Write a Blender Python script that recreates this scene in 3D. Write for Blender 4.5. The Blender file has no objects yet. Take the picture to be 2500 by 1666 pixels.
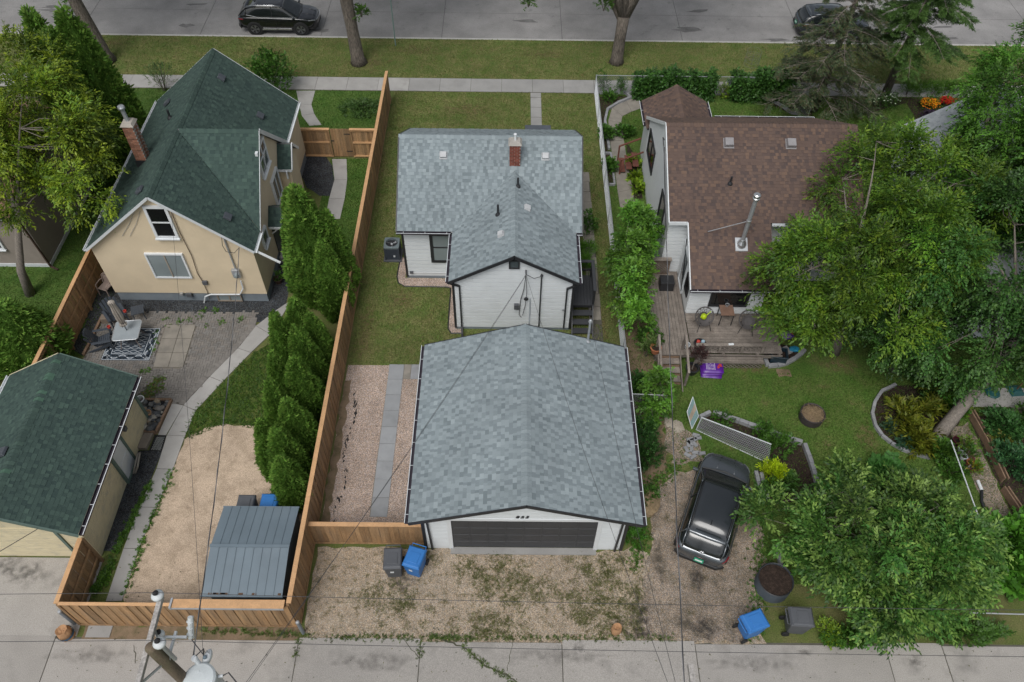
import bpy, math, random
import numpy as np
from mathutils import Vector, Matrix, Euler
from math import sin, cos, pi, radians, hypot, sqrt, atan2
random.seed(7); rng = np.random.default_rng(7)
scene = bpy.context.scene
COL = bpy.context.collection

# ------------------------------------------------------------------ camera
CAM_H = 26.0; FPX = 1944.0
PITCH, YAW, ROLL = radians(51.0), radians(0.48), radians(0.97)
def _basis():
    cp, sp = cos(PITCH), sin(PITCH)
    fw = np.array([sin(YAW)*cp, cos(YAW)*cp, -sp]); rt = np.array([cos(YAW), -sin(YAW), 0.0]); up = np.cross(rt, fw)
    return rt*cos(ROLL)+up*sin(ROLL), -rt*sin(ROLL)+up*cos(ROLL), fw
CR, CU, CF = _basis()
cam_data = bpy.data.cameras.new('camera'); cam = bpy.data.objects.new('camera', cam_data); COL.objects.link(cam)
cam.matrix_world = Matrix(((CR[0], CU[0], -CF[0], 0), (CR[1], CU[1], -CF[1], 0), (CR[2], CU[2], -CF[2], CAM_H), (0, 0, 0, 1)))
cam_data.sensor_width = 36.0; cam_data.lens = 36.0*FPX/2500.0; cam_data.clip_end = 2000.0; cam_data.clip_start = 0.1
scene.camera = cam

# ------------------------------------------------------------------ world, sun, exposure
SUN_EL, SUN_AZ = 58.0, 200.0            # azimuth clockwise from +Y
world = bpy.data.worlds.new('World'); scene.world = world; world.use_nodes = True
wn, wl = world.node_tree.nodes, world.node_tree.links; wn.clear()
wo = wn.new('ShaderNodeOutputWorld'); wb = wn.new('ShaderNodeBackground'); sky = wn.new('ShaderNodeTexSky')
sky.sky_type = 'NISHITA'; sky.sun_disc = False; sky.sun_elevation = radians(SUN_EL); sky.sun_rotation = radians(SUN_AZ)
sky.air_density = 1.0; sky.dust_density = 4.0; sky.ozone_density = 1.0
hs = wn.new('ShaderNodeHueSaturation'); hs.inputs['Saturation'].default_value = 0.30
wl.new(sky.outputs[0], hs.inputs['Color'])
# broken overcast: soft brighter and darker cloud masses all over the dome
tc = wn.new('ShaderNodeTexCoord'); nz = wn.new('ShaderNodeTexNoise'); nz.inputs['Scale'].default_value = 3.2; nz.inputs['Detail'].default_value = 6.0
rp = wn.new('ShaderNodeValToRGB'); rp.color_ramp.elements[0].position = 0.36; rp.color_ramp.elements[1].position = 0.68
rp.color_ramp.elements[0].color = (0.50, 0.53, 0.57, 1); rp.color_ramp.elements[1].color = (1.45, 1.45, 1.43, 1)
mx = wn.new('ShaderNodeMixRGB'); mx.blend_type = 'MULTIPLY'; mx.inputs[0].default_value = 1.0
wl.new(tc.outputs['Generated'], nz.inputs['Vector']); wl.new(nz.outputs['Fac'], rp.inputs['Fac'])
wl.new(hs.outputs[0], mx.inputs[1]); wl.new(rp.outputs[0], mx.inputs[2]); wl.new(mx.outputs[0], wb.inputs['Color'])
wb.inputs['Strength'].default_value = 0.108; wl.new(wb.outputs[0], wo.inputs[0])
sun_d = bpy.data.lights.new('sun', 'SUN'); sun_o = bpy.data.objects.new('sun', sun_d); COL.objects.link(sun_o)
sun_d.energy = 1.5; sun_d.angle = radians(30.0); sun_d.color = (1.0, 0.97, 0.93)
_sd = Vector((sin(radians(SUN_AZ))*cos(radians(SUN_EL)), cos(radians(SUN_AZ))*cos(radians(SUN_EL)), sin(radians(SUN_EL))))
sun_o.rotation_euler = _sd.to_track_quat('Z', 'Y').to_euler(); sun_o.location = (0, 0, 60)
scene.view_settings.view_transform = 'Standard'; scene.view_settings.look = 'None'
scene.view_settings.exposure = 0.20; scene.view_settings.gamma = 1.0; scene.view_settings.use_curve_mapping = False
scene.render.engine = 'CYCLES'; scene.render.resolution_x = 1024; scene.render.resolution_y = 682

# ------------------------------------------------------------------ photo pixel -> place
def ray(x, y): return CF*FPX + CR*(x-1250.0) - CU*(y-833.0)
def G(x, y, z=0.0):
    d = ray(x, y); t = (z-CAM_H)/d[2]; return (float(d[0]*t), float(d[1]*t), z)
def onY(x, y, Y):
    d = ray(x, y); t = Y/d[1]; return (float(d[0]*t), Y, float(CAM_H+d[2]*t))
def onX(x, y, X):
    d = ray(x, y); t = X/d[0]; return (X, float(d[1]*t), float(CAM_H+d[2]*t))
def PIX(p):
    v = np.array([p[0], p[1], p[2]-CAM_H]); z = v@CF; return 1250+FPX*(v@CR)/z, 833-FPX*(v@CU)/z, z
def ZM(ox, oy, k):
    return lambda x, y, z=0.0: G(ox+x*k, oy+y*k, z)
_k = 900/2352.0
gA, gB, gC, gD, gE, gF = ZM(0,0,_k), ZM(800,0,_k), ZM(1600,0,_k), ZM(0,533,_k), ZM(800,533,_k), ZM(1600,533,_k)
gI, gJ, gK = ZM(0,1066,_k), ZM(800,1066,_k), ZM(1600,1066,_k)
g2 = lambda f, pts: [f(*p)[:2] for p in pts]

# ------------------------------------------------------------------ mesh helpers
WORLD = {}     # object -> world matrix of its data space
def link(o): COL.objects.link(o); return o
def thing(name, label, cat, loc=(0, 0, 0), rotz=0.0, group=None, kind=None):
    o = bpy.data.objects.new(name, None); o.empty_display_size = 0.2; link(o)
    o.location = loc; o.rotation_euler = (0, 0, rotz)
    WORLD[o.name] = Matrix.Translation(Vector(loc)) @ Matrix.Rotation(rotz, 4, 'Z')
    o['label'] = label; o['category'] = cat
    if group: o['group'] = group
    if kind: o['kind'] = kind
    return o
def tag(o, label, cat, group=None):
    o['label'] = label; o['category'] = cat
    if group: o['group'] = group
    return o
def mk_mesh(name, v, f, c=None, smooth=False):
    me = bpy.data.meshes.new(name); me.from_pydata(v, [], f)
    if c is not None:
        a = me.color_attributes.new('Col', 'FLOAT_COLOR', 'CORNER')
        buf = np.ones((len(me.loops), 4), np.float32); i = 0
        for p, col in zip(me.polygons, c):
            n = p.loop_total; buf[i:i+n, :3] = col if col is not None else (1, 1, 1); i += n
        a.data.foreach_set('color', buf.ravel())
    if smooth: me.polygons.foreach_set('use_smooth', [True]*len(me.polygons))
    me.update(); return me
def add_obj(name, me, mat=None, parent=None, loc=None, rot=None):
    o = bpy.data.objects.new(name, me); link(o)
    if mat is not None and not me.materials: me.materials.append(mat)
    if parent is not None:
        o.parent = parent; WORLD[o.name] = WORLD.get(parent.name, Matrix.Identity(4))
    else: WORLD[o.name] = Matrix.Identity(4)
    if loc is not None: o.location = loc
    if rot is not None: o.rotation_euler = rot
    return o
class MB:
    def __init__(s): s.v = []; s.f = []; s.c = []; s.col = None
    def add(s, vs, fs, col=None):
        b = len(s.v); s.v.extend([tuple(float(q) for q in p) for p in vs])
        for f in fs: s.f.append(tuple(b+i for i in f)); s.c.append(col if col is not None else s.col)
        return s
    def box(s, x0, x1, y0, y1, z0, z1, col=None):
        return s.hexa([(x0,y0,z0),(x1,y0,z0),(x1,y1,z0),(x0,y1,z0),(x0,y0,z1),(x1,y0,z1),(x1,y1,z1),(x0,y1,z1)], col)
    def hexa(s, p, col=None):
        return s.add(p, [(3,2,1,0),(4,5,6,7),(0,1,5,4),(1,2,6,5),(2,3,7,6),(3,0,4,7)], col)
    def cbox(s, c, d, rz=0.0, col=None, tilt=None):
        m = Matrix.Rotation(rz, 3, 'Z')
        if tilt is not None: m = m @ Euler(tilt).to_matrix()
        ps = []
        for dz in (-.5, .5):
            for dx, dy in ((-.5,-.5),(.5,-.5),(.5,.5),(-.5,.5)):
                ps.append(Vector(c)+m@Vector((dx*d[0], dy*d[1], dz*d[2])))
        return s.hexa(ps, col)
    def bar(s, a, b, w, h, col=None, up=(0, 0, 1)):
        a = Vector(a); b = Vector(b); d = (b-a).normalized(); u = Vector(up)
        if abs(d.dot(u)) > .98: u = Vector((1, 0, 0))
        r = d.cross(u).normalized()*w*.5; u = r.cross(d).normalized()*h*.5
        return s.hexa([a-r-u, a+r-u, b+r-u, b-r-u, a-r+u, a+r+u, b+r+u, b-r+u], col)
    def prism(s, poly, z0, z1, col=None, bottom=True):
        n = len(poly)
        ar = sum(poly[i][0]*poly[(i+1)%n][1]-poly[(i+1)%n][0]*poly[i][1] for i in range(n))
        if ar < 0: poly = poly[::-1]
        vs = [(p[0], p[1], z0) for p in poly]+[(p[0], p[1], z1) for p in poly]
        fs = [tuple(range(n, 2*n))]+[(i, (i+1) % n, n+(i+1) % n, n+i) for i in range(n)]
        if bottom: fs.append(tuple(range(n-1, -1, -1)))
        return s.add(vs, fs, col)
    def sheet(s, poly, z, col=None):
        n = len(poly); ar = sum(poly[i][0]*poly[(i+1)%n][1]-poly[(i+1)%n][0]*poly[i][1] for i in range(n))
        if ar < 0: poly = poly[::-1]
        return s.add([(p[0], p[1], z) for p in poly], [tuple(range(n))], col)
    def tube(s, pts, r, n=8, cap=True, col=None):
        pts = [Vector(p) for p in pts]; m = len(pts)
        rs = r if isinstance(r, (list, tuple)) else [r]*m
        vs = []; fs = []; prev = None
        for i, p in enumerate(pts):
            d = (pts[min(i+1, m-1)]-pts[max(i-1, 0)])
            d = d.normalized() if d.length > 1e-9 else Vector((0, 0, 1))
            if prev is None:
                u = Vector((0, 0, 1)) if abs(d.z) < .9 else Vector((1, 0, 0)); u = (u-d*u.dot(d)).normalized()
            else:
                u = (prev-d*prev.dot(d)); u = u.normalized() if u.length > 1e-6 else d.orthogonal().normalized()
            prev = u; w = d.cross(u)
            for k in range(n):
                a = 2*pi*k/n; vs.append(p+(u*cos(a)+w*sin(a))*rs[i])
        for i in range(m-1):
            for k in range(n):
                k2 = (k+1) % n; fs.append((i*n+k, i*n+k2, (i+1)*n+k2, (i+1)*n+k))
        if cap: fs.append(tuple(range(n-1, -1, -1))); fs.append(tuple((m-1)*n+k for k in range(n)))
        return s.add(vs, fs, col)
    def lathe(s, c, prof, n=16, col=None, axis=None, closed=True):
        # prof: list of (r, z)
        M = Matrix.Identity(3)
        if axis is not None: M = Vector((0, 0, 1)).rotation_difference(Vector(axis)).to_matrix()
        vs = []; fs = []; c = Vector(c)
        for r, z in prof:
            for k in range(n):
                a = 2*pi*k/n; vs.append(c+M@Vector((r*cos(a), r*sin(a), z)))
        for i in range(len(prof)-1):
            for k in range(n):
                k2 = (k+1) % n; fs.append((i*n+k, i*n+k2, (i+1)*n+k2, (i+1)*n+k))
        if closed:
            fs.append(tuple(range(n-1, -1, -1))); fs.append(tuple((len(prof)-1)*n+k for k in range(n)))
        return s.add(vs, fs, col)
    def rock(s, c, r, sq=(1, 1, 1), seed=0, col=None, n=7):
        R = random.Random(seed); vs = []; fs = []; rows = 5
        for i in range(rows+1):
            th = pi*i/rows
            for k in range(n):
                a = 2*pi*k/n+i*.3; q = r*R.uniform(.82, 1.12)
                vs.append((c[0]+q*sin(th)*cos(a)*sq[0], c[1]+q*sin(th)*sin(a)*sq[1], c[2]+q*cos(th)*sq[2]))
        for i in range(rows):
            for k in range(n):
                k2 = (k+1) % n; fs.append((i*n+k, (i+1)*n+k, (i+1)*n+k2, i*n+k2))
        return s.add(vs, fs, col)
    def build(s, name, mat=None, parent=None, smooth=False, world=True, bevel=0.0, kind=None, label=None, cat=None, group=None):
        v = s.v
        if parent is not None and world:
            inv = WORLD[parent.name].inverted()
            if inv != Matrix.Identity(4): v = [tuple(inv @ Vector(p)) for p in v]
        me = mk_mesh(name, v, s.f, s.c if any(c is not None for c in s.c) else None, smooth)
        o = add_obj(name, me, mat, parent)
        if bevel > 0:
            b = o.modifiers.new('bevel', 'BEVEL'); b.width = bevel; b.segments = 2; b.limit_method = 'ANGLE'; b.angle_limit = radians(40)
        if kind: o['kind'] = kind
        if label: o['label'] = label
        if cat: o['category'] = cat
        if group: o['group'] = group
        return o
def copy_tree(o, loc=None, rotz=None, label=None, parent=None, scale=None):
    c = o.copy(); link(c)
    if parent is not None: c.parent = parent
    if loc is not None: c.location = loc
    if rotz is not None: c.rotation_euler = (0, 0, rotz)
    if scale is not None: c.scale = scale
    if label: c['label'] = label
    for ch in [q for q in o.children]: copy_tree(ch, parent=c)
    return c
def np_mesh(name, V, quads, cols=None, smooth=False, nper=4):
    """V (n,3), quads (m,nper), cols per vertex (n,3)"""
    me = bpy.data.meshes.new(name); n = len(V); m = len(quads)
    me.vertices.add(n); me.vertices.foreach_set('co', np.asarray(V, np.float32).ravel())
    me.loops.add(m*nper); me.loops.foreach_set('vertex_index', np.asarray(quads, np.int32).ravel())
    me.polygons.add(m); me.polygons.foreach_set('loop_start', np.arange(0, m*nper, nper, dtype=np.int32))
    me.polygons.foreach_set('loop_total', np.full(m, nper, np.int32))
    if cols is not None:
        a = me.color_attributes.new('Col', 'FLOAT_COLOR', 'POINT')
        b = np.ones((n, 4), np.float32); b[:, :3] = cols; a.data.foreach_set('color', b.ravel())
    me.update(); me.validate(verbose=False); return me

# ------------------------------------------------------------------ materials
MATS = {}
def mat(name, col, rough=.7, metal=0.0, var=.12, scale=3.0, fine=.08, fscale=60.0, bump=0.0, bscale=80.0, usecol=False,
        stain=None, stain_scale=.6, stain_amt=.0, trans=0.0, spec=.5, coat=0.0, stretch=None, alpha=1.0, hue2=None, randv=0.0):
    if name in MATS: return MATS[name]
    m = bpy.data.materials.new(name); m.use_nodes = True; nt = m.node_tree; N, L = nt.nodes, nt.links; N.clear()
    out = N.new('ShaderNodeOutputMaterial'); bs = N.new('ShaderNodeBsdfPrincipled')
    geo = N.new('ShaderNodeNewGeometry'); pos = geo.outputs['Position']
    if stretch:
        mp = N.new('ShaderNodeMapping'); mp.inputs['Scale'].default_value = stretch; L.new(pos, mp.inputs['Vector']); pos = mp.outputs[0]
    def noise(sc, det=3.0, rgh=.55, p=None):
        n = N.new('ShaderNodeTexNoise'); n.inputs['Scale'].default_value = sc; n.inputs['Detail'].default_value = det; n.inputs['Roughness'].default_value = rgh
        L.new(p or pos, n.inputs['Vector']); return n.outputs['Fac']
    def rng_(fac, lo, hi):
        r = N.new('ShaderNodeMapRange'); r.inputs['From Min'].default_value = .28; r.inputs['From Max'].default_value = .72
        r.inputs['To Min'].default_value = lo; r.inputs['To Max'].default_value = hi; L.new(fac, r.inputs['Value']); return r.outputs[0]
    def mul(a, fac):
        v = N.new('ShaderNodeVectorMath'); v.operation = 'SCALE'; L.new(a, v.inputs[0]); L.new(fac, v.inputs['Scale']); return v.outputs[0]
    if usecol:
        at = N.new('ShaderNodeAttribute'); at.attribute_name = 'Col'; c = at.outputs['Color']
        if col is not None:
            v = N.new('ShaderNodeVectorMath'); v.operation = 'MULTIPLY'; L.new(c, v.inputs[0]); v.inputs[1].default_value = col[:3]; c = v.outputs[0]
    else:
        rgb = N.new('ShaderNodeRGB'); rgb.outputs[0].default_value = (*col[:3], 1); c = rgb.outputs[0]
    if hue2 is not None:
        mxx = N.new('ShaderNodeMixRGB'); mxx.inputs[2].default_value = (*hue2, 1); L.new(c, mxx.inputs[1]); L.new(rng_(noise(scale*.7, 4), 0, 1), mxx.inputs[0]); c = mxx.outputs[0]
    if randv > 0:
        oi = N.new('ShaderNodeObjectInfo'); r = N.new('ShaderNodeMapRange'); r.inputs['To Min'].default_value = 1-randv; r.inputs['To Max'].default_value = 1+randv
        L.new(oi.outputs['Random'], r.inputs['Value']); c = mul(c, r.outputs[0])
    if var > 0: c = mul(c, rng_(noise(scale, 4), 1-var, 1+var))
    if fine > 0: c = mul(c, rng_(noise(fscale, 2), 1-fine, 1+fine))
    if stain is not None:
        mxx = N.new('ShaderNodeMixRGB'); mxx.inputs[2].default_value = (*stain, 1); L.new(c, mxx.inputs[1])
        r = N.new('ShaderNodeMapRange'); r.inputs['From Min'].default_value = .52; r.inputs['From Max'].default_value = .72
        r.inputs['To Max'].default_value = stain_amt; L.new(noise(stain_scale, 6, .65), r.inputs['Value']); L.new(r.outputs[0], mxx.inputs[0]); c = mxx.outputs[0]
    L.new(c, bs.inputs['Base Color'])
    bs.inputs['Roughness'].default_value = rough; bs.inputs['Metallic'].default_value = metal
    bs.inputs['Specular IOR Level'].default_value = spec; bs.inputs['Coat Weight'].default_value = coat; bs.inputs['Coat Roughness'].default_value = .05
    if alpha < 1: bs.inputs['Alpha'].default_value = alpha
    if bump > 0:
        b = N.new('ShaderNodeBump'); b.inputs['Strength'].default_value = 1.0; b.inputs['Distance'].default_value = bump
        L.new(noise(bscale, 3), b.inputs['Height']); L.new(b.outputs[0], bs.inputs['Normal'])
    if trans > 0:
        tr = N.new('ShaderNodeBsdfTranslucent'); L.new(c, tr.inputs['Color']); ms = N.new('ShaderNodeMixShader'); ms.inputs[0].default_value = trans
        L.new(bs.outputs[0], ms.inputs[1]); L.new(tr.outputs[0], ms.inputs[2]); L.new(ms.outputs[0], out.inputs[0])
    else: L.new(bs.outputs[0], out.inputs[0])
    MATS[name] = m; return m
def two_tone(name, a, b, sc, lo=.45, hi=.6, det=6.0, rough=.95, c3=None, sc3=8.0, lo3=.55, hi3=.7, fine=.25, fscale=90.0, bump=.01, bscale=60.0, big=.15, bigs=.35, vor=None):
    """ground material: a with noise patches of b, third layer c3, fine speckle"""
    m = bpy.data.materials.new(name); m.use_nodes = True; nt = m.node_tree; N, L = nt.nodes, nt.links; N.clear()
    out = N.new('ShaderNodeOutputMaterial'); bs = N.new('ShaderNodeBsdfPrincipled'); geo = N.new('ShaderNodeNewGeometry'); pos = geo.outputs['Position']
    def noise(s, d=4.0, r=.6):
        n = N.new('ShaderNodeTexNoise'); n.inputs['Scale'].default_value = s; n.inputs['Detail'].default_value = d; n.inputs['Roughness'].default_value = r
        L.new(pos, n.inputs['Vector']); return n.outputs['Fac']
    def rg(f, l0, h0, l1, h1):
        r = N.new('ShaderNodeMapRange'); r.inputs[1].default_value = l0; r.inputs[2].default_value = h0; r.inputs[3].default_value = l1; r.inputs[4].default_value = h1
        L.new(f, r.inputs[0]); return r.outputs[0]
    mx1 = N.new('ShaderNodeMixRGB'); mx1.inputs[1].default_value = (*a, 1); mx1.inputs[2].default_value = (*b, 1); L.new(rg(noise(sc, det, .65), lo, hi, 0, 1), mx1.inputs[0]); c = mx1.outputs[0]
    if c3 is not None:
        m3 = N.new('ShaderNodeMixRGB'); m3.inputs[2].default_value = (*c3, 1); L.new(c, m3.inputs[1]); L.new(rg(noise(sc3, 6, .7), lo3, hi3, 0, 1), m3.inputs[0]); c = m3.outputs[0]
    def mul(cc, f):
        v = N.new('ShaderNodeVectorMath'); v.operation = 'SCALE'; L.new(cc, v.inputs[0]); L.new(f, v.inputs['Scale']); return v.outputs[0]
    h = noise(bscale, 3)
    if vor:
        vo = N.new('ShaderNodeTexVoronoi'); vo.inputs['Scale'].default_value = vor[0]; L.new(pos, vo.inputs['Vector'])
        sep = N.new('ShaderNodeSeparateColor'); L.new(vo.outputs['Color'], sep.inputs[0])
        c = mul(c, rg(sep.outputs[0], 0, 1, 1-vor[1], 1+vor[1])); c = mul(c, rg(vo.outputs['Distance'], .25, .75, 1.0, 1.0-vor[2]))
        tint = N.new('ShaderNodeMixRGB'); tint.blend_type = 'MULTIPLY'; tint.inputs[0].default_value = 1; L.new(c, tint.inputs[1])
        tr = N.new('ShaderNodeValToRGB'); tr.color_ramp.elements[0].color = (1.1, .98, .86, 1); tr.color_ramp.elements[1].color = (.92, .98, 1.08, 1)
        L.new(sep.outputs[1], tr.inputs[0]); L.new(tr.outputs[0], tint.inputs[2]); c = tint.outputs[0]
        inv = N.new('ShaderNodeMath'); inv.operation = 'SUBTRACT'; inv.inputs[0].default_value = 1.0; L.new(vo.outputs['Distance'], inv.inputs[1]); h = inv.outputs[0]
    c = mul(c, rg(noise(bigs, 3), .3, .7, 1-big, 1+big)); c = mul(c, rg(noise(fscale, 2), .3, .7, 1-fine, 1+fine))
    L.new(c, bs.inputs['Base Color']); bs.inputs['Roughness'].default_value = rough; bs.inputs['Specular IOR Level'].default_value = .25
    bp = N.new('ShaderNodeBump'); bp.inputs['Distance'].default_value = bump; L.new(h, bp.inputs['Height']); L.new(bp.outputs[0], bs.inputs['Normal'])
    L.new(bs.outputs[0], out.inputs[0]); MATS[name] = m; return m

M_shg = mat('shingle_granules', (1, 1, 1), rough=.95, var=.10, scale=.55, fine=.16, fscale=140, bump=.003, bscale=160, usecol=True, spec=.2, stain=None)
M_side = mat('white_siding', (.64, .67, .685), rough=.5, var=.04, scale=1.5, fine=.02, stain=(.5, .5, .48), stain_scale=1.3, stain_amt=.18)
M_white = mat('white_paint', (.66, .685, .70), rough=.4, var=.03, scale=4)
M_white2 = mat('white_vinyl', (.58, .61, .63), rough=.45, var=.05, scale=2)
M_black = mat('black_trim', (.022, .023, .026), rough=.45, var=.1)
M_char = mat('charcoal_paint', (.045, .047, .052), rough=.5, var=.1)
M_gutter = mat('gutter_dark', (.03, .024, .034), rough=.5)
M_stucco = mat('yellow_stucco', (.63, .522, .365), rough=.95, var=.06, scale=1.2, fine=.07, fscale=70, bump=.006, bscale=90, stain=(.50, .41, .28), stain_scale=1.0, stain_amt=.25)
M_stgrey = mat('grey_stucco', (.26, .225, .195), rough=.95, var=.06, fine=.1, fscale=60, bump=.006, bscale=70)
M_cream = mat('cream_siding', (.60, .53, .36), rough=.7, var=.07, scale=2.5, fine=.04, stain=(.30, .29, .27), stain_scale=2.2, stain_amt=.55, stretch=(1, 1, 2.0))
M_found = mat('foundation_paint', (.17, .20, .225), rough=.8, var=.12, scale=2.0, fine=.06, stain=(.26, .28, .29), stain_scale=1.5, stain_amt=.4)
M_cedar = mat('cedar_boards', (.325, .185, .085), rough=.75, var=.24, scale=2.2, fine=.22, fscale=18, stretch=(3.5, 3.5, .5), randv=.26, hue2=(.285, .185, .10), bump=.002, bscale=30, stain=(.21, .145, .095), stain_scale=1.4, stain_amt=.65)
M_cedar_top = mat('cedar_cap', (.56, .33, .165), rough=.7, var=.14, scale=2.5, fine=.12, fscale=25, randv=.08)
M_grey_wood = mat('weathered_wood', (.20, .172, .148), rough=.9, var=.25, scale=3.0, fine=.2, fscale=22, bump=.003, bscale=40, randv=.14, stain=(.10, .075, .06), stain_scale=2.0, stain_amt=.6)
M_old_wood = mat('old_brown_wood', (.20, .13, .085), rough=.9, var=.25, scale=3.0, fine=.2, fscale=25, bump=.003, bscale=40, randv=.1)
M_redwood = mat('red_stain_wood', (.14, .05, .035), rough=.7, var=.15)
M_conc = mat('concrete_slab', (.345, .335, .32), rough=.9, var=.10, scale=1.4, fine=.08, fscale=90, randv=.06, stain=(.22, .21, .195), stain_scale=1.1, stain_amt=.55, bump=.002, bscale=120)
M_conc2 = mat('side_walk_concrete', (.285, .28, .27), rough=.9, var=.10, scale=1.2, fine=.10, fscale=80, randv=.07, stain=(.21, .205, .2), stain_scale=.9, stain_amt=.6, bump=.002, bscale=120)
M_alley = mat('alley_concrete', (.335, .315, .29), rough=.92, var=.10, scale=.8, fine=.24, fscale=42, randv=.09, stain=(.19, .18, .165), stain_scale=.8, stain_amt=.75, bump=.004, bscale=70)
M_stone_slab = mat('bluestone_slab', (.275, .285, .295), rough=.85, var=.08, scale=2.0, fine=.05, fscale=90, randv=.10, stain=(.17, .175, .18), stain_scale=1.3, stain_amt=.5)
M_slab_old = mat('old_concrete_tile', (.235, .215, .185), rough=.92, var=.14, scale=2.5, fine=.10, fscale=70, randv=.07, stain=(.13, .125, .11), stain_scale=2.0, stain_amt=.6)
M_paver = mat('brick_paver', (.185, .172, .158), rough=.92, var=.12, scale=1.6, fine=.12, fscale=80, randv=.10, stain=(.11, .105, .095), stain_scale=1.5, stain_amt=.45)
M_paver_c = mat('brick_paver_many', (.185, .172, .158), rough=.92, var=.12, scale=1.6, fine=.12, fscale=80, usecol=True, stain=(.09, .085, .075), stain_scale=1.5, stain_amt=.5)
M_block = mat('grey_block', (.25, .255, .265), rough=.9, var=.12, scale=3, fine=.1, randv=.10)
M_soil = two_tone('dark_soil', (.028, .019, .015), (.05, .034, .026), 12, fine=.35, bump=.02, bscale=40)
M_gravel = two_tone('beige_gravel', (.62, .505, .43), (.53, .43, .36), 1.2, fine=.15, bump=.02, vor=(42, .42, .55), c3=(.34, .22, .13), sc3=3.0, lo3=.60, hi3=.75)
M_gravel_d = two_tone('dark_gravel', (.075, .083, .09), (.055, .06, .066), 2, fine=.2, bump=.02, vor=(34, .65, .6), c3=(.22, .23, .23), sc3=24, lo3=.66, hi3=.72)
M_dirt = two_tone('tan_dirt', (.51, .40, .30), (.41, .32, .235), 1.6, c3=(.27, .205, .145), sc3=2.6, lo3=.55, hi3=.74, fine=.26, fscale=30, bump=.02, bscale=24, big=.12)
M_drive = two_tone('gravel_drive', (.47, .395, .305), (.345, .29, .215), 2.6, lo=.40, hi=.66, c3=(.16, .14, .075), sc3=4.2, lo3=.52, hi3=.66, fine=.30, fscale=30, bump=.02, vor=(38, .26, .25), big=.14)
M_drive2 = two_tone('gravel_drive_side', (.37, .31, .25), (.235, .20, .155), 1.8, lo=.40, hi=.62, c3=(.115, .105, .058), sc3=1.6, lo3=.56, hi3=.70, fine=.3, fscale=30, bump=.02, vor=(34, .3, .3), big=.2)
M_bare = two_tone('bare_earth', (.20, .145, .095), (.13, .105, .06), 2.0, fine=.3, bump=.01)
M_ground = two_tone('ground_turf', (.095, .120, .032), (.13, .13, .05), .8, fine=.3, fscale=24, bump=.02, bscale=30)
M_lawn_c = two_tone('lawn_trimmed', (.095, .138, .034), (.165, .160, .062), 1.3, lo=.38, hi=.66, c3=(.165, .115, .055), sc3=1.6, lo3=.58, hi3=.74, fine=.45, fscale=15, bump=.04, bscale=18)
M_lawn_g = two_tone('lawn_green', (.050, .108, .018), (.085, .135, .03), 1.5, lo=.38, hi=.66, fine=.45, fscale=15, bump=.04, bscale=18)
M_lawn_b = two_tone('lawn_backyard', (.062, .125, .020), (.10, .135, .034), 1.2, lo=.38, hi=.66, c3=(.14, .10, .055), sc3=1.2, lo3=.60, hi3=.76, fine=.45, fscale=15, bump=.04, bscale=18)
M_lawn_w = two_tone('lawn_weedy', (.05, .085, .016), (.10, .12, .03), 1.6, fine=.4, fscale=20, bump=.03, bscale=24)
M_road = two_tone('street_paving', (.265, .258, .252), (.215, .21, .206), .5, lo=.38, hi=.66, c3=(.15, .147, .145), sc3=1.3, lo3=.60, hi3=.74, fine=.22, fscale=34, bump=.003, bscale=90)
M_kerb = mat('kerb_concrete', (.40, .39, .37), rough=.9, var=.12, scale=1.5)
M_leaf = mat('leaf', (1.35, 1.62, 1.15), rough=.5, var=.0, fine=.10, fscale=14, usecol=True, trans=.30, spec=.35)
M_cedarleaf = mat('cedar_foliage', (1.5, 1.25, 1.1), rough=.7, var=.12, scale=1.3, fine=.15, fscale=10, usecol=True, trans=.15, spec=.2)
M_grass = mat('grass_blades', (1.0, 1.05, .95), rough=.7, var=.12, scale=.9, fine=.0, usecol=True, trans=.25, spec=.2)
M_bark = mat('bark', (.135, .115, .095), rough=.95, var=.3, scale=4, fine=.55, fscale=9, stretch=(3, 3, .5), bump=.08, bscale=8)
M_bark2 = mat('bark_grey', (.20, .175, .15), rough=.95, var=.2, scale=4, fine=.3, fscale=16, stretch=(3, 3, .6), bump=.02, bscale=12)
M_galv = mat('galvanised', (.46, .48, .50), rough=.45, metal=.6, var=.08)
M_alum = mat('aluminium', (.6, .61, .62), rough=.3, metal=.85, var=.05)
M_glass = mat('window_glass', (.055, .07, .075), rough=.06, var=.25, scale=.9, fine=0, spec=.7)
M_glass2 = mat('window_blind', (.21, .245, .25), rough=.12, var=.06, scale=1.5, fine=0, spec=.6)
M_gdark = mat('dark_glass', (.008, .009, .010), rough=.05, var=0, fine=0, spec=.7)
M_brick = mat('red_brick', (.20, .062, .042), rough=.9, var=.2, scale=5, fine=.12, fscale=80, randv=.25)
M_brick2 = mat('mixed_brick', (.27, .125, .078), rough=.9, var=.2, scale=5, fine=.12, fscale=80, randv=.38)
M_mortar = mat('mortar', (.36, .34, .31), rough=.95, var=.12, scale=6)
M_steel = mat('shed_steel', (.135, .175, .205), rough=.5, var=.08, scale=1.2, fine=.03, stain=(.18, .215, .24), stain_scale=.8, stain_amt=.4)
M_rust = mat('rust', (.10, .055, .03), rough=.9, var=.3, scale=8)
M_blue = mat('blue_plastic', (.030, .165, .46), rough=.5, var=.06, scale=3, fine=.03)
M_bin = mat('grey_plastic', (.085, .09, .10), rough=.55, var=.08, scale=3, fine=.03)
M_rubber = mat('rubber', (.012, .012, .013), rough=.8)
M_wire = mat('cable', (.045, .045, .048), rough=.6)
M_wire2 = mat('cable_pale', (.25, .25, .26), rough=.5, metal=.3)
M_plasgrey = mat('slate_plastic', (.045, .055, .07), rough=.6, var=.1)
M_resin = mat('tan_resin', (.28, .22, .19), rough=.6)
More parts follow.
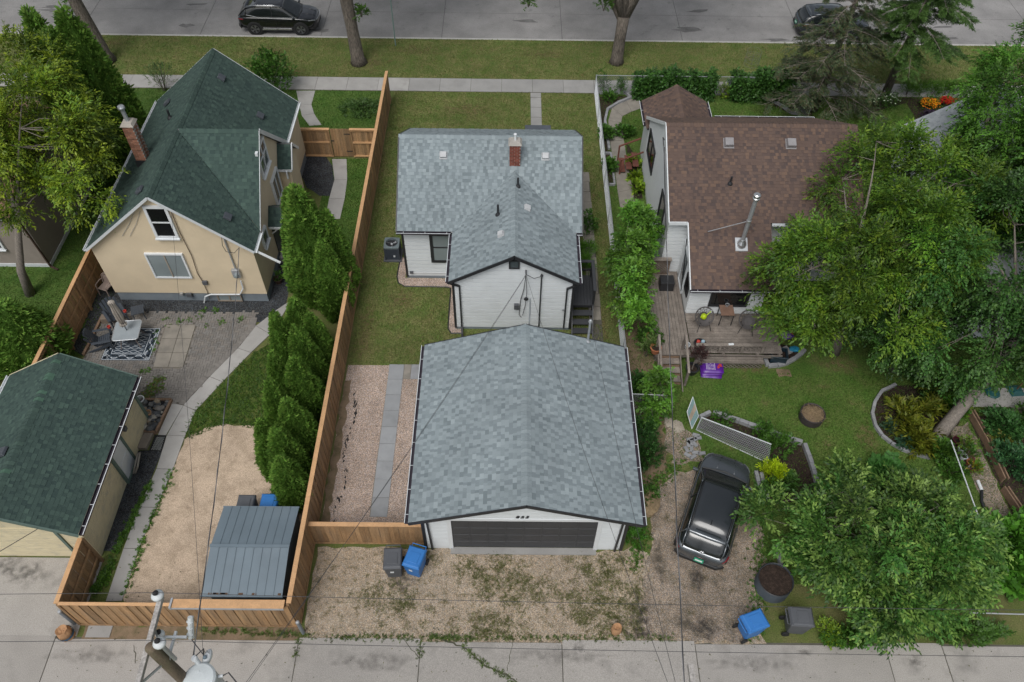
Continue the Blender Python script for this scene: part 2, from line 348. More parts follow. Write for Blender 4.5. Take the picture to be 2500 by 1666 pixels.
M_terra = mat('terracotta', (.36, .13, .06), rough=.85, var=.15)
M_red = mat('red_plastic', (.45, .05, .035), rough=.5)
M_tglass = mat('frosted_table_glass', (.30, .335, .36), rough=.15, var=.08, scale=3, spec=.6)
M_canvas = mat('beige_canvas', (.42, .38, .335), rough=.9, var=.1, scale=6)
M_paperbag = mat('kraft_paper', (.40, .225, .115), rough=.85, var=.12, scale=5)
M_corr = mat('corrugated_dark', (.07, .085, .10), rough=.5, metal=.3, var=.1)
M_rope = mat('straw', (.26, .19, .11), rough=.95, var=.3, scale=12)
# ================================================================== THE SETTING
def struct(o): o['kind'] = 'structure'; return o
def in_poly(px, py, poly):
    px = np.asarray(px); py = np.asarray(py); r = np.zeros(px.shape, bool); n = len(poly); j = n-1
    for i in range(n):
        xi, yi = poly[i]; xj, yj = poly[j]
        c = ((yi > py) != (yj > py)) & (px < (xj-xi)*(py-yi)/((yj-yi) or 1e-9)+xi); r ^= c; j = i
    return r
def rough(poly, amp=.12, step=.35, seed=1):
    R = random.Random(seed); out = []; n = len(poly)
    for i in range(n):
        a = Vector(poly[i]); b = Vector(poly[(i+1) % n]); L = (b-a).length; k = max(1, int(L/step))
        nn = Vector((-(b-a).y, (b-a).x)); nn = nn.normalized() if nn.length > 1e-6 else nn
        for q in range(k):
            p = a+(b-a)*(q/k)+nn*(R.uniform(-amp, amp)); out.append((p.x, p.y))
    return out
def sheet(name, poly, z, m): return struct(MB().sheet(poly, z).build(name, m))
def rect(x0, x1, y0, y1): return [(x0, y0), (x1, y0), (x1, y1), (x0, y1)]
def blades(name, poly, dens, cols, h=(.04, .09), w=.016, z=.0, label=None, seed=3, excl=(), lean=.6):
    """scattered grass blades or weed leaves over a polygon: one uncountable mass"""
    R = np.random.default_rng(seed); P = np.array(poly); lo, hi = P.min(0), P.max(0)
    n = int((hi-lo).prod()*dens); x = R.uniform(lo[0], hi[0], n); y = R.uniform(lo[1], hi[1], n); k = in_poly(x, y, poly)
    for e in excl: k &= ~in_poly(x, y, e)
    x, y = x[k], y[k]; n = len(x); a = R.uniform(0, 2*pi, n); H = R.uniform(h[0], h[1], n); ln = R.uniform(.1, lean, n)*H*1.6
    W = w*R.uniform(.7, 1.3, n); V = np.zeros((n, 3, 3)); ca, sa = np.cos(a), np.sin(a)
    V[:, 0] = np.stack([x-ca*W, y-sa*W, np.full(n, z)], 1); V[:, 1] = np.stack([x+ca*W, y+sa*W, np.full(n, z)], 1)
    V[:, 2] = np.stack([x-sa*ln, y+ca*ln, z+H], 1)
    C = np.array(cols)[R.integers(0, len(cols), n)]*R.uniform(.75, 1.25, (n, 1)); C = np.repeat(C, 3, 0)
    me = np_mesh(name, V.reshape(-1, 3), np.arange(3*n).reshape(-1, 3), C, nper=3)
    o = add_obj(name, me, M_grass); o['kind'] = 'stuff'
    if label: o['label'] = label; o['category'] = 'grass'
    return o

# ground: turf level, a sunk street bed, turf again to the horizon
_Y0, _Y1 = 44.66, 55.9
g = MB(); X = 400
pr = [(-350, 0), (_Y0, 0), (_Y0, -.14), (_Y1, -.14), (_Y1, 0), (700, 0)]
for (ya, za), (yb, zb) in zip(pr[:-1], pr[1:]): g.add([(-X, ya, za), (X, ya, za), (X, yb, zb), (-X, yb, zb)], [(0, 1, 2, 3)])
struct(g.build('ground', M_ground))
# street of big worn concrete slabs
road = struct(MB().sheet(rect(-120, 120, _Y0, _Y1), -.128).build('road', mat('joint_tar', (.05, .05, .05), rough=.95)))
_jx = [G(1081, 60)[0]+7.35*i for i in range(-9, 10)]; _jy = [_Y0+.02, G(1150, 28)[1], 50.3, 53.1, _Y1-.02]
for r_ in range(4):
    for i in range(len(_jx)-1):
        s_ = .35*math.sin(i*2.1+r_)
        MB().box(_jx[i]+.012+s_*.0, _jx[i+1]-.012, _jy[r_]+.012, _jy[r_+1]-.012, -.124, -.11).build('road_slab', M_road, road)
R = random.Random(21)
for i in range(16):
    x = R.uniform(-30, 30); y = R.uniform(45, 50); P = [(x+R.uniform(.2, .9)*cos(a*pi/4)*R.uniform(.6, 1.6), y+R.uniform(.08, .3)*sin(a*pi/4)) for a in range(8)]
    MB().sheet(P, -.1085+.0004*i).build('tar_patch', mat('tar_patch', (.13, .127, .124), rough=.95, var=.25, scale=3, fine=.3), road)
kb = struct(MB().box(-120, 120, _Y0-.16, _Y0-.012, -.12, .022).build('kerb', M_kerb, bevel=.02))
struct(MB().box(-120, 120, _Y1+.012, _Y1+.16, -.12, .022).build('kerb', M_kerb, bevel=.02))
# lawns
BLV = rect(-45, 45, 40.36, 44.48)
sheet('boulevard_lawn', BLV, .004, M_lawn_c)
LOT = rect(-6.52, 4.62, gE(120, 938)[1], 39.0)
sheet('lawn', rough(LOT, .04, .4, 2), .004, M_lawn_c)
YL = rect(-24.5, -17.2, 20, 39.0); sheet('side_lawn', YL, .004, M_lawn_g)
YF = rect(-17.1, -6.72, 33.2, 39.0); sheet('front_lawn', YF, .004, M_lawn_g)
YS = rect(-9.2, -6.72, 22.8, 33.0); sheet('strip_lawn', YS, .004, M_lawn_g)
BY = [(4.75, 19), (7.0, 14.8), (9.5, 10.6), (24, 10.6), (24, 39), (4.75, 39)]; sheet('backyard_lawn', BY, .004, M_lawn_b)
WD = rough(g2(gD, [(1728, 800), (1900, 700), (2050, 900), (1900, 1400), (1640, 1345), (1500, 1320), (1330, 1345), (1180, 1420), (1210, 1300), (1255, 1225), (1425, 1050), (1605, 865)]), .10, .3, 4)
sheet('weedy_lawn', WD, .006, M_lawn_w)
# dirt yard, drive, gravel
DT = rough(g2(gD, [(1180, 1410), (1330, 1340), (1500, 1315), (1650, 1340), (1900, 1400)])+[(-6.75, 14.2), (-6.75, 9.05), (-11.3, 9.05)]+g2(gI, [(780, 1052), (890, 716), (1002, 455), (1105, 212)]), .09, .25, 5)
sheet('dirt_yard', DT, .009, M_dirt)
DR = rough([(-6.5, 8.55), (6.0, 8.55), (8.4, 8.6), (8.0, 10.6), (4.4, 11.9), (4.1, 11.72), (-6.5, 11.78)], .06, .3, 6)
sheet('driveway', DR, .005, M_drive)
DR2 = rough([(4.3, 8.8), (8.0, 8.75), (8.9, 10.4), (9.0, 12.4), (8.6, 14.2), (7.4, 14.9), (6.3, 14.9), (5.5, 14.2), (5.0, 12.0)], .16, .3, 7)
sheet('parking_pad', DR2, .010, M_drive2)
GTOP = gE(120, 938)[1]; GB = rect(-6.52, -2.9, 11.95, GTOP); sheet('gravel_bed', GB, .011, M_gravel)
sheet('earth_margin', rough(rect(-6.56, -6.28, 12, 18.9), .07, .25, 8), .014, M_bare)
struct(MB().box(-17.8, -13.75, 8.66, 11.3, 0, .02).build('garage_apron', M_alley))
sheet('verge', rough([(-13.6, 8.5), (-6.6, 8.5), (-6.6, 9.0), (-13.6, 9.0)], .05, .2, 9), .007, M_bare)
# alley slabs
al = struct(MB().sheet(rect(-60, 60, 5.2, 8.64), .0025).build('alley', mat('alley_joint', (.10, .095, .075), rough=.95)))
xs = [-60, -52, -44, -36, -30, -24.5, -19.2, -14.4, G(722, 1610)[0], G(1024, 1610)[0], G(1250, 1600)[0]+1.6, G(1700, 1600)[0], G(2175, 1630)[0], G(2300, 1630)[0]+.2, 20, 26, 33, 42, 51, 60]
for i in range(len(xs)-1):
    for y0, y1 in ((5.2, 8.62+.05*math.sin(i*3.3)),):
        MB().box(xs[i]+.013, xs[i+1]-.013, y0, y1, 0, .028+.006*math.sin(i*5.1)).build('alley_slab', M_alley, al, bevel=.008)
M_crack = mat('crack_dirt', (.075, .075, .05), rough=1)
def crack(name, pts, w, seed, z=.036):
    R = random.Random(seed); b = MB(); P = []
    for (a, c) in zip(pts[:-1], pts[1:]):
        for q in range(6): t = q/6; P.append((a[0]+(c[0]-a[0])*t+R.uniform(-.03, .03), a[1]+(c[1]-a[1])*t+R.uniform(-.03, .03)))
    P.append(pts[-1])
    for i in range(len(P)-1):
        a, c = P[i], P[i+1]; d = Vector((c[0]-a[0], c[1]-a[1])).normalized(); n = (-d.y*w*R.uniform(.4, 1), d.x*w*R.uniform(.4, 1))
        b.add([(a[0]-n[0], a[1]-n[1], z), (c[0]-n[0], c[1]-n[1], z), (c[0]+n[0], c[1]+n[1], z), (a[0]+n[0], a[1]+n[1], z)], [(0, 1, 2, 3)])
    b.build(name, M_crack, al)
crack('crack', g2(gJ, [(735, 1300), (870, 1345), (1000, 1460), (1140, 1520), (1200, 1568), (1300, 1700)]), .035, 1)
crack('crack', g2(gJ, [(1185, 1300), (1160, 1400), (1145, 1500)]), .012, 2)
crack('crack', g2(gJ, [(490, 1300), (560, 1390), (590, 1420)]), .012, 3)
crack('crack', g2(gI, [(860, 1330), (865, 1450)]), .012, 4)
# front pavement
sw = struct(MB().sheet(rect(-60, 60, 39.02, 40.34), .008).build('sidewalk', mat('walk_joint', (.09, .085, .07), rough=1)))
x = -46.0; i = 0
while x < 46:
    w_ = 1.75; m_ = M_conc if (x < -5.9 or x > 12) else M_conc2
    MB().box(x+.008, x+w_-.008, 39.06, 40.31, 0, .024+.004*math.sin(i*4.7)).build('walk_slab', m_, sw); x += w_; i += 1
# front walk of the middle house
fw = struct(MB().sheet(rect(1.12, 1.72, 31.2, 39.0), .008).build('front_walk', MATS['walk_joint']))
y = 31.2
while y < 38.9: MB().box(1.13, 1.71, y+.01, min(y+.9, 39.0)-.01, 0, .026).build('walk_slab', M_conc2, fw); y += .92
# side walk east of the middle house
ss = struct(MB().sheet(rect(3.55, 4.02, 20.6, 32), .008).build('side_walk', MATS['walk_joint']))
for px, py0, py1 in ((0, 22.25, 31.9),):
    y = py0; i = 0
    while y < py1:
        MB().box(3.5+.05*sin(i), 4.0+.03*sin(i*2.2), y+.012, y+.74, 0, .03+.006*sin(i*3)).build('walk_slab', M_slab_old, ss); y += .76; i += 1
for q in ((2.66, 3.46, 18.7, 19.9), (2.66, 3.46, 19.92, 20.95)): MB().box(*q, 0, .03).build('walk_slab', M_conc2, ss)
# curved path of the yellow house
st = [(gD(1764,588),gD(1868,520)),(gD(1634,690),gD(1726,742)),(gD(1520,832),gD(1602,860)),(gD(1340,1014),gD(1420,1046)),(gD(1172,1196),gD(1250,1230)),
      (gD(1066,1388),gD(1182,1392)),(gI(1000,208),gI(1105,212)),(gI(890,452),gI(1000,455)),(gI(790,716),gI(888,716)),(gI(676,1055),gI(780,1052))]
pa = struct(MB().sheet([p[0][:2] for p in st]+[p[1][:2] for p in st[::-1]], .010).build('path', MATS['walk_joint']))
def slab4(a, b, c, d, m, par, h=.03, name='path_slab', g_=.008):
    ce = (Vector(a)+Vector(b)+Vector(c)+Vector(d))/4; P = []
    for p in (a, b, c, d): q = Vector(p); q = q+(ce-q).normalized()*g_*1.5; P.append((q.x, q.y))
    return MB().prism(P, 0, h).build(name, m, par)
for (a, b), (c, d) in zip(st[:-1], st[1:]): slab4(a, b, d, c, M_conc, pa, .032)
slab4(gD(1100,1182), gD(1172,1196), gD(1060,1388), gD(1008,1386), M_conc, pa, .03)
# north leg of that path beside the house, then the front walk
st2 = [(gA(2135,1150),gA(2205,1150)),(gA(2115,1020),gA(2212,1020))]
st1 = [(gA(2075,1400),gA(2170,1400)),(gA(2100,1270),gA(2200,1270)),(gA(2134,1150),gA(2216,1150)),(gA(2118,1018),gA(2212,1018))]
for (a, b), (c, d) in zip(st1[:-1], st1[1:]): slab4(a, b, d, c, M_conc, pa, .03)
st3 = [(gA(1975,806),gA(2052,800)),(gA(1925,740),gA(2006,730)),(gA(1908,670),gA(1988,670)),(gA(1890,582),gA(2012,582))]
for (a, b), (c, d) in zip(st3[:-1], st3[1:]): slab4(a, b, d, c, M_conc, pa, .03)
# dark stone margins
DG = [rough(p, .03, .3, 11+i) for i, p in enumerate([
    [(-18.4, 22.0), (-11.2, 21.9), (-10.2, 22.0), (-9.65, 22.9), (-9.7, 25.4), (-10.4, 25.6), (-10.5, 23.2), (-17, 23.3), (-17.4, 24.6), (-18.4, 24.6)],
    g2(gD, [(680, 545), (640, 640), (530, 880), (450, 830), (560, 650), (650, 470)]),
    g2(gI, [(868, 92), (1040, 92), (960, 290), (870, 500), (745, 735), (655, 730), (780, 330)]),
    g2(gA, [(1915, 1000), (2085, 1005), (2120, 1060), (2132, 1160), (2115, 1255), (2040, 1250), (1960, 1200), (1900, 1080)])])]
for i, p in enumerate(DG): sheet('dark_gravel_bed', p, .012+.001*i, M_gravel_d)
# middle-house gravel skirt with black edging
sk = [(-4.95, 25.9), (-4.62, 25.9), (-4.62, 24.62), (-2.2, 24.62), (-2.2, 21.68), (-1.9, 21.68), (-1.9, 21.45), (-2.4, 21.45), (-2.52, 21.7), (-2.52, 24.05), (-2.7, 24.1), (-4.6, 24.12), (-4.9, 24.3), (-5.0, 24.7)]
sheet('gravel_skirt', sk, .016, M_gravel)
struct(MB().tube([(p[0], p[1], .02) for p in [(-4.95, 25.9), (-5.0, 24.7), (-4.9, 24.3), (-4.6, 24.1), (-2.7, 24.08), (-2.55, 24.0), (-2.55, 21.7), (-2.4, 21.43), (-1.9, 21.43)]], .03, 6).build('lawn_edging', M_black))
# stepping slabs in the beige gravel
gs = struct(MB().sheet([gE(*p)[:2] for p in ((395, 935), (600, 935), (600, 1030), (480, 1030), (478, 1032))]+g2(gJ, [(380, 515), (265, 515)]), .013).build('stepping_walk', mat('sand_joint', (.2, .18, .15), rough=1)))
x0, y0 = gE(395, 935)[:2]; x1 = gE(490, 935)[0]; yb = gJ(320, 515)[1]; n = 9; dy = (y0-yb)/n
for i in range(n): MB().box(x0+.005, x1-.005, y0-dy*(i+1)+.008, y0-dy*i-.006, 0, .034+.003*sin(i*3)).build('stepping_slab', M_stone_slab, gs)
for a, b, m_ in ((492, 534, M_slab_old), (536, 604, M_block)):
    MB().box(gE(a, 935)[0]+.005, gE(b, 935)[0]+.1*(b == 604), gE(a, 1028)[1], gE(a, 936)[1], 0, .034).build('stepping_slab', m_, gs)
# black fabric showing through the gravel by the fence
R = random.Random(4); fb = MB()
for i in range(46):
    y = R.uniform(12.1, 18.4); cx_ = -6.02+.10*sin(y*2.3)+R.uniform(-.05, .05); L_ = R.uniform(.06, .3)
    P = [(cx_+R.uniform(-.05, .05), y), (cx_+R.uniform(.01, .06), y+L_*.5), (cx_+R.uniform(-.04, .05), y+L_), (cx_-R.uniform(.01, .05), y+L_*.4)]
    fb.sheet(P, .0185+.0006*i*.1)
struct(fb.build('weed_fabric', M_rubber))
# patio: herringbone brick pavers
PT = g2(gD, [(655, 640), (720, 600), (1640, 602), (1632, 690), (1520, 832), (1340, 1014), (1172, 1194), (1100, 1184), (860, 1166), (500, 1100), (540, 880)])
pat = struct(MB().sheet(PT, .010).build('patio', mat('paver_sand', (.10, .092, .082), rough=1)))
EX = [g2(gD, [(1055, 680), (1258, 680), (1172, 962), (970, 962)]), rough(g2(gD, [(1000, 1010), (1065, 1010), (1030, 1120), (960, 1160), (870, 1155), (930, 1080)]), .05, .2, 3)]
cell = []
a_, b_ = .205, .1025
for i in range(-80, 90):
    for j in range(-80, 90):
        # 90-degree herringbone: lattice of L pairs
        ox = -14 + (i*1+j*2)*b_ ; oy = 19.3 + (i*1-j*2)*b_
        for (hx, hy, w_, h_) in ((a_/2, b_/2, a_, b_), (b_/2+a_, 0+b_-a_/2+b_*0, b_, a_)):
            cx_, cy_ = ox+hx, oy+hy
            if -19 < cx_ < -9 and 15 < cy_ < 23: cell.append((cx_, cy_, w_, h_))
ca = np.array(cell); k = in_poly(ca[:, 0], ca[:, 1], PT)
for e in EX: k &= ~in_poly(ca[:, 0], ca[:, 1], e)
ca = ca[k]; dist = np.abs(ca[:, 0])*.3+ca[:, 1]; ordr = np.argsort(dist)
pm = {}
for key, (w_, h_) in (('h', (a_, b_)), ('v', (b_, a_))):
    t = MB().box(-w_/2+.006, w_/2-.006, -h_/2+.006, h_/2-.006, -.03, .03); pm[key] = mk_mesh('paver', t.v, t.f); pm[key].materials.append(M_paver)
R = random.Random(5); rest = MB()
for n_, ii in enumerate(ordr):
    cx_, cy_, w_, h_ = ca[ii]; dz = R.uniform(-.005, .004)
    if n_ < 300: add_obj('paver', pm['h' if w_ > h_ else 'v'], None, pat, (cx_, cy_, dz), (0, 0, R.uniform(-.02, .02)))
    else:
        q = R.uniform(.9, 1.12); t = R.uniform(-.03, .03); rest.box(cx_-w_/2+.006, cx_+w_/2-.006, cy_-h_/2+.006, cy_+h_/2-.006, 0, .03+dz, (q*(1+t), q, q*(1-t)))
rest.build('pavers', M_paver_c, pat, kind='stuff')
# soldier row along the path
pl = [gD(1640, 640), gD(1622, 700), gD(1508, 838), gD(1328, 1018), gD(1168, 1186)]
def along(pl, step):
    out = []; 
    for a, b in zip(pl[:-1], pl[1:]):
        a = Vector(a); b = Vector(b); L_ = (b-a).length; d = (b-a)/L_; t = 0
        while t < L_: out.append((a+d*t, atan2(d.y, d.x))); t += step
    return out
for p, an in along(pl, .108):
    add_obj('border_paver', pm['v'], None, pat, (p.x-.09*abs(sin(an)), p.y-.02, .004), (0, 0, an))
# six big concrete tiles on the patio
ti = struct(MB().sheet(EX[0], .013).build('patio_tiles', MATS['sand_joint']))
for i in range(2):
    for j in range(3):
        def q(u, v):
            A = Vector(gD(1062, 686)); B = Vector(gD(1252, 686)); C_ = Vector(gD(1170, 956)); D_ = Vector(gD(978, 956))
            t = A.lerp(B, u); b = D_.lerp(C_, u); return t.lerp(b, v)
        slab4(q(i/2, j/3), q((i+1)/2, j/3), q((i+1)/2, (j+1)/3), q(i/2, (j+1)/3), M_slab_old, ti, .055, 'concrete_tile', .01)
# brown-house path and beds
bp = [(gB(1990,625),gB(2010,690)),(gB(1900,640),gB(1940,715)),(gB(1815,690),gB(1880,745)),(gB(1790,770),gB(1872,790)),(gB(1800,900),gB(1890,900)),(gB(1830,1080),gB(1915,1060)),(gB(1850,1230),gB(1945,1210)),(gB(1870,1350),gB(1965,1330))]
bw = struct(MB().sheet([p[0][:2] for p in bp]+[p[1][:2] for p in bp[::-1]], .010).build('garden_walk', MATS['walk_joint']))
for (a, b), (c, d) in zip(bp[:-1], bp[1:]): slab4(a, b, d, c, M_slab_old, bw, .03)
def bed(name, poly, z=.02): return struct(MB().sheet(poly, z).build(name, M_soil))
bed('flower_bed', [(4.9, 38.7)]+g2(gB, [(1905, 615), (1930, 630), (1850, 665), (1780, 710), (1770, 790), (1795, 940), (1800, 975), (1770, 970), (1745, 760)]), .014)
bed('flower_bed', g2(gB, [(1765, 985), (1805, 985), (1832, 1180), (1790, 1180)]), .014)
bed('flower_bed', g2(gB, [(1900, 900), (1960, 990), (1985, 1100), (2010, 1270), (1955, 1270), (1925, 1080)]), .014)
bed('flower_bed', g2(gC, [(640, 630), (760, 680), (860, 730), (1000, 740), (1000, 600), (760, 580)]), .014)
bed('flower_bed', g2(gC, [(1380, 620), (1980, 640), (1980, 780), (1680, 790), (1600, 660), (1380, 720)]), .014)
bed('flower_bed', g2(gF, [(1390, 1180), (1400, 1330), (1500, 1440), (1640, 1510), (1750, 1540), (1900, 1400), (1960, 1250), (1800, 1060), (1530, 1070), (1440, 1110)]), .014)
bed('flower_bed', g2(gF, [(345, 1255), (560, 1310), (720, 1370), (930, 1445), (955, 1490)])+g2(gK, [(1040, 370), (1000, 420), (700, 420), (640, 230)])+g2(gF, [(760, 1540), (480, 1420), (260, 1330)]), .015)
BR = rough(g2(gF, [(1990, 1260), (2100, 1500), (2280, 1900), (2450, 2200), (2700, 2200), (2500, 1500), (2300, 1260)]), .03, .4, 3)
bed('garden_soil', BR, .016)
sheet('garden_path', rough(g2(gF, [(1880, 1360), (1990, 1300), (2270, 1880), (2330, 2100), (2200, 2050), (2060, 1730), (1930, 1520)]), .08, .25, 8), .017, M_drive2)
sheet('bare_patch', rough(g2(gF, [(770, 960), (860, 965), (870, 1010), (790, 1015)]), .05, .2, 9), .0075, M_bare)
sheet('bare_patch', rough(g2(gF, [(60, 1270), (180, 1330), (260, 1420), (330, 1560), (120, 1560), (60, 1440)]), .12, .25, 10), .0078, M_drive2)
sheet('planting_strip', rough([(4.8, 13.2), (5.9, 13.0), (6.1, 17), (6.0, 25), (4.85, 25)], .12, .3, 12), .0074, M_bare)
struct(MB().box(*[gF(2010, 1200)[0], gF(2500, 1200)[0]+2], gF(2100, 1205)[1], gF(2100, 1085)[1], 0, .03).build('garden_slab', M_conc))
# grass
GC = [(.12, .165, .038), (.165, .172, .06), (.10, .15, .03), (.20, .185, .085)]
GG = [(.06, .12, .016), (.085, .145, .022), (.05, .095, .014)]
GW = [(.045, .095, .012), (.08, .14, .02), (.06, .11, .03)]
HOUSE = rect(-4.7, 2.9, 24.4, 31.0); WING = rect(-2.3, 2.6, 21.5, 24.6)
blades('grass', BLV, 330, GC, label='short dry boulevard grass between kerb and sidewalk', seed=1)
blades('grass', LOT, 420, GC, label='trimmed lawn grass round the white house', seed=2, excl=(HOUSE, WING, sk, rect(1.1, 1.74, 31, 39.1), rect(3.45, 4.05, 22, 32), rect(-3.3, 4.5, 11, 18.6)))
blades('grass', YL, 220, GG, label='green grass beside the yellow house', seed=3)
blades('grass', YF, 260, GG, label='green grass of the front yard with the curved walk', seed=4, excl=([p[0][:2] for p in st3]+[p[1][:2] for p in st3[::-1]],))
blades('grass', YS, 380, GG, label='bright green grass strip along the cedar fence', seed=5, excl=([p[0][:2] for p in st1]+[p[1][:2] for p in st1[::-1]], DG[3]))
blades('grass', BY, 330, [(.075, .15, .022), (.105, .15, .034), (.062, .125, .02)], label='backyard grass behind the brown roofed house', seed=6, excl=(rect(6.5, 15, 19.5, 35), DR2, [p[0][:2] for p in bp]+[p[1][:2] for p in bp[::-1]]))
blades('weeds', WD, 420, GW, h=(.05, .12), w=.022, label='weedy green ground cover under the cedars', seed=7, lean=1.2)
# ================================================================== BUILDINGS
def urange(poly, v):
    xs = []
    n = len(poly)
    for i in range(n):
        (u0, v0), (u1, v1) = poly[i], poly[(i+1) % n]
        if abs(v1-v0) < 1e-9:
            if abs(v-v0) < 1e-6: xs += [u0, u1]
            continue
        t = (v-v0)/(v1-v0)
        if -1e-6 <= t <= 1+1e-6: xs.append(u0+(u1-u0)*t)
    return (min(xs), max(xs)) if len(xs) >= 2 else None
TABM = {}
TABW = (.10, .13, .16, .19, .23)
def tab_mesh(w, h, t, col, key):
    k = (w, round(h, 3), round(t, 4), key)
    if k not in TABM:
        b = MB(); wedge(b, [(-w/2, 0), (w/2, 0), (w/2, h), (-w/2, h)], Vector((0, 0, 0)), Vector((1, 0, 0)), Vector((0, 1, 0)), Vector((0, 0, 1)), t, col)
        TABM[k] = mk_mesh('shingle', b.v, b.f, b.c); TABM[k].materials.append(M_shg)
    return TABM[k]
def wedge(b, q, O, u, v, n, t, col):
    (a0, b0), (a1, b1), (a2, b2), (a3, b3) = q
    P = [O+u*a0+v*b0, O+u*a1+v*b1, O+u*a2+v*b2, O+u*a3+v*b3]
    t1 = t*.25
    vs = P+[P[0]+n*t, P[1]+n*t, P[2]+n*t1, P[3]+n*t1]
    b.add(vs, [(4, 5, 6, 7), (0, 1, 5, 4), (1, 2, 6, 5), (3, 0, 4, 7)], col)
def roof(root, polys, palette, expo=.14, skip=None, seed=1, deck_mat=None, max_parts=300, thick=.10, lap=.5, name='roof', tones=None, parts=True, rows3=False):
    """polys: 3-D convex polygons, first edge on the eave.  roof > shingle pieces"""
    R = random.Random(seed); d = MB(); tabs = []
    for poly in polys:
        P = [Vector(p) for p in poly]
        n = (P[1]-P[0]).cross(P[2]-P[0]).normalized()
        if n.z < 0: P = [P[1], P[0]]+P[:1:-1]; n = (P[1]-P[0]).cross(P[2]-P[0]).normalized()
        O = P[0]; u = (P[1]-P[0]).normalized(); v = n.cross(u).normalized()
        uv = [((p-O).dot(u), (p-O).dot(v)) for p in P]
        top = [p-n*.022 for p in P]; bot = [p-n*(.022+thick) for p in P]; m = len(P)
        d.add(top+bot, [tuple(range(m)), tuple(range(2*m-1, m-1, -1))]+[(i, m+i, m+(i+1) % m, (i+1) % m) for i in range(m)])
        vmax = max(q[1] for q in uv); k = 0; O2 = O-n*.020
        while k*expo < vmax-.02:
            v0 = k*expo-(.012 if k == 0 else 0); v1 = min((k+1)*expo+.02, vmax)
            r0 = urange(uv, max(v0, 1e-5)); r1 = urange(uv, v1-1e-5)
            if r0 and r1:
                a = min(r0[0], r1[0])-R.uniform(0, .3); hi = max(r0[1], r1[1]); last = None; lasttone = None
                while a < hi:
                    w = R.choice(TABW); b = a+w
                    raised = R.random() < .5 if last is None else (not last if R.random() < .88 else last); last = raised
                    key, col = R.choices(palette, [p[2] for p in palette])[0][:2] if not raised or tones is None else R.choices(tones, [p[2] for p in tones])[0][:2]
                    t = .016 if raised else .008
                    q = [(max(a, r0[0]), v0), (min(b, r0[1]), v0), (min(b, r1[1]), v1), (max(a, r1[0]), v1)]
                    full = a >= max(r0[0], r1[0]) and b <= min(r0[1], r1[1])
                    if q[1][0]-q[0][0] > .004 or q[2][0]-q[3][0] > .004:
                        q[1] = (max(q[1][0], q[0][0]), q[1][1]); q[2] = (max(q[2][0], q[3][0]), q[2][1])
                        c = O2+u*((a+b)/2)+v*((v0+v1)/2)
                        if not (skip and skip(c)):
                            x_, y_, z_ = PIX(c); area = (b-a)*(v1-v0)*abs(n.dot(Vector((0, 0, CAM_H))-c))/(z_**3)
                            if not (0 < x_ < 2500 and 0 < y_ < 1666): area = 0
                            tabs.append((area if full else -1, q, O2, u, v, n, t, col, key, w, (a+b)/2, v0, v1))
                    a = b
            k += 1
    ro = d.build(name, deck_mat or M_char, root)
    tabs.sort(key=lambda q: -q[0]); rest = MB(); npart = 0; base = Vector(WORLD[root.name].translation)
    for (ar, q, O2, u, v, n, t, col, key, w, um, v0, v1) in tabs:
        if parts and ar > 0 and npart < max_parts:
            me = tab_mesh(w, v1-v0, t, col, key); o = bpy.data.objects.new('shingle', me); link(o); o.parent = ro
            Mx = Matrix(((u.x, v.x, n.x), (u.y, v.y, n.y), (u.z, v.z, n.z)))
            o.location = O2+u*um+v*v0-base; o.rotation_euler = Mx.to_euler(); npart += 1
        else: wedge(rest, q, O2, u, v, n, t, col)
    if rest.v: rest.build('shingles', M_shg, ro, kind='stuff')
    return ro
def ridge_caps(ro, A, B, dl, dr, palette, w=.16, step=.145, seed=3):
    """bent cap shingles along A->B; dl, dr: unit down-slope directions"""
    R = random.Random(seed); A = Vector(A); B = Vector(B); L = (B-A).length; d = (B-A)/L; dl = Vector(dl).normalized(); dr = Vector(dr).normalized()
    cache = {}; base = WORLD[ro.name].translation; n = int(L/step)
    for i in range(n):
        key, col = R.choices(palette, [p[2] for p in palette])[0][:2]
        if key not in cache:
            b = MB(); l_ = step*1.25; up = Vector((0, 0, 1))
            def ring(s, h): return [d*s+dl*w+up*h, d*s+dl*.03+up*(h+.010), d*s+dr*.03+up*(h+.010), d*s+dr*w+up*h]
            r0, r1, rb = ring(0, .034), ring(l_, .010), ring(0, .0)
            b.add(r0+r1+rb, [(0, 1, 5, 4), (1, 2, 6, 5), (2, 3, 7, 6), (8, 9, 1, 0), (9, 10, 2, 1), (10, 11, 3, 2)], col)
            cache[key] = mk_mesh('ridge_cap', b.v, b.f, b.c); cache[key].materials.append(M_shg)
        o = bpy.data.objects.new('ridge_cap', cache[key]); link(o); o.parent = ro; o.location = A+d*(i*step)-base
def rake(root, a, b, m, w=.05, h=.16, name='rake_trim'): return MB().bar(a, b, w, h).build(name, m, root)
def gutter(root, a, b, m, lip, out, name='gutter', w=.11, hang=.9):
    a = Vector(a); b = Vector(b); out = Vector(out).normalized(); d = (b-a).normalized(); z = Vector((0, 0, 1)); k = MB()
    k.bar(a+out*w*.5-z*.05, b+out*w*.5-z*.05, w, .012); k.bar(a+out*.006-z*.01, b+out*.006-z*.01, .01, .08)
    k.bar(a+out*w-z*.02, b+out*w-z*.02, .012, .075); o = k.build(name, m, root)
    l = MB(); l.bar(a+out*(w+.004)+z*.022, b+out*(w+.004)+z*.022, .022, .012); t = .3
    while t < (b-a).length: p = a+d*t; l.bar(p+out*.0+z*.02, p+out*w+z*.02, .016, .008); t += hang
    l.build('gutter_lip', lip, o); return o
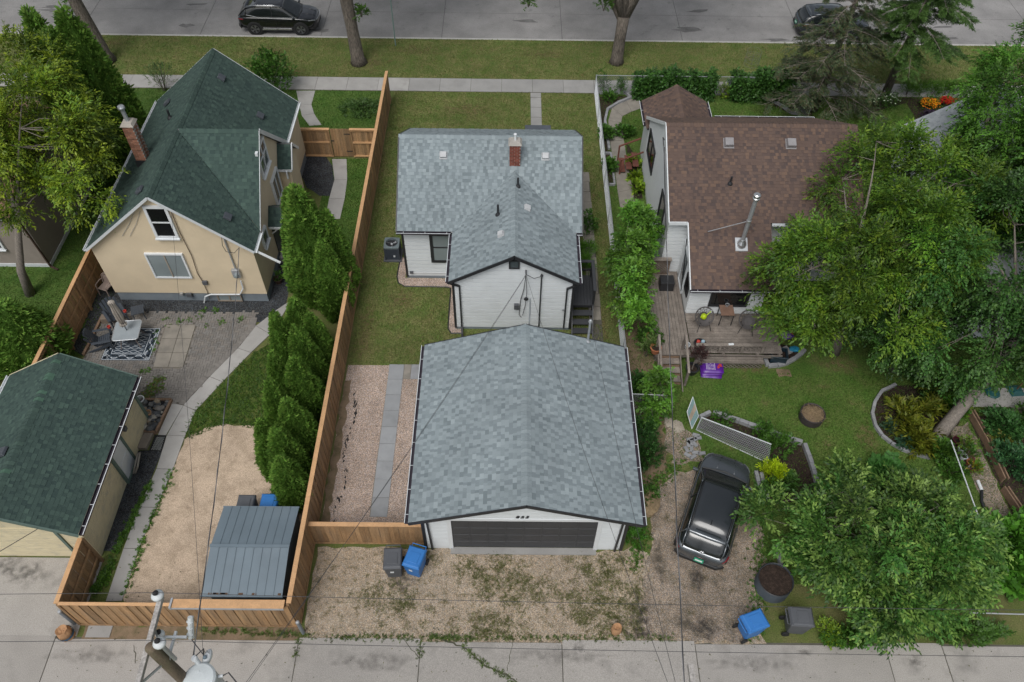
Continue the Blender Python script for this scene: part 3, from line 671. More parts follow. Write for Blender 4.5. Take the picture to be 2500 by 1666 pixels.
def boards(root, p0, p1, z0, z1, out, m, h=.23, clip=None, name='siding_board', t=.042, par=None):
    """horizontal lap boards on a vertical wall from p0 to p1 (xy); clip(z)->(s0,s1) distance range along the wall"""
    p0 = Vector((p0[0], p0[1], 0)); p1 = Vector((p1[0], p1[1], 0)); L = (p1-p0).length; d = (p1-p0)/L; o_ = Vector((out[0], out[1], 0)); z = z0; cache = {}
    while z < z1-.02:
        zt = min(z+h, z1); r0 = clip(z) if clip else (0, L); r1 = clip(zt) if clip else (0, L)
        if r0[1]-r0[0] > .03:
            r1 = (min(r1[0], r1[1]), max(r1[0], r1[1])) if r1[1] > r1[0] else ((r0[0]+r0[1])/2, (r0[0]+r0[1])/2)
            g = min(.05, h*.24); q = g/max(zt-z, 1e-3); rg_ = (r0[0]+(r1[0]-r0[0])*q, r0[1]+(r1[1]-r0[1])*q); zg = z+g; ti = t*.08; b = MB()
            def P_(s_, o2, zz): v = p0+d*s_+o_*o2; return (v.x, v.y, zz)
            b.add([P_(r0[0], ti, z), P_(r0[1], ti, z), P_(rg_[1], ti, zg), P_(rg_[0], ti, zg), P_(rg_[0], t, zg), P_(rg_[1], t, zg), P_(r1[1], t*.8, zt), P_(r1[0], t*.8, zt), P_(r1[1], .001, zt), P_(r1[0], .001, zt), P_(rg_[0], .001, zg), P_(rg_[1], .001, zg)],
                  [(0, 1, 2, 3), (3, 2, 5, 4), (4, 5, 6, 7), (7, 6, 8, 9), (5, 11, 8, 6), (10, 4, 7, 9)])
            b.build(name, m, par or root)
        z += h
def window(root, c, w, h, out, frame, glass, fw=.09, depth=.05, mull=None, sill=False, hbar=False, name='window', sash=None, off=.046):
    """c: centre of the opening on the wall plane; out: outward unit (x or y axis)"""
    c = Vector(c); o = Vector(out); s = Vector((0, 0, 1)).cross(o).normalized(); z = Vector((0, 0, 1)); b = MB()
    def brd(a0, a1, b0, b1, d0, d1, mb):
        P = [c+s*x+z*y+o*q for q in (d0, d1) for x, y in ((a0, b0), (a1, b0), (a1, b1), (a0, b1))]; mb.hexa(P)
    W, H = w/2, h/2
    brd(-W, W, H-fw, H, -.01, off+depth, b); brd(-W, W, -H, -H+fw, -.01, off+depth, b); brd(-W, -W+fw, -H+fw, H-fw, -.01, off+depth, b); brd(W-fw, W, -H+fw, H-fw, -.01, off+depth, b)
    f = b.build(name, frame, root)
    p = MB(); brd(-W+fw, W-fw, -H+fw, H-fw, -.008, off+.014, p); p.build('pane', glass, f)
    k = MB()
    if mull: 
        for x in mull: brd(-W+x*w-.025, -W+x*w+.025, -H+fw, H-fw, off+.016, off+.045, k)
    if hbar:
        for y in (hbar if isinstance(hbar, (list, tuple)) else [0]): brd(-W+fw, W-fw, y-.025, y+.025, off+.016, off+.043, k)
    if k.v: k.build('sash_bar', sash or frame, f)
    if sill: q = MB(); brd(-W-.03, W+.03, -H-.05, -H, off, off+depth+.05, q); q.build('sill', sash or frame, f)
    return f
def box_vent(root, c, s, n_up, m, sz=.36, h=.18, name='roof_vent', base=True):
    """square hood vent sitting on a slope; s: slope along-eave unit, n_up: up-slope unit"""
    c = Vector(c); u = Vector(s).normalized(); v = Vector(n_up).normalized(); n = u.cross(v).normalized(); n = n if n.z > 0 else -n; b = MB(); q = sz/2
    if base: b.hexa([c+u*x+v*y+n*z_ for z_ in (.0, .02) for x, y in ((-q*1.12, -q*1.25), (q*1.12, -q*1.25), (q*1.12, q*1.1), (-q*1.12, q*1.1))])
    b.hexa([c+u*x+v*y+n*.02 for x, y in ((-q, -q), (q, -q), (q, q), (-q, q))]+[c+u*x*.86+v*y*.86+n*(h if y < 0 else h*.85)  for x, y in ((-q, -q), (q, -q), (q, q), (-q, q))])
    return b.build(name, m, root, bevel=.015)
def stack_pipe(root, c, h, r, m, name='vent_pipe', flash=None, lean=(0, 0)):
    c = Vector(c); f = MB().tube([c-Vector((0, 0, .1)), c+Vector((lean[0], lean[1], h))], r, 10).build(name, m, root)
    k = MB(); k.lathe(c+Vector((0, 0, -.02)), [(r*2.6, -.02), (r*2.2, .04), (r*1.1, .12)], 10); k.build('flashing', flash or m, f); return f
def brick_stack(root, cx, cy, z0, z1, wx, wy, m, name='chimney', bl=.2, bh=.067, gap=.012, cap=True, seed=1, capm=None):
    R = random.Random(seed); core = MB().box(cx-wx/2+.012, cx+wx/2-.012, cy-wy/2+.012, cy+wy/2-.012, z0, z1).build(name, M_mortar, root)
    cache = {}; base = WORLD[root.name].translation
    def brick(x0, x1, y0, y1, z):
        dx, dy = round(x1-x0, 3), round(y1-y0, 3)
        if (dx, dy) not in cache:
            t = MB().box(-dx/2, dx/2, -dy/2, dy/2, 0, bh); me = mk_mesh('brick', t.v, t.f); me.materials.append(m); cache[(dx, dy)] = me
        o = add_obj('brick', cache[(dx, dy)], None, core, ((x0+x1)/2-base.x, (y0+y1)/2-base.y, z-base.z))
    z = z0; row = 0
    while z+bh < z1:
        for side in (0, 1, 2, 3):
            L = wx if side % 2 == 0 else wy; off = (row % 2)*bl*.5; a = -off
            while a < L-.02:
                a0, a1 = max(a, 0)+gap/2, min(a+bl, L)-gap/2
                if a1-a0 > .03:
                    if side == 0: brick(cx-wx/2+a0, cx-wx/2+a1, cy-wy/2, cy-wy/2+.05, z)
                    elif side == 2: brick(cx-wx/2+a0, cx-wx/2+a1, cy+wy/2-.05, cy+wy/2, z)
                    elif side == 1 and a0 > .05 and a1 < L-.05: brick(cx+wx/2-.05, cx+wx/2, cy-wy/2+a0, cy-wy/2+a1, z)
                    elif side == 3 and a0 > .05 and a1 < L-.05: brick(cx-wx/2, cx-wx/2+.05, cy-wy/2+a0, cy-wy/2+a1, z)
                a += bl
        z += bh+gap; row += 1
    if cap:
        q = MB(); W, D = wx/2+.05, wy/2+.05
        q.hexa([(cx-W, cy-D, z1), (cx+W, cy-D, z1), (cx+W, cy+D, z1), (cx-W, cy+D, z1), (cx-W*.7, cy-D*.7, z1+.12), (cx+W*.7, cy-D*.7, z1+.12), (cx+W*.7, cy+D*.7, z1+.12), (cx-W*.7, cy+D*.7, z1+.12)])
        q.build('chimney_cap', capm or M_mortar, core)
    return core
def pipe(root, pts, r, m, name, n=8): return MB().tube(pts, r, n).build(name, m, root)
def spout(root, pts, m, name='downspout', w=.08):
    b = MB()
    for a, c in zip(pts[:-1], pts[1:]): b.bar(a, c, w, w*.75)
    return b.build(name, m, root)
def dslope(n, dirv): return Vector(dirv).normalized()

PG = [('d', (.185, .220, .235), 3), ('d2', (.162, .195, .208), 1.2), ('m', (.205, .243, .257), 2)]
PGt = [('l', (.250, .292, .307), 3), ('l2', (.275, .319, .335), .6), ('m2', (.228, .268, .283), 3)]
PN = [('n1', (.044, .070, .062), 3), ('n2', (.050, .079, .069), 2), ('n3', (.038, .061, .056), 1.6)]
PNt = [('n4', (.057, .090, .077), 2), ('n2', (.050, .079, .069), 3), ('n5', (.065, .103, .086), .4)]
PB = [('b1', (.098, .070, .061), 3), ('b2', (.114, .080, .067), 2), ('b3', (.083, .062, .057), 1.5)]
PBt = [('b4', (.134, .091, .072), 2), ('b2', (.114, .080, .067), 3), ('b5', (.148, .099, .075), .5)]
PTN = [('t1', (.24, .15, .105), 3), ('t2', (.29, .185, .13), 3), ('t3', (.20, .13, .095), 1)]

# ------------------------------------------------ white house with grey roof
H1 = thing('house', 'white sided house with grey shingle roof and red brick chimney behind the garage', 'house', (-.8, 26.5, 0))
RY, RZ, EZ, EY0, EY1, XL, XR = 27.8, 5.41, 3.18, 24.3, 31.3, -4.68, 3.06
b = MB().box(-4.5, 2.86, 24.66, 30.95, .12, 3.12)
for x0, x1 in ((-4.5, -4.38), (2.74, 2.86)):
    b.add([(x0, 24.66, 3.12), (x1, 24.66, 3.12), (x1, 30.95, 3.12), (x0, 30.95, 3.12), (x0, RY, 5.2), (x1, RY, 5.2)], [(0, 4, 5, 1), (2, 5, 4, 3), (0, 3, 4), (1, 5, 2)])
wm = b.build('wall', M_side, H1)
boards(H1, (-4.5, 24.66), (-2.0, 24.66), .16, 3.1, (0, -1), M_side, .228, par=wm)
boards(H1, (2.5, 24.66), (2.86, 24.66), .16, 3.1, (0, -1), M_side, .228, par=wm)
boards(H1, (-4.5, 30.95), (-4.5, 24.66), .16, 3.1, (-1, 0), M_side, .228, par=wm)
boards(H1, (2.86, 24.66), (2.86, 30.95), .16, 3.1, (1, 0), M_side, .228, par=wm)
MB().box(-4.52, 2.88, 24.64, 30.97, 0, .125).build('foundation', M_found, H1)
wg = MB().box(-2.2, 2.6, 21.72, 24.64, .10, 3.02)
AX, AZ = .215, 4.6
wg.add([(-2.2, 21.72, 3.02), (2.6, 21.72, 3.02), (AX, 21.72, 4.42), (-2.2, 21.84, 3.02), (2.6, 21.84, 3.02), (AX, 21.84, 4.42)], [(0, 1, 2), (5, 4, 3), (0, 2, 5, 3), (1, 4, 5, 2)])
ww = wg.build('wing_wall', M_side, H1)
def gclip(z, L=4.8, z0=3.02, zt=4.42, mid=2.415):
    if z <= z0: return (0, L)
    t = (z-z0)/(zt-z0); return (mid*t, L-(L-mid)*t)
boards(H1, (-2.2, 21.72), (2.6, 21.72), .12, 4.40, (0, -1), M_side, .228, clip=gclip, par=ww)
boards(H1, (2.6, 21.72), (2.6, 24.64), .12, 3.0, (1, 0), M_side, .228, par=ww)
MB().box(-2.22, 2.62, 21.70, 24.6, 0, .105).build('foundation', M_found, H1)
for x, y, z_ in ((-4.505, 24.655, 3.1), (2.865, 24.655, 3.1), (-2.205, 21.715, 3.0), (2.605, 21.715, 3.0)): MB().box(x-.048, x+.048, y-.048, y+.048, .1, z_).build('corner_trim', M_black, H1)
vY = EY0+(3.15-EZ)/((RZ-EZ)/(RY-EY0)); rYe = EY0+(AZ-EZ)/((RZ-EZ)/(RY-EY0))
pl_w = [[(-2.35, vY, 3.15), (-2.35, 21.5, 3.15), (AX, 21.5, AZ), (AX, rYe, AZ)], [(2.78, 21.5, 3.15), (2.78, vY, 3.15), (AX, rYe, AZ), (AX, 21.5, AZ)]]
pl_m = [[(XL, EY0, EZ), (XR, EY0, EZ), (XR, RY, RZ), (XL, RY, RZ)], [(XR, EY1, EZ), (XL, EY1, EZ), (XL, RY, RZ), (XR, RY, RZ)]]
def skip_v(c):
    if c.y > rYe or c.y < EY0-.1: return False
    t = (c.y-vY)/(rYe-vY); return c.z > 3 and -2.35+.25+2.565*t < c.x < 2.78-.25-2.565*t and abs(c.z-(EZ+(c.y-EY0)*(RZ-EZ)/(RY-EY0))) < .12 and c.y < rYe-.3
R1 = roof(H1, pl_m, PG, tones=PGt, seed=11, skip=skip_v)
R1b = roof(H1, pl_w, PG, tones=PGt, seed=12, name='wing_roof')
sl = (RZ-EZ)/(RY-EY0); sw_ = (AZ-3.15)/(AX+2.35)
ridge_caps(R1, (XL, RY, RZ-.03), (XR, RY, RZ-.03), (0, -1, -sl), (0, 1, -sl), PGt, w=.17)
ridge_caps(R1b, (AX, 21.5, AZ-.03), (AX, rYe, AZ-.03), (-1, 0, -sw_), (1, 0, -sw_), PGt, w=.17)
for x in (XL, XR):
    rake(H1, (x, EY0, EZ-.09), (x, RY, RZ-.09), M_black); rake(H1, (x, RY, RZ-.09), (x, EY1, EZ-.09), M_black)
rake(H1, (-2.35, 21.47, 3.06), (AX, 21.47, AZ-.09), M_black, .04, .13); rake(H1, (AX, 21.47, AZ-.09), (2.78, 21.47, 3.06), M_black, .04, .13)
gutter(H1, (XL, EY0, EZ-.06), (-2.42, EY0, EZ-.06), M_gutter, M_white2, (0, -1, 0)); gutter(H1, (2.82, EY0, EZ-.06), (XR, EY0, EZ-.06), M_gutter, M_white2, (0, -1, 0))
gutter(H1, (-2.36, 21.5, 3.09), (-2.36, 24.2, 3.09), M_gutter, M_white2, (-1, 0, 0)); gutter(H1, (2.79, 21.5, 3.09), (2.79, 24.2, 3.09), M_gutter, M_white2, (1, 0, 0))
spout(H1, [(-2.42, 21.55, 3.0), (-1.95, 21.64, 2.72), (-1.95, 21.64, .25), (-1.92, 21.3, .12), (-1.9, 20.8, .08)], M_black)
spout(H1, [(2.85, 21.55, 3.0), (2.35, 21.64, 2.62), (2.35, 21.64, .2)], M_black)
# soffits
MB().box(XL+.06, XR-.06, EY0+.02, 24.66, EZ-.10, EZ-.07).build('soffit', M_white2, H1)
window(H1, (-2.72, 24.64, 1.93), 1.3, 1.72, (0, -1, 0), M_black, M_glass2, fw=.13, hbar=[.05])
window(H1, (.22, 21.70, 3.98), .42, .46, (0, -1, 0), M_black, M_glass, fw=.05, name='attic_window')
window(H1, (2.88, 27.2, 1.9), 1.2, 1.3, (1, 0, 0), M_black, M_glass2, fw=.1, hbar=True)
MB().box(-1.68, -1.44, 21.66, 21.70, 2.98, 3.2).build('wall_vent', M_white, H1)
brick_stack(H1, .22, 26.9, 4.6, 5.74, .46, .42, M_brick, bl=.21, seed=2)
fl = pipe(H1, [(.22, 26.9, 5.78), (.22, 26.9, 6.12)], .05, M_white, 'flue')
MB().lathe((.22, 26.9, 6.10), [(.03, 0), (.07, .02), (.07, .05), (.03, .08)], 12).build('flue_cap', M_white, fl)
M_vwht = mat('vent_white', (.46, .47, .48), rough=.6); u_ = (1, 0, 0); vm = Vector((0, 1, sl)).normalized()
for x in (-2.78, 1.5): box_vent(H1, (x, 27.05, EZ+(27.05-EY0)*sl-.005), u_, vm, M_vwht, .29, .15)
wl_ = Vector((1, 0, sw_)).normalized(); wr_ = Vector((-1, 0, sw_)).normalized()
zl = lambda x: 3.15+(x+2.35)*sw_
zr = lambda x: 3.15+(2.78-x)*sw_
box_vent(H1, (-.30, 22.95, zl(-.30)), (0, 1, 0), wl_, M_vwht, .25, .13); box_vent(H1, (.72, 24.5, zr(.72)), (0, 1, 0), wr_, M_vwht, .25, .13)
stack_pipe(H1, (-.45, 24.2, zl(-.45)), .5, .045, M_black); stack_pipe(H1, (.35, 25.6, zr(.35)), .42, .045, M_black)
MB().box(.72, 1.95, 31.0, 32.1, 2.72, 2.84).build('door_canopy', mat('slate_roofing', (.07, .08, .095), rough=.8), H1); MB().box(.95, 1.75, 30.96, 31.0, .3, 2.4).build('front_door', M_char, H1)
# service mast and cables on the wing gable
pipe(H1, [(1.3, 21.62, .2), (1.3, 21.62, 3.35)], .028, M_black, 'service_conduit'); MB().lathe((1.3, 21.6, 3.35), [(.04, 0), (.06, .05), (.03, .14)], 8).build('service_head', M_char, H1)
sp = (.68, 21.45, 3.62); MB().cbox((.68, 21.6, 3.62), (.05, .25, .05)).build('cable_bracket', M_char, H1)
pipe(H1, [sp, (.62, 21.62, 2.6), (.5, 21.64, 1.9), (.46, 21.66, 1.0), (.55, 21.6, .9)], .014, M_wire, 'cable'); pipe(H1, [sp, (1.0, 21.5, 3.35), (1.3, 21.55, 3.42)], .012, M_wire, 'cable')
pipe(H1, [sp, (.74, 21.62, 2.4), (.7, 21.64, 1.6), (.60, 21.62, 1.0)], .012, M_wire, 'cable')
MB().cbox((.34, 21.62, 1.55), (.2, .12, .26)).build('meter_box', M_bin, H1); MB().lathe((.72, 21.62, 2.05), [(.02, 0), (.09, .01), (.09, .05), (.03, .08)], 12, axis=(0, -1, 0)).build('light_fixture', M_black, H1)
MB().cbox((2.28, 21.66, 1.35), (.1, .08, .1)).build('outlet_cover', M_galv, H1)
pipe(H1, [(-4.25, 24.58, .42), (-2.5, 24.58, .42)], .018, M_white, 'conduit'); MB().cbox((-4.3, 24.58, .42), (.16, .1, .09)).build('junction', M_bin, H1); MB().cbox((-2.6, 24.56, .5), (.2, .14, .2)).build('hose_tap', M_bin, H1)

# ------------------------------------------------ garage 825
H2 = thing('garage', 'white garage with grey shingle roof and wide charcoal door numbered 825', 'garage', (.64, 15, 0))
GX0, GX1, GY0, GY1 = -2.74, 3.98, 11.78, 18.42; gx = .63; ge0, ge1, gez, grz, gyf, gyb = -3.12, 4.38, 2.60, 3.86, 11.46, 18.72
gs_ = (grz-gez)/(gx-ge0)
b = MB(); b.box(GX0, GX1, GY0+.1, GY1, 0, 2.66)
b.box(GX0, -1.86, GY0, GY0+.1, 0, 2.2); b.box(3.08, GX1, GY0, GY0+.1, 0, 2.2)
b.add([(GX0, GY0, 2.2), (GX1, GY0, 2.2), (GX1, GY0, 2.66), (gx, GY0, 3.76), (GX0, GY0, 2.66)], [(0, 1, 2, 3, 4)])
b.add([(GX0, GY0+.1, 2.66), (GX1, GY0+.1, 2.66), (gx, GY0+.1, 3.76)], [(2, 1, 0)])
b.add([(GX0, GY1, 2.66), (GX1, GY1, 2.66), (gx, GY1, 3.76)], [(2, 1, 0)])
gw = b.build('wall', M_side, H2)
MB().box(GX0-.012, GX1+.012, GY0+.14, GY1+.012, 0, .14).build('foundation', M_conc, H2)
boards(H2, (GX0, GY0), (-1.90, GY0), .10, 2.2, (0, -1), M_side, .105, par=gw, t=.014); boards(H2, (3.12, GY0), (GX1, GY0), .10, 2.2, (0, -1), M_side, .105, par=gw, t=.014)
def gg(z, L=GX1-GX0):
    if z < 2.62: return (0, L)
    t = (z-2.62)/(3.74-2.62); return (t*(gx-GX0), L-t*(GX1-gx))
boards(H2, (GX0, GY0), (GX1, GY0), 2.22, 3.70, (0, -1), M_side, .105, clip=gg, par=gw, t=.014)
boards(H2, (GX0, GY1), (GX0, GY0), .15, 2.5, (-1, 0), M_side, .21, par=gw, t=.014)
boards(H2, (GX1, GY0), (GX1, GY1), .15, 2.5, (1, 0), M_side, .21, par=gw, t=.014)
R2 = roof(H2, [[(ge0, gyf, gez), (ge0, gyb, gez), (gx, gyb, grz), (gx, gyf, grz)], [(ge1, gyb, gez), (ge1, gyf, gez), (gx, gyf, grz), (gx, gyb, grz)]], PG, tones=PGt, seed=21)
ridge_caps(R2, (gx, gyf, grz-.03), (gx, gyb, grz-.03), (-1, 0, -gs_), (1, 0, -gs_), PGt, w=.18)
for y in (gyf-.02, gyb+.02):
    rake(H2, (ge0, y, gez-.08), (gx, y, grz-.08), M_black, .04, .13); rake(H2, (gx, y, grz-.08), (ge1, y, gez-.08), M_black, .04, .13)
gutter(H2, (ge0-.005, gyf, gez-.05), (ge0-.005, gyb, gez-.05), M_gutter, M_white2, (-1, 0, 0)); gutter(H2, (ge1+.005, gyf, gez-.05), (ge1+.005, gyb, gez-.05), M_gutter, M_white2, (1, 0, 0))
dr = MB().box(-1.80, 3.02, GY0+.03, GY0+.07, .12, 2.16).build('garage_door', M_char, H2)
for i in range(4):
    z = .13+i*.505
    for j in range(8):
        x = -1.79+j*.6; MB().box(x+.03, x+.57, GY0-.004, GY0+.03, z+.05, z+.45).build('door_panel', M_char, dr, bevel=.012)
    MB().box(-1.79, 3.01, GY0+.006, GY0+.03, z+.002, z+.497).build('door_section', M_char, dr)
k = MB(); k.box(-1.94, -1.80, GY0-.03, GY0+.03, 0, 2.3); k.box(3.02, 3.16, GY0-.03, GY0+.03, 0, 2.3); k.box(-1.80, 3.02, GY0-.03, GY0+.03, 2.16, 2.3)
k.build('door_frame', M_white, H2)
MB().box(-1.9, 3.12, GY0-.22, GY0+.02, 0, .07).build('door_sill', M_conc2, H2)
for x in (GX0, GX1): MB().box(x-.055, x+.055, GY0-.04, GY0+.05, 0, 2.5).build('corner_trim', M_black, H2)
spout(H2, [(ge0-.06, GY0-.2, gez-.1), (-2.58, GY0-.07, 2.2), (-2.52, GY0-.07, .1)], M_black); spout(H2, [(ge1+.06, GY0-.2, gez-.1), (3.82, GY0-.07, 2.2), (3.76, GY0-.07, .05)], M_black)
def text(root, s, loc, size, m, rot, name, ext=.012, sx=1.0, shear=0.0):
    cu = bpy.data.curves.new(name, 'FONT'); cu.body = s; cu.size = size; cu.extrude = ext; cu.align_x = 'CENTER'; cu.align_y = 'CENTER'; cu.shear = shear; cu.space_character = 1.25
    o = bpy.data.objects.new(name, cu); link(o); bpy.context.view_layer.update()
    me = bpy.data.meshes.new_from_object(o); bpy.data.objects.remove(o); me.materials.append(m); me.name = name
    q = add_obj(name, me, None, root); base = WORLD[root.name]; q.location = base.inverted() @ Vector(loc); q.rotation_euler = rot; q.scale = (sx, 1, 1); return q
text(H2, '825', (.52, GY0-.035, 2.46), .2, M_black, (pi/2, 0, 0), 'house_number', .012, 1.25, .2)
pipe(H2, [(2.97, 18.62, 2.85), (2.97, 18.6, 4.15)], .045, M_galv, 'service_mast'); MB().lathe((2.97, 18.6, 4.12), [(.05, 0), (.08, .06), (.05, .15), (.02, .18)], 10).build('mast_head', M_galv, H2)
MB().lathe((2.97, 18.62, 3.02), [(.16, -.1), (.12, .0), (.05, .1)], 10).build('mast_flashing', M_galv, H2)
pipe(H2, [(.78, 18.82, 2.4), (.78, 18.82, 5.15)], .03, M_galv, 'antenna_mast')

# ------------------------------------------------ yellow stucco house
H3 = thing('house', 'yellow stucco house with dark green shingle roof and cross gable', 'house', (-13.6, 28, 0))
yrx, yrz, yel, yer, yez, yf, yb_ = -13.58, 6.10, -17.0, -10.24, 3.30, 22.9, 33.1
MB().box(-16.86, -10.42, 23.14, 32.9, 0, .52).build('foundation', M_found, H3)
b = MB(); b.box(-16.9, -10.38, 23.1, 32.94, .52, 3.25)
for y0, y1 in ((23.1, 23.3), (32.74, 32.94)): b.add([(-16.9, y0, 3.25), (-10.38, y0, 3.25), (yrx, y0, 5.98), (-16.9, y1, 3.25), (-10.38, y1, 3.25), (yrx, y1, 5.98)], [(0, 1, 2), (5, 4, 3), (0, 2, 5, 3), (1, 4, 5, 2)])
b.add([(-10.38, 24.2, 3.25), (-10.38, 29.85, 3.25), (-10.38, 27.05, 5.95), (-10.6, 24.2, 3.25), (-10.6, 29.85, 3.25), (-10.6, 27.05, 5.95)], [(0, 1, 2), (5, 4, 3), (0, 2, 5, 3), (1, 4, 5, 2)])
b.build('wall', M_stucco, H3)
cg = 27.07
py = [[(yel, yf, yez), (yel, yb_, yez), (yrx, yb_, yrz), (yrx, yf, yrz)],
      [(yer, 24.1, yez), (yer, yf, yez), (yrx, yf, yrz), (yrx, cg, yrz)], [(yer, yb_, yez), (yer, 30.0, yez), (yrx, cg, yrz), (yrx, yb_, yrz)],
      [(yer, 24.1, yez), (yrx, cg, yrz), (yer, cg, yrz)], [(yer, 30.0, yez), (yer, cg, yrz), (yrx, cg, yrz)]]
# cross gable planes: give them an eave-parallel first edge by splitting from the gable corner
def tri_roof(e, r0, r1):
    e = Vector(e); r0 = Vector(r0); r1 = Vector(r1); return [tuple(e), tuple(e+(r1-r0).normalized()*.001), tuple(r1), tuple(r0)]
py[3] = tri_roof((yer-.001, 24.1, yez), (yrx, cg, yrz), (yer, cg, yrz)); py[4] = tri_roof((yer, 30.0, yez), (yer, cg, yrz), (yrx, cg, yrz))
R3 = roof(H3, py, PN, tones=PNt, seed=31)
ysl = (yrz-yez)/(yrx-yel); ysr = (yrz-yez)/(yer-yrx); ysg = (yrz-yez)/(cg-24.1)
ridge_caps(R3, (yrx, yf, yrz-.02), (yrx, yb_, yrz-.02), (-1, 0, -ysl), (1, 0, -ysr), PNt, w=.18)
ridge_caps(R3, (yrx+.1, cg, yrz-.02), (yer, cg, yrz-.02), (0, -1, -ysg), (0, 1, -ysg), PNt, w=.18)
for y in (yf-.02, yb_+.02):
    rake(H3, (yel, y, yez-.08), (yrx, y, yrz-.08), M_white2, .03, .10); rake(H3, (yrx, y, yrz-.08), (yer, y, yez-.08), M_white2, .03, .10)
rake(H3, (yer+.01, 24.1, yez-.06), (yer+.01, cg, yrz-.07), M_white2, .02, .08); rake(H3, (yer+.01, cg, yrz-.07), (yer+.01, 30.0, yez-.06), M_white2, .02, .18)
gutter(H3, (yel, yf, yez-.06), (yel, yb_, yez-.06), M_white, M_white, (-1, 0, 0)); gutter(H3, (yer, 30.05, yez-.06), (yer, yb_, yez-.06), M_white, M_white, (1, 0, 0)); gutter(H3, (yer, yf, yez-.06), (yer, 24.05, yez-.06), M_white, M_white, (1, 0, 0))
spout(H3, [(yer+.06, 23.0, 3.18), (-9.3, 22.85, 2.7)], M_white)
window(H3, (-13.55, 23.1, 4.66), .92, 1.66, (0, -1, 0), M_white, M_gdark, fw=.11, hbar=[0.0], sill=True)
window(H3, (-14.04, 23.1, 2.24), 1.55, 1.42, (0, -1, 0), M_white, M_glass2, fw=.07, mull=[.5], sash=mat('tan_sash', (.30, .26, .21)))
window(H3, (-12.05, 23.14, .28), 1.05, .42, (0, -1, 0), mat('tan_frame', (.24, .20, .16)), M_glass2, fw=.05, mull=[.5], name='basement_window')
window(H3, (-10.38, 26.9, 4.83), 1.22, 1.32, (1, 0, 0), M_white, M_glass, fw=.10, mull=[.5], hbar=[.1], sill=True)
window(H3, (-10.38, 27.55, 2.7), 1.1, 1.4, (1, 0, 0), M_white, M_glass, fw=.09, mull=[.5])
window(H3, (-10.38, 24.6, 2.45), .7, .75, (1, 0, 0), M_white, M_glass, fw=.08, sill=True)
# small gabled bay and door canopy on the east wall
def little_gable(y0, yr, y1, ze, zr, xo, nm, walls):
    polys = [[(-10.40, y0, ze), (xo, y0, ze), (xo, yr, zr), (-10.40, yr, zr)], [(xo, y1, ze), (-10.40, y1, ze), (-10.40, yr, zr), (xo, yr, zr)]]
    r = roof(H3, polys, PN, tones=PNt, seed=5, parts=False, name=nm, thick=.05)
    rake(H3, (xo+.02, y0, ze-.06), (xo+.02, yr, zr-.06), M_white, .04, .12); rake(H3, (xo+.02, yr, zr-.06), (xo+.02, y1, ze-.06), M_white, .04, .12)
    MB().box(-10.36, xo, y0-.03, y0+.01, ze-.14, ze-.03).build('fascia', M_white, H3)
    if walls:
        b = MB().box(-10.37, xo-.12, y0+.15, y1-.15, .5, ze-.05); b.add([(xo-.12, y0+.15, ze-.05), (xo-.12, y1-.15, ze-.05), (xo-.12, yr, zr-.12), (-10.37, y0+.15, ze-.05), (-10.37, y1-.15, ze-.05), (-10.37, yr, zr-.12)], [(0, 1, 2), (0, 2, 5, 3), (1, 4, 5, 2)])
        b.build('bay_wall', M_stucco, H3); MB().box(-10.37, xo-.14, y0+.17, y1-.17, 0, .5).build('foundation', M_found, H3)
little_gable(28.3, 29.1, 29.9, 3.08, 3.92, -9.74, 'bay_roof', True)
little_gable(25.35, 26.05, 26.75, 2.35, 2.92, -9.75, 'canopy_roof', False)
spout(H3, [(-9.98, 28.27, 3.0), (-9.98, 28.24, 2.6)], M_white)
MB().box(-10.37, -10.33, 25.65, 26.5, .45, 2.2).build('side_door', M_char, H3)
k = MB(); k.bar((-10.34, 25.5, 1.8), (-9.85, 25.42, 2.3), .05, .05); k.bar((-10.34, 26.6, 1.8), (-9.85, 26.7, 2.3), .05, .05); k.build('canopy_brace', M_white, H3)
MB().box(-10.36, -9.7, 25.5, 26.65, 0, .3).build('door_step', M_conc, H3)
# chimney
brick_stack(H3, -15.35, 26.9, 4.3, 6.45, .44, .48, M_brick2, bl=.2, seed=4, capm=mat('cap_concrete', (.34, .31, .27), var=.15))
fl = pipe(H3, [(-15.35, 26.9, 6.5), (-15.38, 26.9, 7.2)], .085, M_galv, 'flue'); MB().lathe((-15.38, 26.9, 7.1), [(.10, 0), (.14, .02), (.15, .1), (.12, .16), (.02, .18)], 12).build('flue_cap', M_alum, fl)
MB().box(-15.61, -15.09, 26.62, 27.18, 4.2, 4.78).build('chimney_flashing', M_black, H3)
zL = lambda x: yez+(x-yel)*ysl
zR = lambda x: yez+(yer-x)*ysr
vL = Vector((1, 0, ysl)).normalized(); vR = Vector((-1, 0, ysr)).normalized()
M_vent = mat('vent_slate', (.06, .068, .08), rough=.5)
for x, y in ((-12.95, 31.5), (-11.35, 29.6+1.0), (-11.3, 23.9)): box_vent(H3, (x, y, zR(x)), (0, 1, 0), vR, M_vent, .34, .13, base=False)
for x, y in ((-15.6, 31.2), (-14.3, 23.9)): box_vent(H3, (x, y, zL(x)), (0, 1, 0), vL, M_vent, .34, .13, base=False)
stack_pipe(H3, (-14.65, 29.0, zL(-14.65)), .4, .05, M_black)
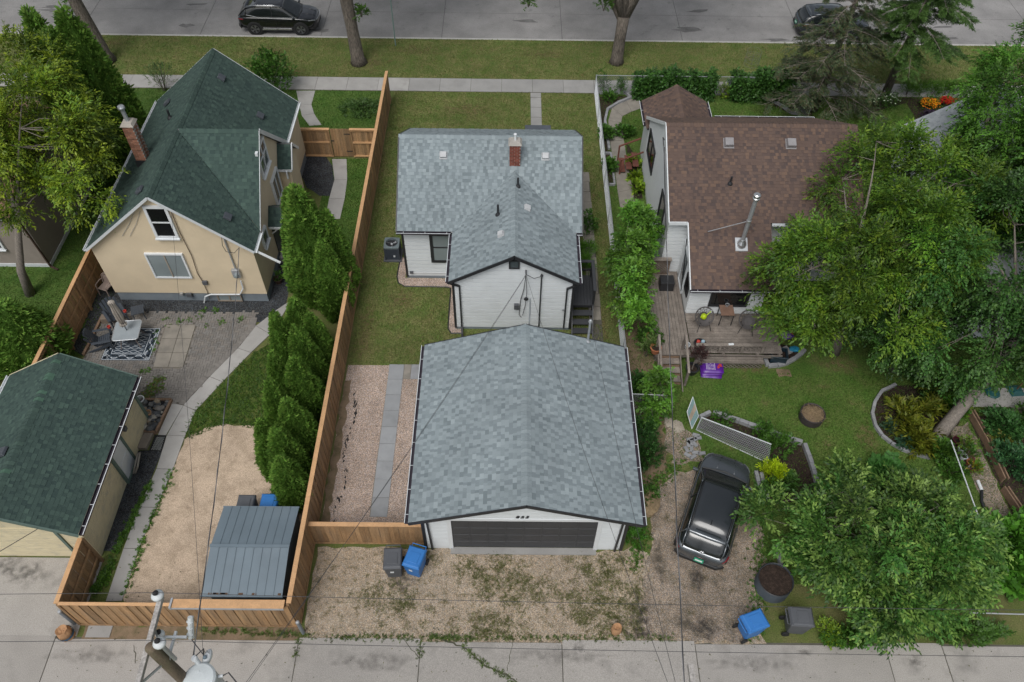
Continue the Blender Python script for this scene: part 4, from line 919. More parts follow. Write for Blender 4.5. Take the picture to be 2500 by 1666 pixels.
# services on the back wall
hd = onY(543, 576, 23.0); MB().lathe((hd[0], 23.0, hd[2]-.1), [(.05, 0), (.09, .06), (.07, .14), (.02, .18)], 10).build('service_head', M_galv, H3)
pipe(H3, [(hd[0], 23.04, hd[2]-.05), (onY(576, 660, 23.04)[0], 23.04, onY(576, 660, 23.04)[2])], .035, M_galv, 'conduit')
mt = onY(577, 668, 23.0); k = MB().cbox((mt[0], 23.02, mt[2]), (.32, .16, .42)).build('meter_box', M_galv, H3, bevel=.01); MB().lathe((mt[0], 22.94, mt[2]-.05), [(.10, 0), (.10, .09), (.07, .11)], 14, axis=(0, -1, 0)).build('meter', M_glass2, k)
pts = [onY(*q, 23.03) for q in ((588, 685), (594, 703), (586, 718), (515, 718), (502, 723), (499, 738))]; pipe(H3, [(p[0], 23.0, p[2]) for p in pts], .035, M_white2, 'drain_pipe')
for q, s in (((500, 692), .2), ((462, 722), .22), ((443, 720), .13)): p = onY(*q, 23.0); MB().cbox((p[0], 23.03, p[2]), (s, .1, s*.9)).build('utility_box', M_bin if s > .15 else M_galv, H3)
pts = [onY(*q, 23.05) for q in ((418, 518), (440, 570), (468, 625), (482, 668), (496, 690), (505, 710), (512, 730))]; pipe(H3, pts, .016, mat('brown_cable', (.09, .06, .04)), 'cable')
pts = [onY(*q, 22.9) for q in ((541, 580), (543, 600), (552, 615), (572, 618), (584, 605))]; pipe(H3, pts, .012, M_wire, 'cable')
for a, b_2 in (((328, 516), (298, 577)), ((342, 516), (317, 577))): p, q = onY(*a, 23.07), onY(*b_2, 23.07); pipe(H3, [p, ((p[0]+q[0])/2+.05, 23.07, (p[2]+q[2])/2), q], .008, M_galv, 'old_wire')

# ------------------------------------------------ green-roofed cream garage
H4 = thing('garage', 'cream garage with dark green shingle roof beside the gravel path', 'garage', (-15.8, 14, 0))
lr, lrz, le0, le1, lez, lf, lb = -15.8, 3.82, -18.12, -13.5, 2.5, 11.0, 17.2
b = MB().box(-17.86, -13.84, 11.36, 16.95, 0, 2.62)
for y0, y1 in ((11.36, 11.46), (16.85, 16.95)): b.add([(-17.86, y0, 2.62), (-13.84, y0, 2.62), (lr, y0, 3.74), (-17.86, y1, 2.62), (-13.84, y1, 2.62), (lr, y1, 3.74)], [(0, 1, 2), (5, 4, 3)])
w4 = b.build('wall', M_cream, H4)
boards(H4, (-13.84, 11.36), (-13.84, 14.15), .05, 2.5, (1, 0), M_cream, .105, par=w4, t=.013); boards(H4, (-13.84, 15.2), (-13.84, 16.95), .05, 2.5, (1, 0), M_cream, .105, par=w4, t=.013)
boards(H4, (-17.86, 11.36), (-14.55, 11.36), .05, 2.15, (0, -1), M_cream, .13, par=w4, t=.02, name='door_slat'); boards(H4, (-14.55, 11.36), (-13.84, 11.36), .05, 2.5, (0, -1), M_cream, .105, par=w4, t=.013)
R4 = roof(H4, [[(le1, lb, lez), (le1, lf, lez), (lr, lf, lrz), (lr, lb, lrz)], [(le0, lf, lez), (le0, lb, lez), (lr, lb, lrz), (lr, lf, lrz)]], PN, tones=PNt, seed=41)
lsl = (lrz-lez)/(lr-le0); ridge_caps(R4, (lr, lf, lrz-.03), (lr, lb, lrz-.03), (-1, 0, -lsl), (1, 0, -lsl), PNt+[('n9', (.07, .13, .095), .8)], w=.2)
for y in (lf-.02, lb+.02): rake(H4, (le0, y, lez-.09), (lr, y, lrz-.09), M_cream, .04, .14); rake(H4, (lr, y, lrz-.09), (le1, y, lez-.09), mat('green_trim', (.10, .15, .13)), .04, .14)
gutter(H4, (le1+.01, lf, lez-.05), (le1+.01, lb, lez-.05), M_gutter, M_white, (1, 0, 0), w=.13, hang=.75); gutter(H4, (le0-.01, lf, lez-.05), (le0-.01, lb, lez-.05), M_white, M_white, (-1, 0, 0))
M_gtrim = MATS['green_trim']
dd = window(H4, (-13.84, 14.66, 1.08), 1.02, 2.12, (1, 0, 0), M_gtrim, M_white2, fw=.10, name='side_door', depth=.06)
for zc in (.62, 1.52): MB().box(-13.79, -13.765, 14.36, 14.96, zc-.33, zc+.33).build('door_panel', M_white2, dd, bevel=.01)
MB().box(-13.85, -13.78, 16.88, 17.0, 0, 2.5).build('corner_trim', M_gtrim, H4); MB().box(-14.62, -14.52, 11.30, 11.36, 0, 2.3).build('corner_trim', M_gtrim, H4)
MB().box(-13.82, -13.7, 15.45, 15.6, 1.5, 1.68).build('wall_lamp', M_bin, H4)
text(H4, '821', (-14.1, 11.33, 2.3), .17, M_char, (pi/2, 0, 0), 'house_number', .01, 1.2)
box_vent(H4, (-16.25, 13.3, lez+(-16.25-le0)*lsl), (0, 1, 0), (1, 0, lsl), M_vent, .36, .13, base=False)

# ------------------------------------------------ brown-roofed white house
H5 = thing('house', 'white house with brown shingle roof, front porch gable and tall metal flue', 'house', (10.6, 27, 0))
by_r, bz_r, bsl = 28.3, 5.80, .523; bx0, bx1 = 6.58, 14.66; bye, bze = 24.4, 5.80-.523*(28.3-24.4); fye, fze = 32.5, 3.15
eye, eze = 21.88, 5.80-.523*(28.3-21.88)
b = MB().hexa([(6.72, 24.72, 0), (14.5, 24.72, 0), (14.5, 32.15, 0), (6.72, 32.15, 0), (6.72, 24.72, 3.6), (14.5, 24.72, 3.6), (14.5, 32.15, 3.18), (6.72, 32.15, 3.18)])
for x0, x1 in ((6.72, 6.84), (14.38, 14.5)): b.add([(x0, 24.72, 3.6), (x1, 24.72, 3.6), (x1, 32.15, 3.25), (x0, 32.15, 3.25), (x0, by_r, 5.6), (x1, by_r, 5.6)], [(0, 4, 5, 1), (2, 5, 4, 3), (0, 3, 4), (1, 5, 2)])
w5 = b.build('wall', M_white, H5)
e5 = MB().box(7.52, 10.6, 22.2, 24.72, .0, 2.5); e5.hexa([(7.52, 22.2, 2.5), (10.6, 22.2, 2.5), (10.6, 24.72, 2.5), (7.52, 24.72, 2.5), (7.52, 22.2, 2.52), (10.6, 22.2, 2.52), (10.6, 24.72, 3.72), (7.52, 24.72, 3.72)])
w6 = e5.build('extension_wall', M_white, H5)
boards(H5, (7.52, 22.2), (10.6, 22.2), .62, 2.5, (0, -1), M_white, .205, par=w6); boards(H5, (7.52, 24.72), (7.52, 22.2), .62, 2.45, (-1, 0), M_white, .205, par=w6)
boards(H5, (6.72, 24.72), (7.52, 24.72), .3, 3.6, (0, -1), M_white, .205, par=w5)
def bclip(z, L=32.15-24.72):
    if z < 3.3: return (0, L)
    a = max(0, (z-3.25)/(5.6-3.25)*(32.15-by_r)); c = max(0, (z-3.6)/(5.6-3.6)*(by_r-24.72)); return (a, L-c)
boards(H5, (6.72, 32.15), (6.72, 24.72), .3, 5.5, (-1, 0), M_white, .205, clip=bclip, par=w5)
R5 = roof(H5, [[(bx0, bye, bze), (bx1, bye, bze), (bx1, by_r, bz_r), (bx0, by_r, bz_r)], [(7.36, eye, eze), (10.76, eye, eze), (10.76, bye+.01, bze+.005), (7.36, bye+.01, bze+.005)], [(bx1, fye, fze), (bx0, fye, fze), (bx0, by_r, bz_r), (bx1, by_r, bz_r)]], PB, tones=PBt, seed=51)
fsl = (bz_r-fze)/(fye-by_r); ridge_caps(R5, (bx0, by_r, bz_r-.03), (bx1, by_r, bz_r-.03), (0, -1, -bsl), (0, 1, -fsl), PBt, w=.18)
px_, pr_, pe_, p0_, p1_ = 8.14, 3.72, 2.80, 6.55, 9.74
R6 = roof(H5, [[(p0_, 32.0, pe_), (p0_, 34.3, pe_), (px_, 34.3, pr_), (px_, 31.5, pr_)], [(p1_, 34.3, pe_), (p1_, 32.0, pe_), (px_, 31.5, pr_), (px_, 34.3, pr_)]], PB, tones=PBt, seed=52, name='porch_roof')
psl = (pr_-pe_)/(px_-p0_); ridge_caps(R6, (px_, 34.3, pr_-.03), (px_, 31.6, pr_-.03), (1, 0, -psl), (-1, 0, -psl), PBt, w=.17)
MB().box(6.8, 9.5, 32.15, 34.0, 0, 2.75).build('porch_wall', M_white, H5)
gutter(H5, (p0_, 32.3, pe_-.05), (p0_, 34.3, pe_-.05), M_gutter, M_white, (-1, 0, 0)); gutter(H5, (p1_, 32.55, pe_-.05), (p1_, 34.3, pe_-.05), M_gutter, M_white, (1, 0, 0))
gutter(H5, (9.85, fye, fze-.05), (bx1, fye, fze-.05), M_gutter, M_white, (0, 1, 0)); gutter(H5, (7.34, eye, eze-.06), (10.78, eye, eze-.06), M_gutter, M_white, (0, -1, 0)); gutter(H5, (10.82, bye, bze-.06), (bx1, bye, bze-.06), M_white2, M_white, (0, -1, 0))
rake(H5, (bx0-.01, bye, bze-.08), (bx0-.01, by_r, bz_r-.08), M_white, .04, .14); rake(H5, (bx0-.01, by_r, bz_r-.08), (bx0-.01, fye, fze-.08), M_white, .04, .14)
rake(H5, (7.35, eye, eze-.08), (7.35, bye, bze-.08), M_white, .04, .14); rake(H5, (bx0, bye-.02, bze-.08), (7.34, bye-.02, bze-.08), M_white, .04, .16)
window(H5, (9.15, 22.2, 1.72), 1.62, 1.2, (0, -1, 0), M_black, M_gdark, fw=.09)
window(H5, (7.52, 22.75, 1.75), .62, .9, (-1, 0, 0), M_black, M_gdark, fw=.07)
window(H5, (6.72, 30.6, 2.5), 1.9, 1.3, (-1, 0, 0), M_black, M_gdark, fw=.08, mull=[.5]); window(H5, (6.72, 26.4, 2.6), 1.1, 1.5, (-1, 0, 0), M_black, M_glass, fw=.08)
dd = window(H5, (7.52, 23.75, 1.62), .95, 2.0, (-1, 0, 0), M_white2, M_white2, fw=.09, name='side_door')
MB().box(7.43, 7.47, 23.45, 24.05, 1.35, 2.35).build('door_glass', M_glass, dd)
pipe(H5, [(7.44, 24.3, 2.9), (7.40, 23.2, .9)], .02, M_black, 'door_rail')
bv = Vector((0, 1, bsl)).normalized(); zb = lambda y: bz_r-bsl*(by_r-y)
M_vent5 = mat('vent_grey', (.24, .23, .235), rough=.5)
for px0 in (1784, 1938):
    y_ = 27.5; x_ = onY(px0, 330, y_)[0]; box_vent(H5, (x_, y_, zb(y_)), (1, 0, 0), bv, M_vent5, .4, .2)
stack_pipe(H5, (9.15, 25.9, zb(25.9)), .35, .045, M_black)
fx, fy = onY(1815, 578, 23.6)[0], 23.55; fz = zb(fy)
f5 = pipe(H5, [(fx, fy, fz), (fx, fy, fz+.45), (fx, fy, fz+2.55)], .085, M_galv, 'metal_flue', 12)
MB().lathe((fx, fy, fz+.1), [(.2, -.12), (.19, .0), (.13, .12), (.10, .2)], 14).build('flue_collar', M_alum, f5); MB().hexa([(fx-.25, fy-.25, fz-.15), (fx+.25, fy-.25, fz-.15), (fx+.25, fy+.25, fz+.11), (fx-.25, fy+.25, fz+.11), (fx-.25, fy-.25, fz-.10), (fx+.25, fy-.25, fz-.10), (fx+.25, fy+.25, fz+.16), (fx-.25, fy+.25, fz+.16)]).build('flue_flashing', M_galv, f5)
MB().lathe((fx, fy, fz+2.42), [(.11, 0), (.145, .01), (.145, .07), (.12, .09), (.12, .13), (.145, .15), (.145, .22), (.10, .26)], 14).build('flue_cap', M_alum, f5)
MB().tube([(fx, fy, fz+1.3), (fx-1.35, fy+.45, zb(fy+.45)+.05)], .018, 6).build('flue_stay', M_galv, f5); MB().tube([(fx, fy, fz+1.3), (fx+.55, fy+.5, zb(fy+.5)+.05)], .012, 6).build('flue_stay', M_galv, f5)
MB().lathe((fx, fy, fz+1.26), [(.1, 0), (.1, .08)], 12).build('stay_band', M_alum, f5)
mx0 = onX(1628, 302, 6.6); pipe(H5, [(6.55, 27.9, 5.2), (6.4, 27.6, 5.55), (6.5, 27.2, 5.0), (6.6, 24.9, 3.0)], .022, M_wire, 'cable')
# ------------------------------------------------ neighbours at the picture edges
H6 = thing('house', 'pale stucco house with grey roof half hidden by the dense trees', 'house', (22.5, 27, 0))
b = MB().box(19.0, 26, 21.5, 31.9, 0, 3.1); 
for y0, y1 in ((21.5, 21.6), (31.8, 31.9)): b.add([(19.0, y0, 3.1), (26, y0, 3.1), (22.5, y0, 5.3), (19.0, y1, 3.1), (26, y1, 3.1), (22.5, y1, 5.3)], [(0, 1, 2), (5, 4, 3)])
b.build('wall', M_white2, H6); PGr = [('g1', (.30, .325, .34), 2), ('g2', (.36, .385, .40), 2)]
roof(H6, [[(18.75, 21.2, 2.98), (18.75, 32.2, 2.98), (22.5, 32.2, 5.4), (22.5, 21.2, 5.4)], [(26.25, 32.2, 2.98), (26.25, 21.2, 2.98), (22.5, 21.2, 5.4), (22.5, 32.2, 5.4)]], PGr, seed=61, max_parts=0, parts=False)
window(H6, (19.0, 25, 1.7), 1.3, 1.3, (-1, 0, 0), M_white, M_glass, mull=[.5]); window(H6, (19.0, 29, 1.7), 1.3, 1.3, (-1, 0, 0), M_white, M_glass, mull=[.5])
H7 = thing('house', 'grey stucco house with faded tan shingle roof beyond the left hand tree', 'house', (-24, 28, 0))
MB().box(-28, -20.62, 25.1, 33, .18, 3.05).build('wall', M_stgrey, H7); MB().box(-28, -20.58, 25.06, 33.04, 0, .18).build('foundation', M_white2, H7)
roof(H7, [[(-28, 24.9, 3.1), (-20.9, 24.9, 3.1), (-20.9, 29, 5.4), (-28, 29, 5.4)], [(-20.9, 33.2, 3.1), (-28, 33.2, 3.1), (-28, 29, 5.4), (-20.9, 29, 5.4)]], PTN, seed=71, max_parts=60)
MB().add([(-20.64, 25.1, 3.05), (-20.64, 33, 3.05), (-20.64, 29, 5.3)], [(0, 1, 2)]).build('gable_wall', M_stgrey, H7)
gutter(H7, (-28, 24.9, 3.04), (-20.9, 24.9, 3.04), M_char, M_white2, (0, -1, 0)); spout(H7, [(-21.0, 24.85, 2.95), (-20.7, 25.0, 2.6), (-20.55, 25.0, .1), (-20.2, 24.85, .05)], mat('brown_spout', (.06, .035, .025)))
window(H7, (-22.6, 25.1, 1.7), 1.0, 1.2, (0, -1, 0), M_white, M_glass, sill=True)
# ================================================================== FENCES, SHED, BINS, POLES
def fence(name, label, a, b, h, side, bw=.145, cap=True, capw=.15, post=2.4, rails_side=None, rails=(.35, 1.0, 1.62), z0=.03, seed=1, bb=True, m=None, base_board=True, frame=False):
    """vertical board fence from a to b; side = +1 puts boards left of a->b"""
    m = m or M_cedar; R = random.Random(seed); A = Vector((*a, 0)); B = Vector((*b, 0)); L = (B-A).length; d = (B-A)/L; n = Vector((-d.y, d.x, 0))*side
    t = thing(name, label, 'fence', tuple((A+B)/2)); base = WORLD[t.name].translation; an = atan2(d.y, d.x)
    cache = {}
    def bm(w, hh):
        k = (round(w, 3), round(hh, 2))
        if k not in cache:
            q = MB().box(-w/2, w/2, -.009, .009, 0, hh); me = mk_mesh('board', q.v, q.f); me.materials.append(m); cache[k] = me
        return cache[k]
    nb = int(L/bw); st = L/nb
    for i in range(nb):
        hh = h-.04-z0+R.choice((0, -.01, .01)); off = .012+(.020 if (i % 2 and bb) else 0)
        o = add_obj('board', bm(st-.006 if not bb else st+(.012 if i % 2 else -.012), hh), None, t); o.location = A+d*((i+.5)*st)+n*off+Vector((0, 0, z0))-base; o.rotation_euler = (R.uniform(-.006, .006), R.uniform(-.004, .004), an+R.uniform(-.006, .006))
    x = 0.0; k = max(1, round(L/post))
    for i in range(k+1):
        p = A+d*(L*i/k)-n*.055; q = MB().cbox((p.x, p.y, (h-.05)/2), (.09, .09, h-.05), an); q.build('post', m, t)
    for z in rails:
        if z < h-.05: MB().bar(A-n*.02+Vector((0, 0, z)), B-n*.02+Vector((0, 0, z)), .04, .09).build('rail', m, t)
    if base_board: MB().bar(A+n*.046+Vector((0, 0, .07)), B+n*.046+Vector((0, 0, .07)), .02, .10).build('base_board', m, t)
    if cap:
        i = 0; x = 0
        while x < L-.01:
            y = min(x+3.66, L); MB().bar(A+d*(x+.002)-n*.01+Vector((0, 0, h-.018)), A+d*(y-.002)-n*.01+Vector((0, 0, h-.018)), capw, .036).build('cap_board', M_cedar_top, t); x = y
    return t
fence('cedar_fence', 'long cedar board fence between the yellow and the white house lots', (-6.66, 9.12), (-6.66, 38.2), 1.8, -1, seed=1)
f = fence('cedar_fence', 'cedar board fence facing the concrete alley with a wide timber beam cap', (-13.72, 9.05), (-6.70, 9.05), 1.78, -1, seed=2, cap=False, base_board=True)
MB().box(-13.72, -10.25, 9.0, 9.1, 1.77, 1.80).build('cap_board', M_cedar_top, f); bmk = MB().box(-10.2, -6.78, 8.93, 9.2, 1.80, 1.86).build('beam_cap', M_cedar_top, f); MB().box(-10.23, -6.78, 8.905, 8.928, 1.76, 1.84).build('steel_track', M_galv, f)
MB().box(-10.27, -10.21, 8.9, 9.22, 1.74, 1.90).build('track_bracket', M_galv, f)
fence('cedar_fence', 'short cedar fence return running to the cream garage corner', (-13.80, 9.05), (-13.80, 11.2), 1.8, 1, seed=3)
fence('cedar_fence', 'low cedar board fence closing the beige gravel strip beside the garage', (-6.6, 11.95), (-2.80, 11.95), 1.42, -1, bw=.165, seed=4, bb=False)
fence('cedar_fence', 'cedar fence west of the yellow house beside the stone margin', (-17.98, 18.2), (-17.98, 24.7), 1.8, 1, seed=5, rails=(.35, .95, 1.6))
# framed gate run
gt = thing('gate_fence', 'framed cedar gate and panels between the yellow house and the long fence', 'gate', (-8.6, 33.1, 0)); 
for (x0, x1, fr) in ((-10.5, -9.02, True), (-9.0, -8.02, False), (-8.0, -6.74, True)):
    nb = max(1, round((x1-x0)/.14)); w_ = (x1-x0)/nb
    for i in range(nb): MB().box(x0+i*w_+.004, x0+(i+1)*w_-.004, 33.10, 33.12, .06, 1.72+(0 if fr else .03)).build('board', M_cedar, gt)
    if fr:
        for z in (.12, .95, 1.68): MB().box(x0, x1, 33.05, 33.095, z-.045, z+.045).build('frame_rail', M_cedar_top, gt)
        for x_ in (x0+.04, x1-.04): MB().box(x_-.04, x_+.04, 33.045, 33.094, .16, 1.64).build('frame_stile', M_cedar, gt)
        MB().box(x0-.01, x1+.01, 33.0, 33.15, 1.74, 1.775).build('cap_board', M_cedar_top, gt)
    else:
        for z in (.4, 1.45): MB().box(x1-.3, x1+.05, 33.085, 33.099, z-.02, z+.02).build('hinge', M_black, gt)
        MB().box(x0-.02, x0+.12, 33.085, 33.099, 1.0, 1.06).build('latch', M_black, gt)
# chain link
def chainlink(name, label, pts, h=1.2, pitch=.10, wr=.006, top=True, fab=True):
    t = thing(name, label, 'fence', (*pts[0], 0))
    posts = []
    for a, b in zip(pts[:-1], pts[1:]):
        A = Vector((*a, 0)); B = Vector((*b, 0)); L = (B-A).length; d = (B-A)/L; k = max(1, round(L/2.6))
        for i in range(k+1): p = A+d*(L*i/k); MB().tube([(p.x, p.y, 0), (p.x, p.y, h+.04)], .024, 8).build('post', M_galv, t)
        MB().tube([A+Vector((0, 0, h)), B+Vector((0, 0, h))], .018, 8).build('top_rail', M_galv, t)
        w = MB(); s = -h
        while s < L:
            for dr_ in (1, -1):
                s0, s1 = (s, s+h); z0, z1 = (0, h) if dr_ > 0 else (h, 0)
                if s0 < 0: z0 = z0+(z1-z0)*(-s0)/h; s0 = 0
                if s1 > L: z1 = z1-(z1-z0)*(s1-L)/(s1-s0); s1 = L
                if s1-s0 > .05:
                    P, Q = A+d*s0+Vector((0, 0, z0+.02)), A+d*s1+Vector((0, 0, z1+.02)); w.bar(P, Q, wr, wr)
            s += pitch
        o = w.build('wire_mesh', M_galv, t, kind='stuff')
    return t
chainlink('chain_link_fence', 'galvanised chain link fence between the white house lawn and the shrubs', [(4.72, 17.6), (4.72, 38.95)], wr=.0055)
chainlink('chain_link_fence', 'galvanised chain link fence along the front sidewalk, overgrown by the hedge', [(4.75, 38.96), (15.2, 38.96), (16.0, 36.4)], wr=.0055)
chainlink('chain_link_fence', 'short chain link fence beside the garage under the dark shrubs', [(4.75, 17.55), (6.1, 17.5)], wr=.0055)
# metal shed
sh = thing('garden_shed', 'small blue grey ribbed metal shed behind the alley fence', 'shed', (-8.15, 10.85, 0))
MB().box(-9.26, -7.02, 9.46, 12.28, 0, 1.74).build('wall', M_steel, sh)
for s_, y0 in ((1, 9.36), (-1, 12.38)):
    n = 9; w_ = (9.42-6.92)/n
    for i in range(n):
        xa, xb = -9.42+i*w_, -9.42+(i+1)*w_
        MB().hexa([(xa+.004, y0, 1.76), (xb-.004, y0, 1.76), (xb-.004, 10.87, 2.03), (xa+.004, 10.87, 2.03), (xa+.004, y0, 1.775), (xb-.004, y0, 1.775), (xb-.004, 10.87, 2.045), (xa+.004, 10.87, 2.045)]).build('roof_panel', M_steel, sh)
        MB().bar((xb, y0, 1.78), (xb, 10.86, 2.055), .028, .03).build('roof_seam', M_steel, sh)
MB().box(-9.44, -6.90, 10.82, 10.92, 2.04, 2.075).build('ridge_strip', M_steel, sh); MB().box(-9.44, -6.9, 12.37, 12.41, 1.70, 1.77).build('eave_trim', M_steel, sh); MB().box(-9.44, -6.9, 9.32, 9.36, 1.70, 1.77).build('eave_trim', M_steel, sh)
R = random.Random(8)
for i in range(9): x = R.uniform(-9.2, -7.0); MB().cbox((x, 9.40, 1.79), (R.uniform(.06, .22), .06, .015)).build('rust_spot', M_rust, sh)
# wheeled bins
def bin_(label, m, loc, rz, group=None):
    t = thing('wheeled_bin', label, 'bin', loc, rz, group); b = MB()
    b.hexa([(-.23, -.28, .06), (.23, -.28, .06), (.23, .26, .10), (-.23, .26, .10), (-.29, -.37, .95), (.29, -.37, .95), (.29, .35, .97), (-.29, .35, .97)]); b.build('body', m, t, world=False, bevel=.03)
    MB().box(-.305, .305, -.385, .365, .93, .975).build('rim', m, t, world=False, bevel=.012)
    l = MB(); l.hexa([(-.31, -.40, .98), (.31, -.40, .98), (.31, .36, .985), (-.31, .36, .985), (-.27, -.34, 1.05), (.27, -.34, 1.05), (.27, .30, 1.06), (-.27, .30, 1.06)]); lid = l.build('lid', m, t, world=False, bevel=.02)
    MB().box(-.17, .17, -.24, .14, 1.055, 1.075).build('lid_panel', m, lid, world=False, bevel=.018)
    for x in (-.25, .25):
        for y in (-.30, .27): MB().cbox((x, y, 1.055), (.11, .02, .015), atan2(y, x)).build('lid_rib', m, lid, world=False)
    h = MB().tube([(-.24, .36, .95), (-.24, .45, .98), (.24, .45, .98), (.24, .36, .95)], .018, 6).build('handle', m, t, world=False)
    for x in (-.27, .27): MB().lathe((x-.03, .30, .125), [(.04, 0), (.12, 0), (.125, .03), (.12, .06), (.04, .06)], 16, axis=(1, 0, 0)).build('wheel', M_rubber, t, world=False)
    MB().box(-.10, .02, -.342, -.335, .56, .68).build('sticker', M_white, t, world=False); return t
bin_('grey wheeled bin standing at the gravel fence left of the blue one', M_bin, (*G(966, 1392)[:2], 0), .05)
bin_('blue wheeled bin turned askew beside the garage corner', M_blue, (*G(1018, 1390)[:2], 0), -.30)
bin_('grey wheeled bin behind the metal shed with only its lid showing', M_bin, (-9.0, 12.85, 0), pi+.0)
bin_('blue wheeled bin behind the metal shed with only its lid showing', M_blue, (-8.2, 12.9, 0), pi)
bin_('blue wheeled bin tilted at the alley edge near the round planter', M_blue, (*G(1824, 1543)[:2], 0), pi/2+.35)
bin_('grey wheeled bin at the alley edge beneath the leafy tree', M_bin, (*G(1934, 1533)[:2], 0), pi/2-.05)
# ------------------------------------------------ utility pole
PX0, PY0, PZ = *G(367, 1580, 10.3)[:2], 10.3
up = thing('utility_pole', 'weathered timber utility pole with crossarm and transformer beside the alley', 'utility pole', (PX0, PY0, 0))
M_pole = mat('pole_wood', (.15, .115, .08), rough=.95, var=.25, scale=3, fine=.3, fscale=20, stretch=(4, 4, .4), stain=(.10, .12, .06), stain_scale=1.5, stain_amt=.6, bump=.01, bscale=20)
M_arm = mat('arm_wood', (.36, .34, .32), rough=.95, var=.2, scale=6, fine=.3, fscale=25)
M_ins = mat('porcelain', (.60, .63, .64), rough=.25, var=.03)
MB().tube([(PX0, PY0, 0), (PX0, PY0, PZ-.03), (PX0, PY0, PZ)], [.16, .115, .105], 16).build('pole', M_pole, up, smooth=True)
a0, a1 = Vector(G(394, 1456, PZ-.25)), Vector(G(330, 1700, PZ-.25)); MB().bar(a0, a1, .10, .12).build('crossarm', M_arm, up, bevel=.01)
dA = (a1-a0).normalized()
def insul(p, nm='insulator', s=1.0, under=None):
    o = MB().lathe(p, [(.03, -.10), (.03, .0), (.11*s, .02), (.115*s, .07), (.085*s, .11), (.05*s, .13), (.035, .16)], 16).build(nm, M_ins, under or up, smooth=True)
    MB().lathe((p[0], p[1], p[2]+.155), [(.05, 0), (.06, .03), (.04, .06), (.01, .07)], 12).build('insulator_clamp', M_rubber, o); return o
i1 = a0+dA*.06+Vector((0, 0, .14)); insul(i1, s=1.1); i2 = Vector((*G(386, 1567, PZ+.15)[:2], PZ+.02)); insul(i2, s=1.1)
MB().bar((i2.x, i2.y, PZ-.9), (i2.x, i2.y, PZ-.04), .06, .06).build('pole_pin', M_galv, up)
MB().bar(a0+dA*1.75, (PX0, PY0, PZ-.9), .03, .05).build('arm_brace', M_galv, up); MB().bar(a0+dA*.6, (PX0, PY0, PZ-.9), .03, .05).build('arm_brace', M_galv, up)
zc = PZ-.8; b0, b1 = Vector(G(430, 1542, zc)), Vector(G(412, 1603, zc)); MB().bar(b0, b1, .05, .05).build('bracket', M_white2, up); MB().bar(b1, (PX0+.1, PY0, zc), .05, .05).build('bracket', M_white2, up)
c0, c1 = Vector(G(398, 1556, zc+.06)), Vector(G(456, 1556, zc+.06)); MB().bar(c0, c1, .05, .045).build('bracket', M_white2, up)
insul(c0+Vector((0, 0, .12)), s=.8)
cu0, cu1 = c1+Vector((0, .05, -.2)), c1+Vector((.06, .32, .25)); MB().tube([cu0, cu1], .05, 10).build('fuse_cutout', M_ins, up); MB().tube([cu0+Vector((.07, 0, 0)), cu1+Vector((.07, 0, .05))], .018, 8).build('fuse_tube', M_galv, up)
for q in (.2, .5, .8): pq = cu0.lerp(cu1, q); MB().lathe(pq, [(.03, -.02), (.075, 0), (.03, .02)], 12, axis=tuple(cu1-cu0)).build('fuse_shed', M_ins, up)
tx, ty, tz = *G(486, 1657, 8.45)[:2], 8.45
tr = MB().lathe((tx, ty, tz-.95), [(.31, 0), (.325, .05), (.325, .86), (.34, .88), (.34, .93), (.30, .97), (.12, 1.0), (.01, 1.005)], 28).build('transformer', mat('transformer_paint', (.56, .60, .61), rough=.35, var=.04), up, smooth=False)
MB().cbox((tx-.06, ty+.12, tz+.04), (.1, .06, .03), .3).build('lifting_lug', MATS['transformer_paint'], tr)
MB().tube([(tx-.08, ty+.30, tz-.1), (tx-.14, ty+.36, tz+.12)], .055, 12).build('bushing', M_ins, tr); MB().lathe((tx-.14, ty+.36, tz+.12), [(.06, 0), (.07, .02), (.06, .04), (.07, .06), (.05, .09)], 12).build('bushing_cap', M_white, tr)
for q in (.0, -.18, -.33): MB().tube([(tx+.32, ty+.1+q, tz-.2), (tx+.42, ty+.12+q, tz-.2)], .035, 8).build('terminal', M_white2, tr)
MB().bar((PX0, PY0, tz-.3), (tx-.28, ty, tz-.3), .06, .16).build('mounting', M_galv, tr)
# street lamp head reaching past the transformer
lx, ly, lz = *G(506, 1606, 8.3)[:2], 8.3
lamp = MB(); n = 16; ring = []
for k_, (s_, z_) in enumerate(((.5, -.09), (.95, -.05), (1, .0), (.85, .06), (.4, .09))):
    ring += [(lx+.085*s_*cos(2*pi*i/n)+.02*sin(2*pi*i/n), ly+.19*s_*sin(2*pi*i/n), lz+z_) for i in range(n)]
lamp.add(ring, [(r*n+i, r*n+(i+1) % n, (r+1)*n+(i+1) % n, (r+1)*n+i) for r in range(4) for i in range(n)]+[tuple(range(n-1, -1, -1)), tuple(4*n+i for i in range(n))])
lh = lamp.build('lamp_head', M_white, up, smooth=True); MB().lathe((lx-.01, ly-.03, lz+.085), [(.04, 0), (.045, .05), (.03, .075), (.0, .08)], 12).build('photocell', mat('photocell', (.15, .2, .24), rough=.4), lh)
text(up, 'JIIL', (lx, ly+.09, lz+.088), .085, M_black, (0, 0, 0), 'lamp_lettering', .003)
MB().tube([(PX0, PY0, 7.6), (lx-.1, ly-.25, 8.2), (lx, ly-.12, lz)], .03, 8).build('lamp_arm', M_galv, up)
MB().tube([cu0, cu0+Vector((.25, -.25, -.3)), (tx+.02, ty+.55, tz+.2), (tx-.14, ty+.37, tz+.2)], .012, 6).build('jumper', M_wire, up)
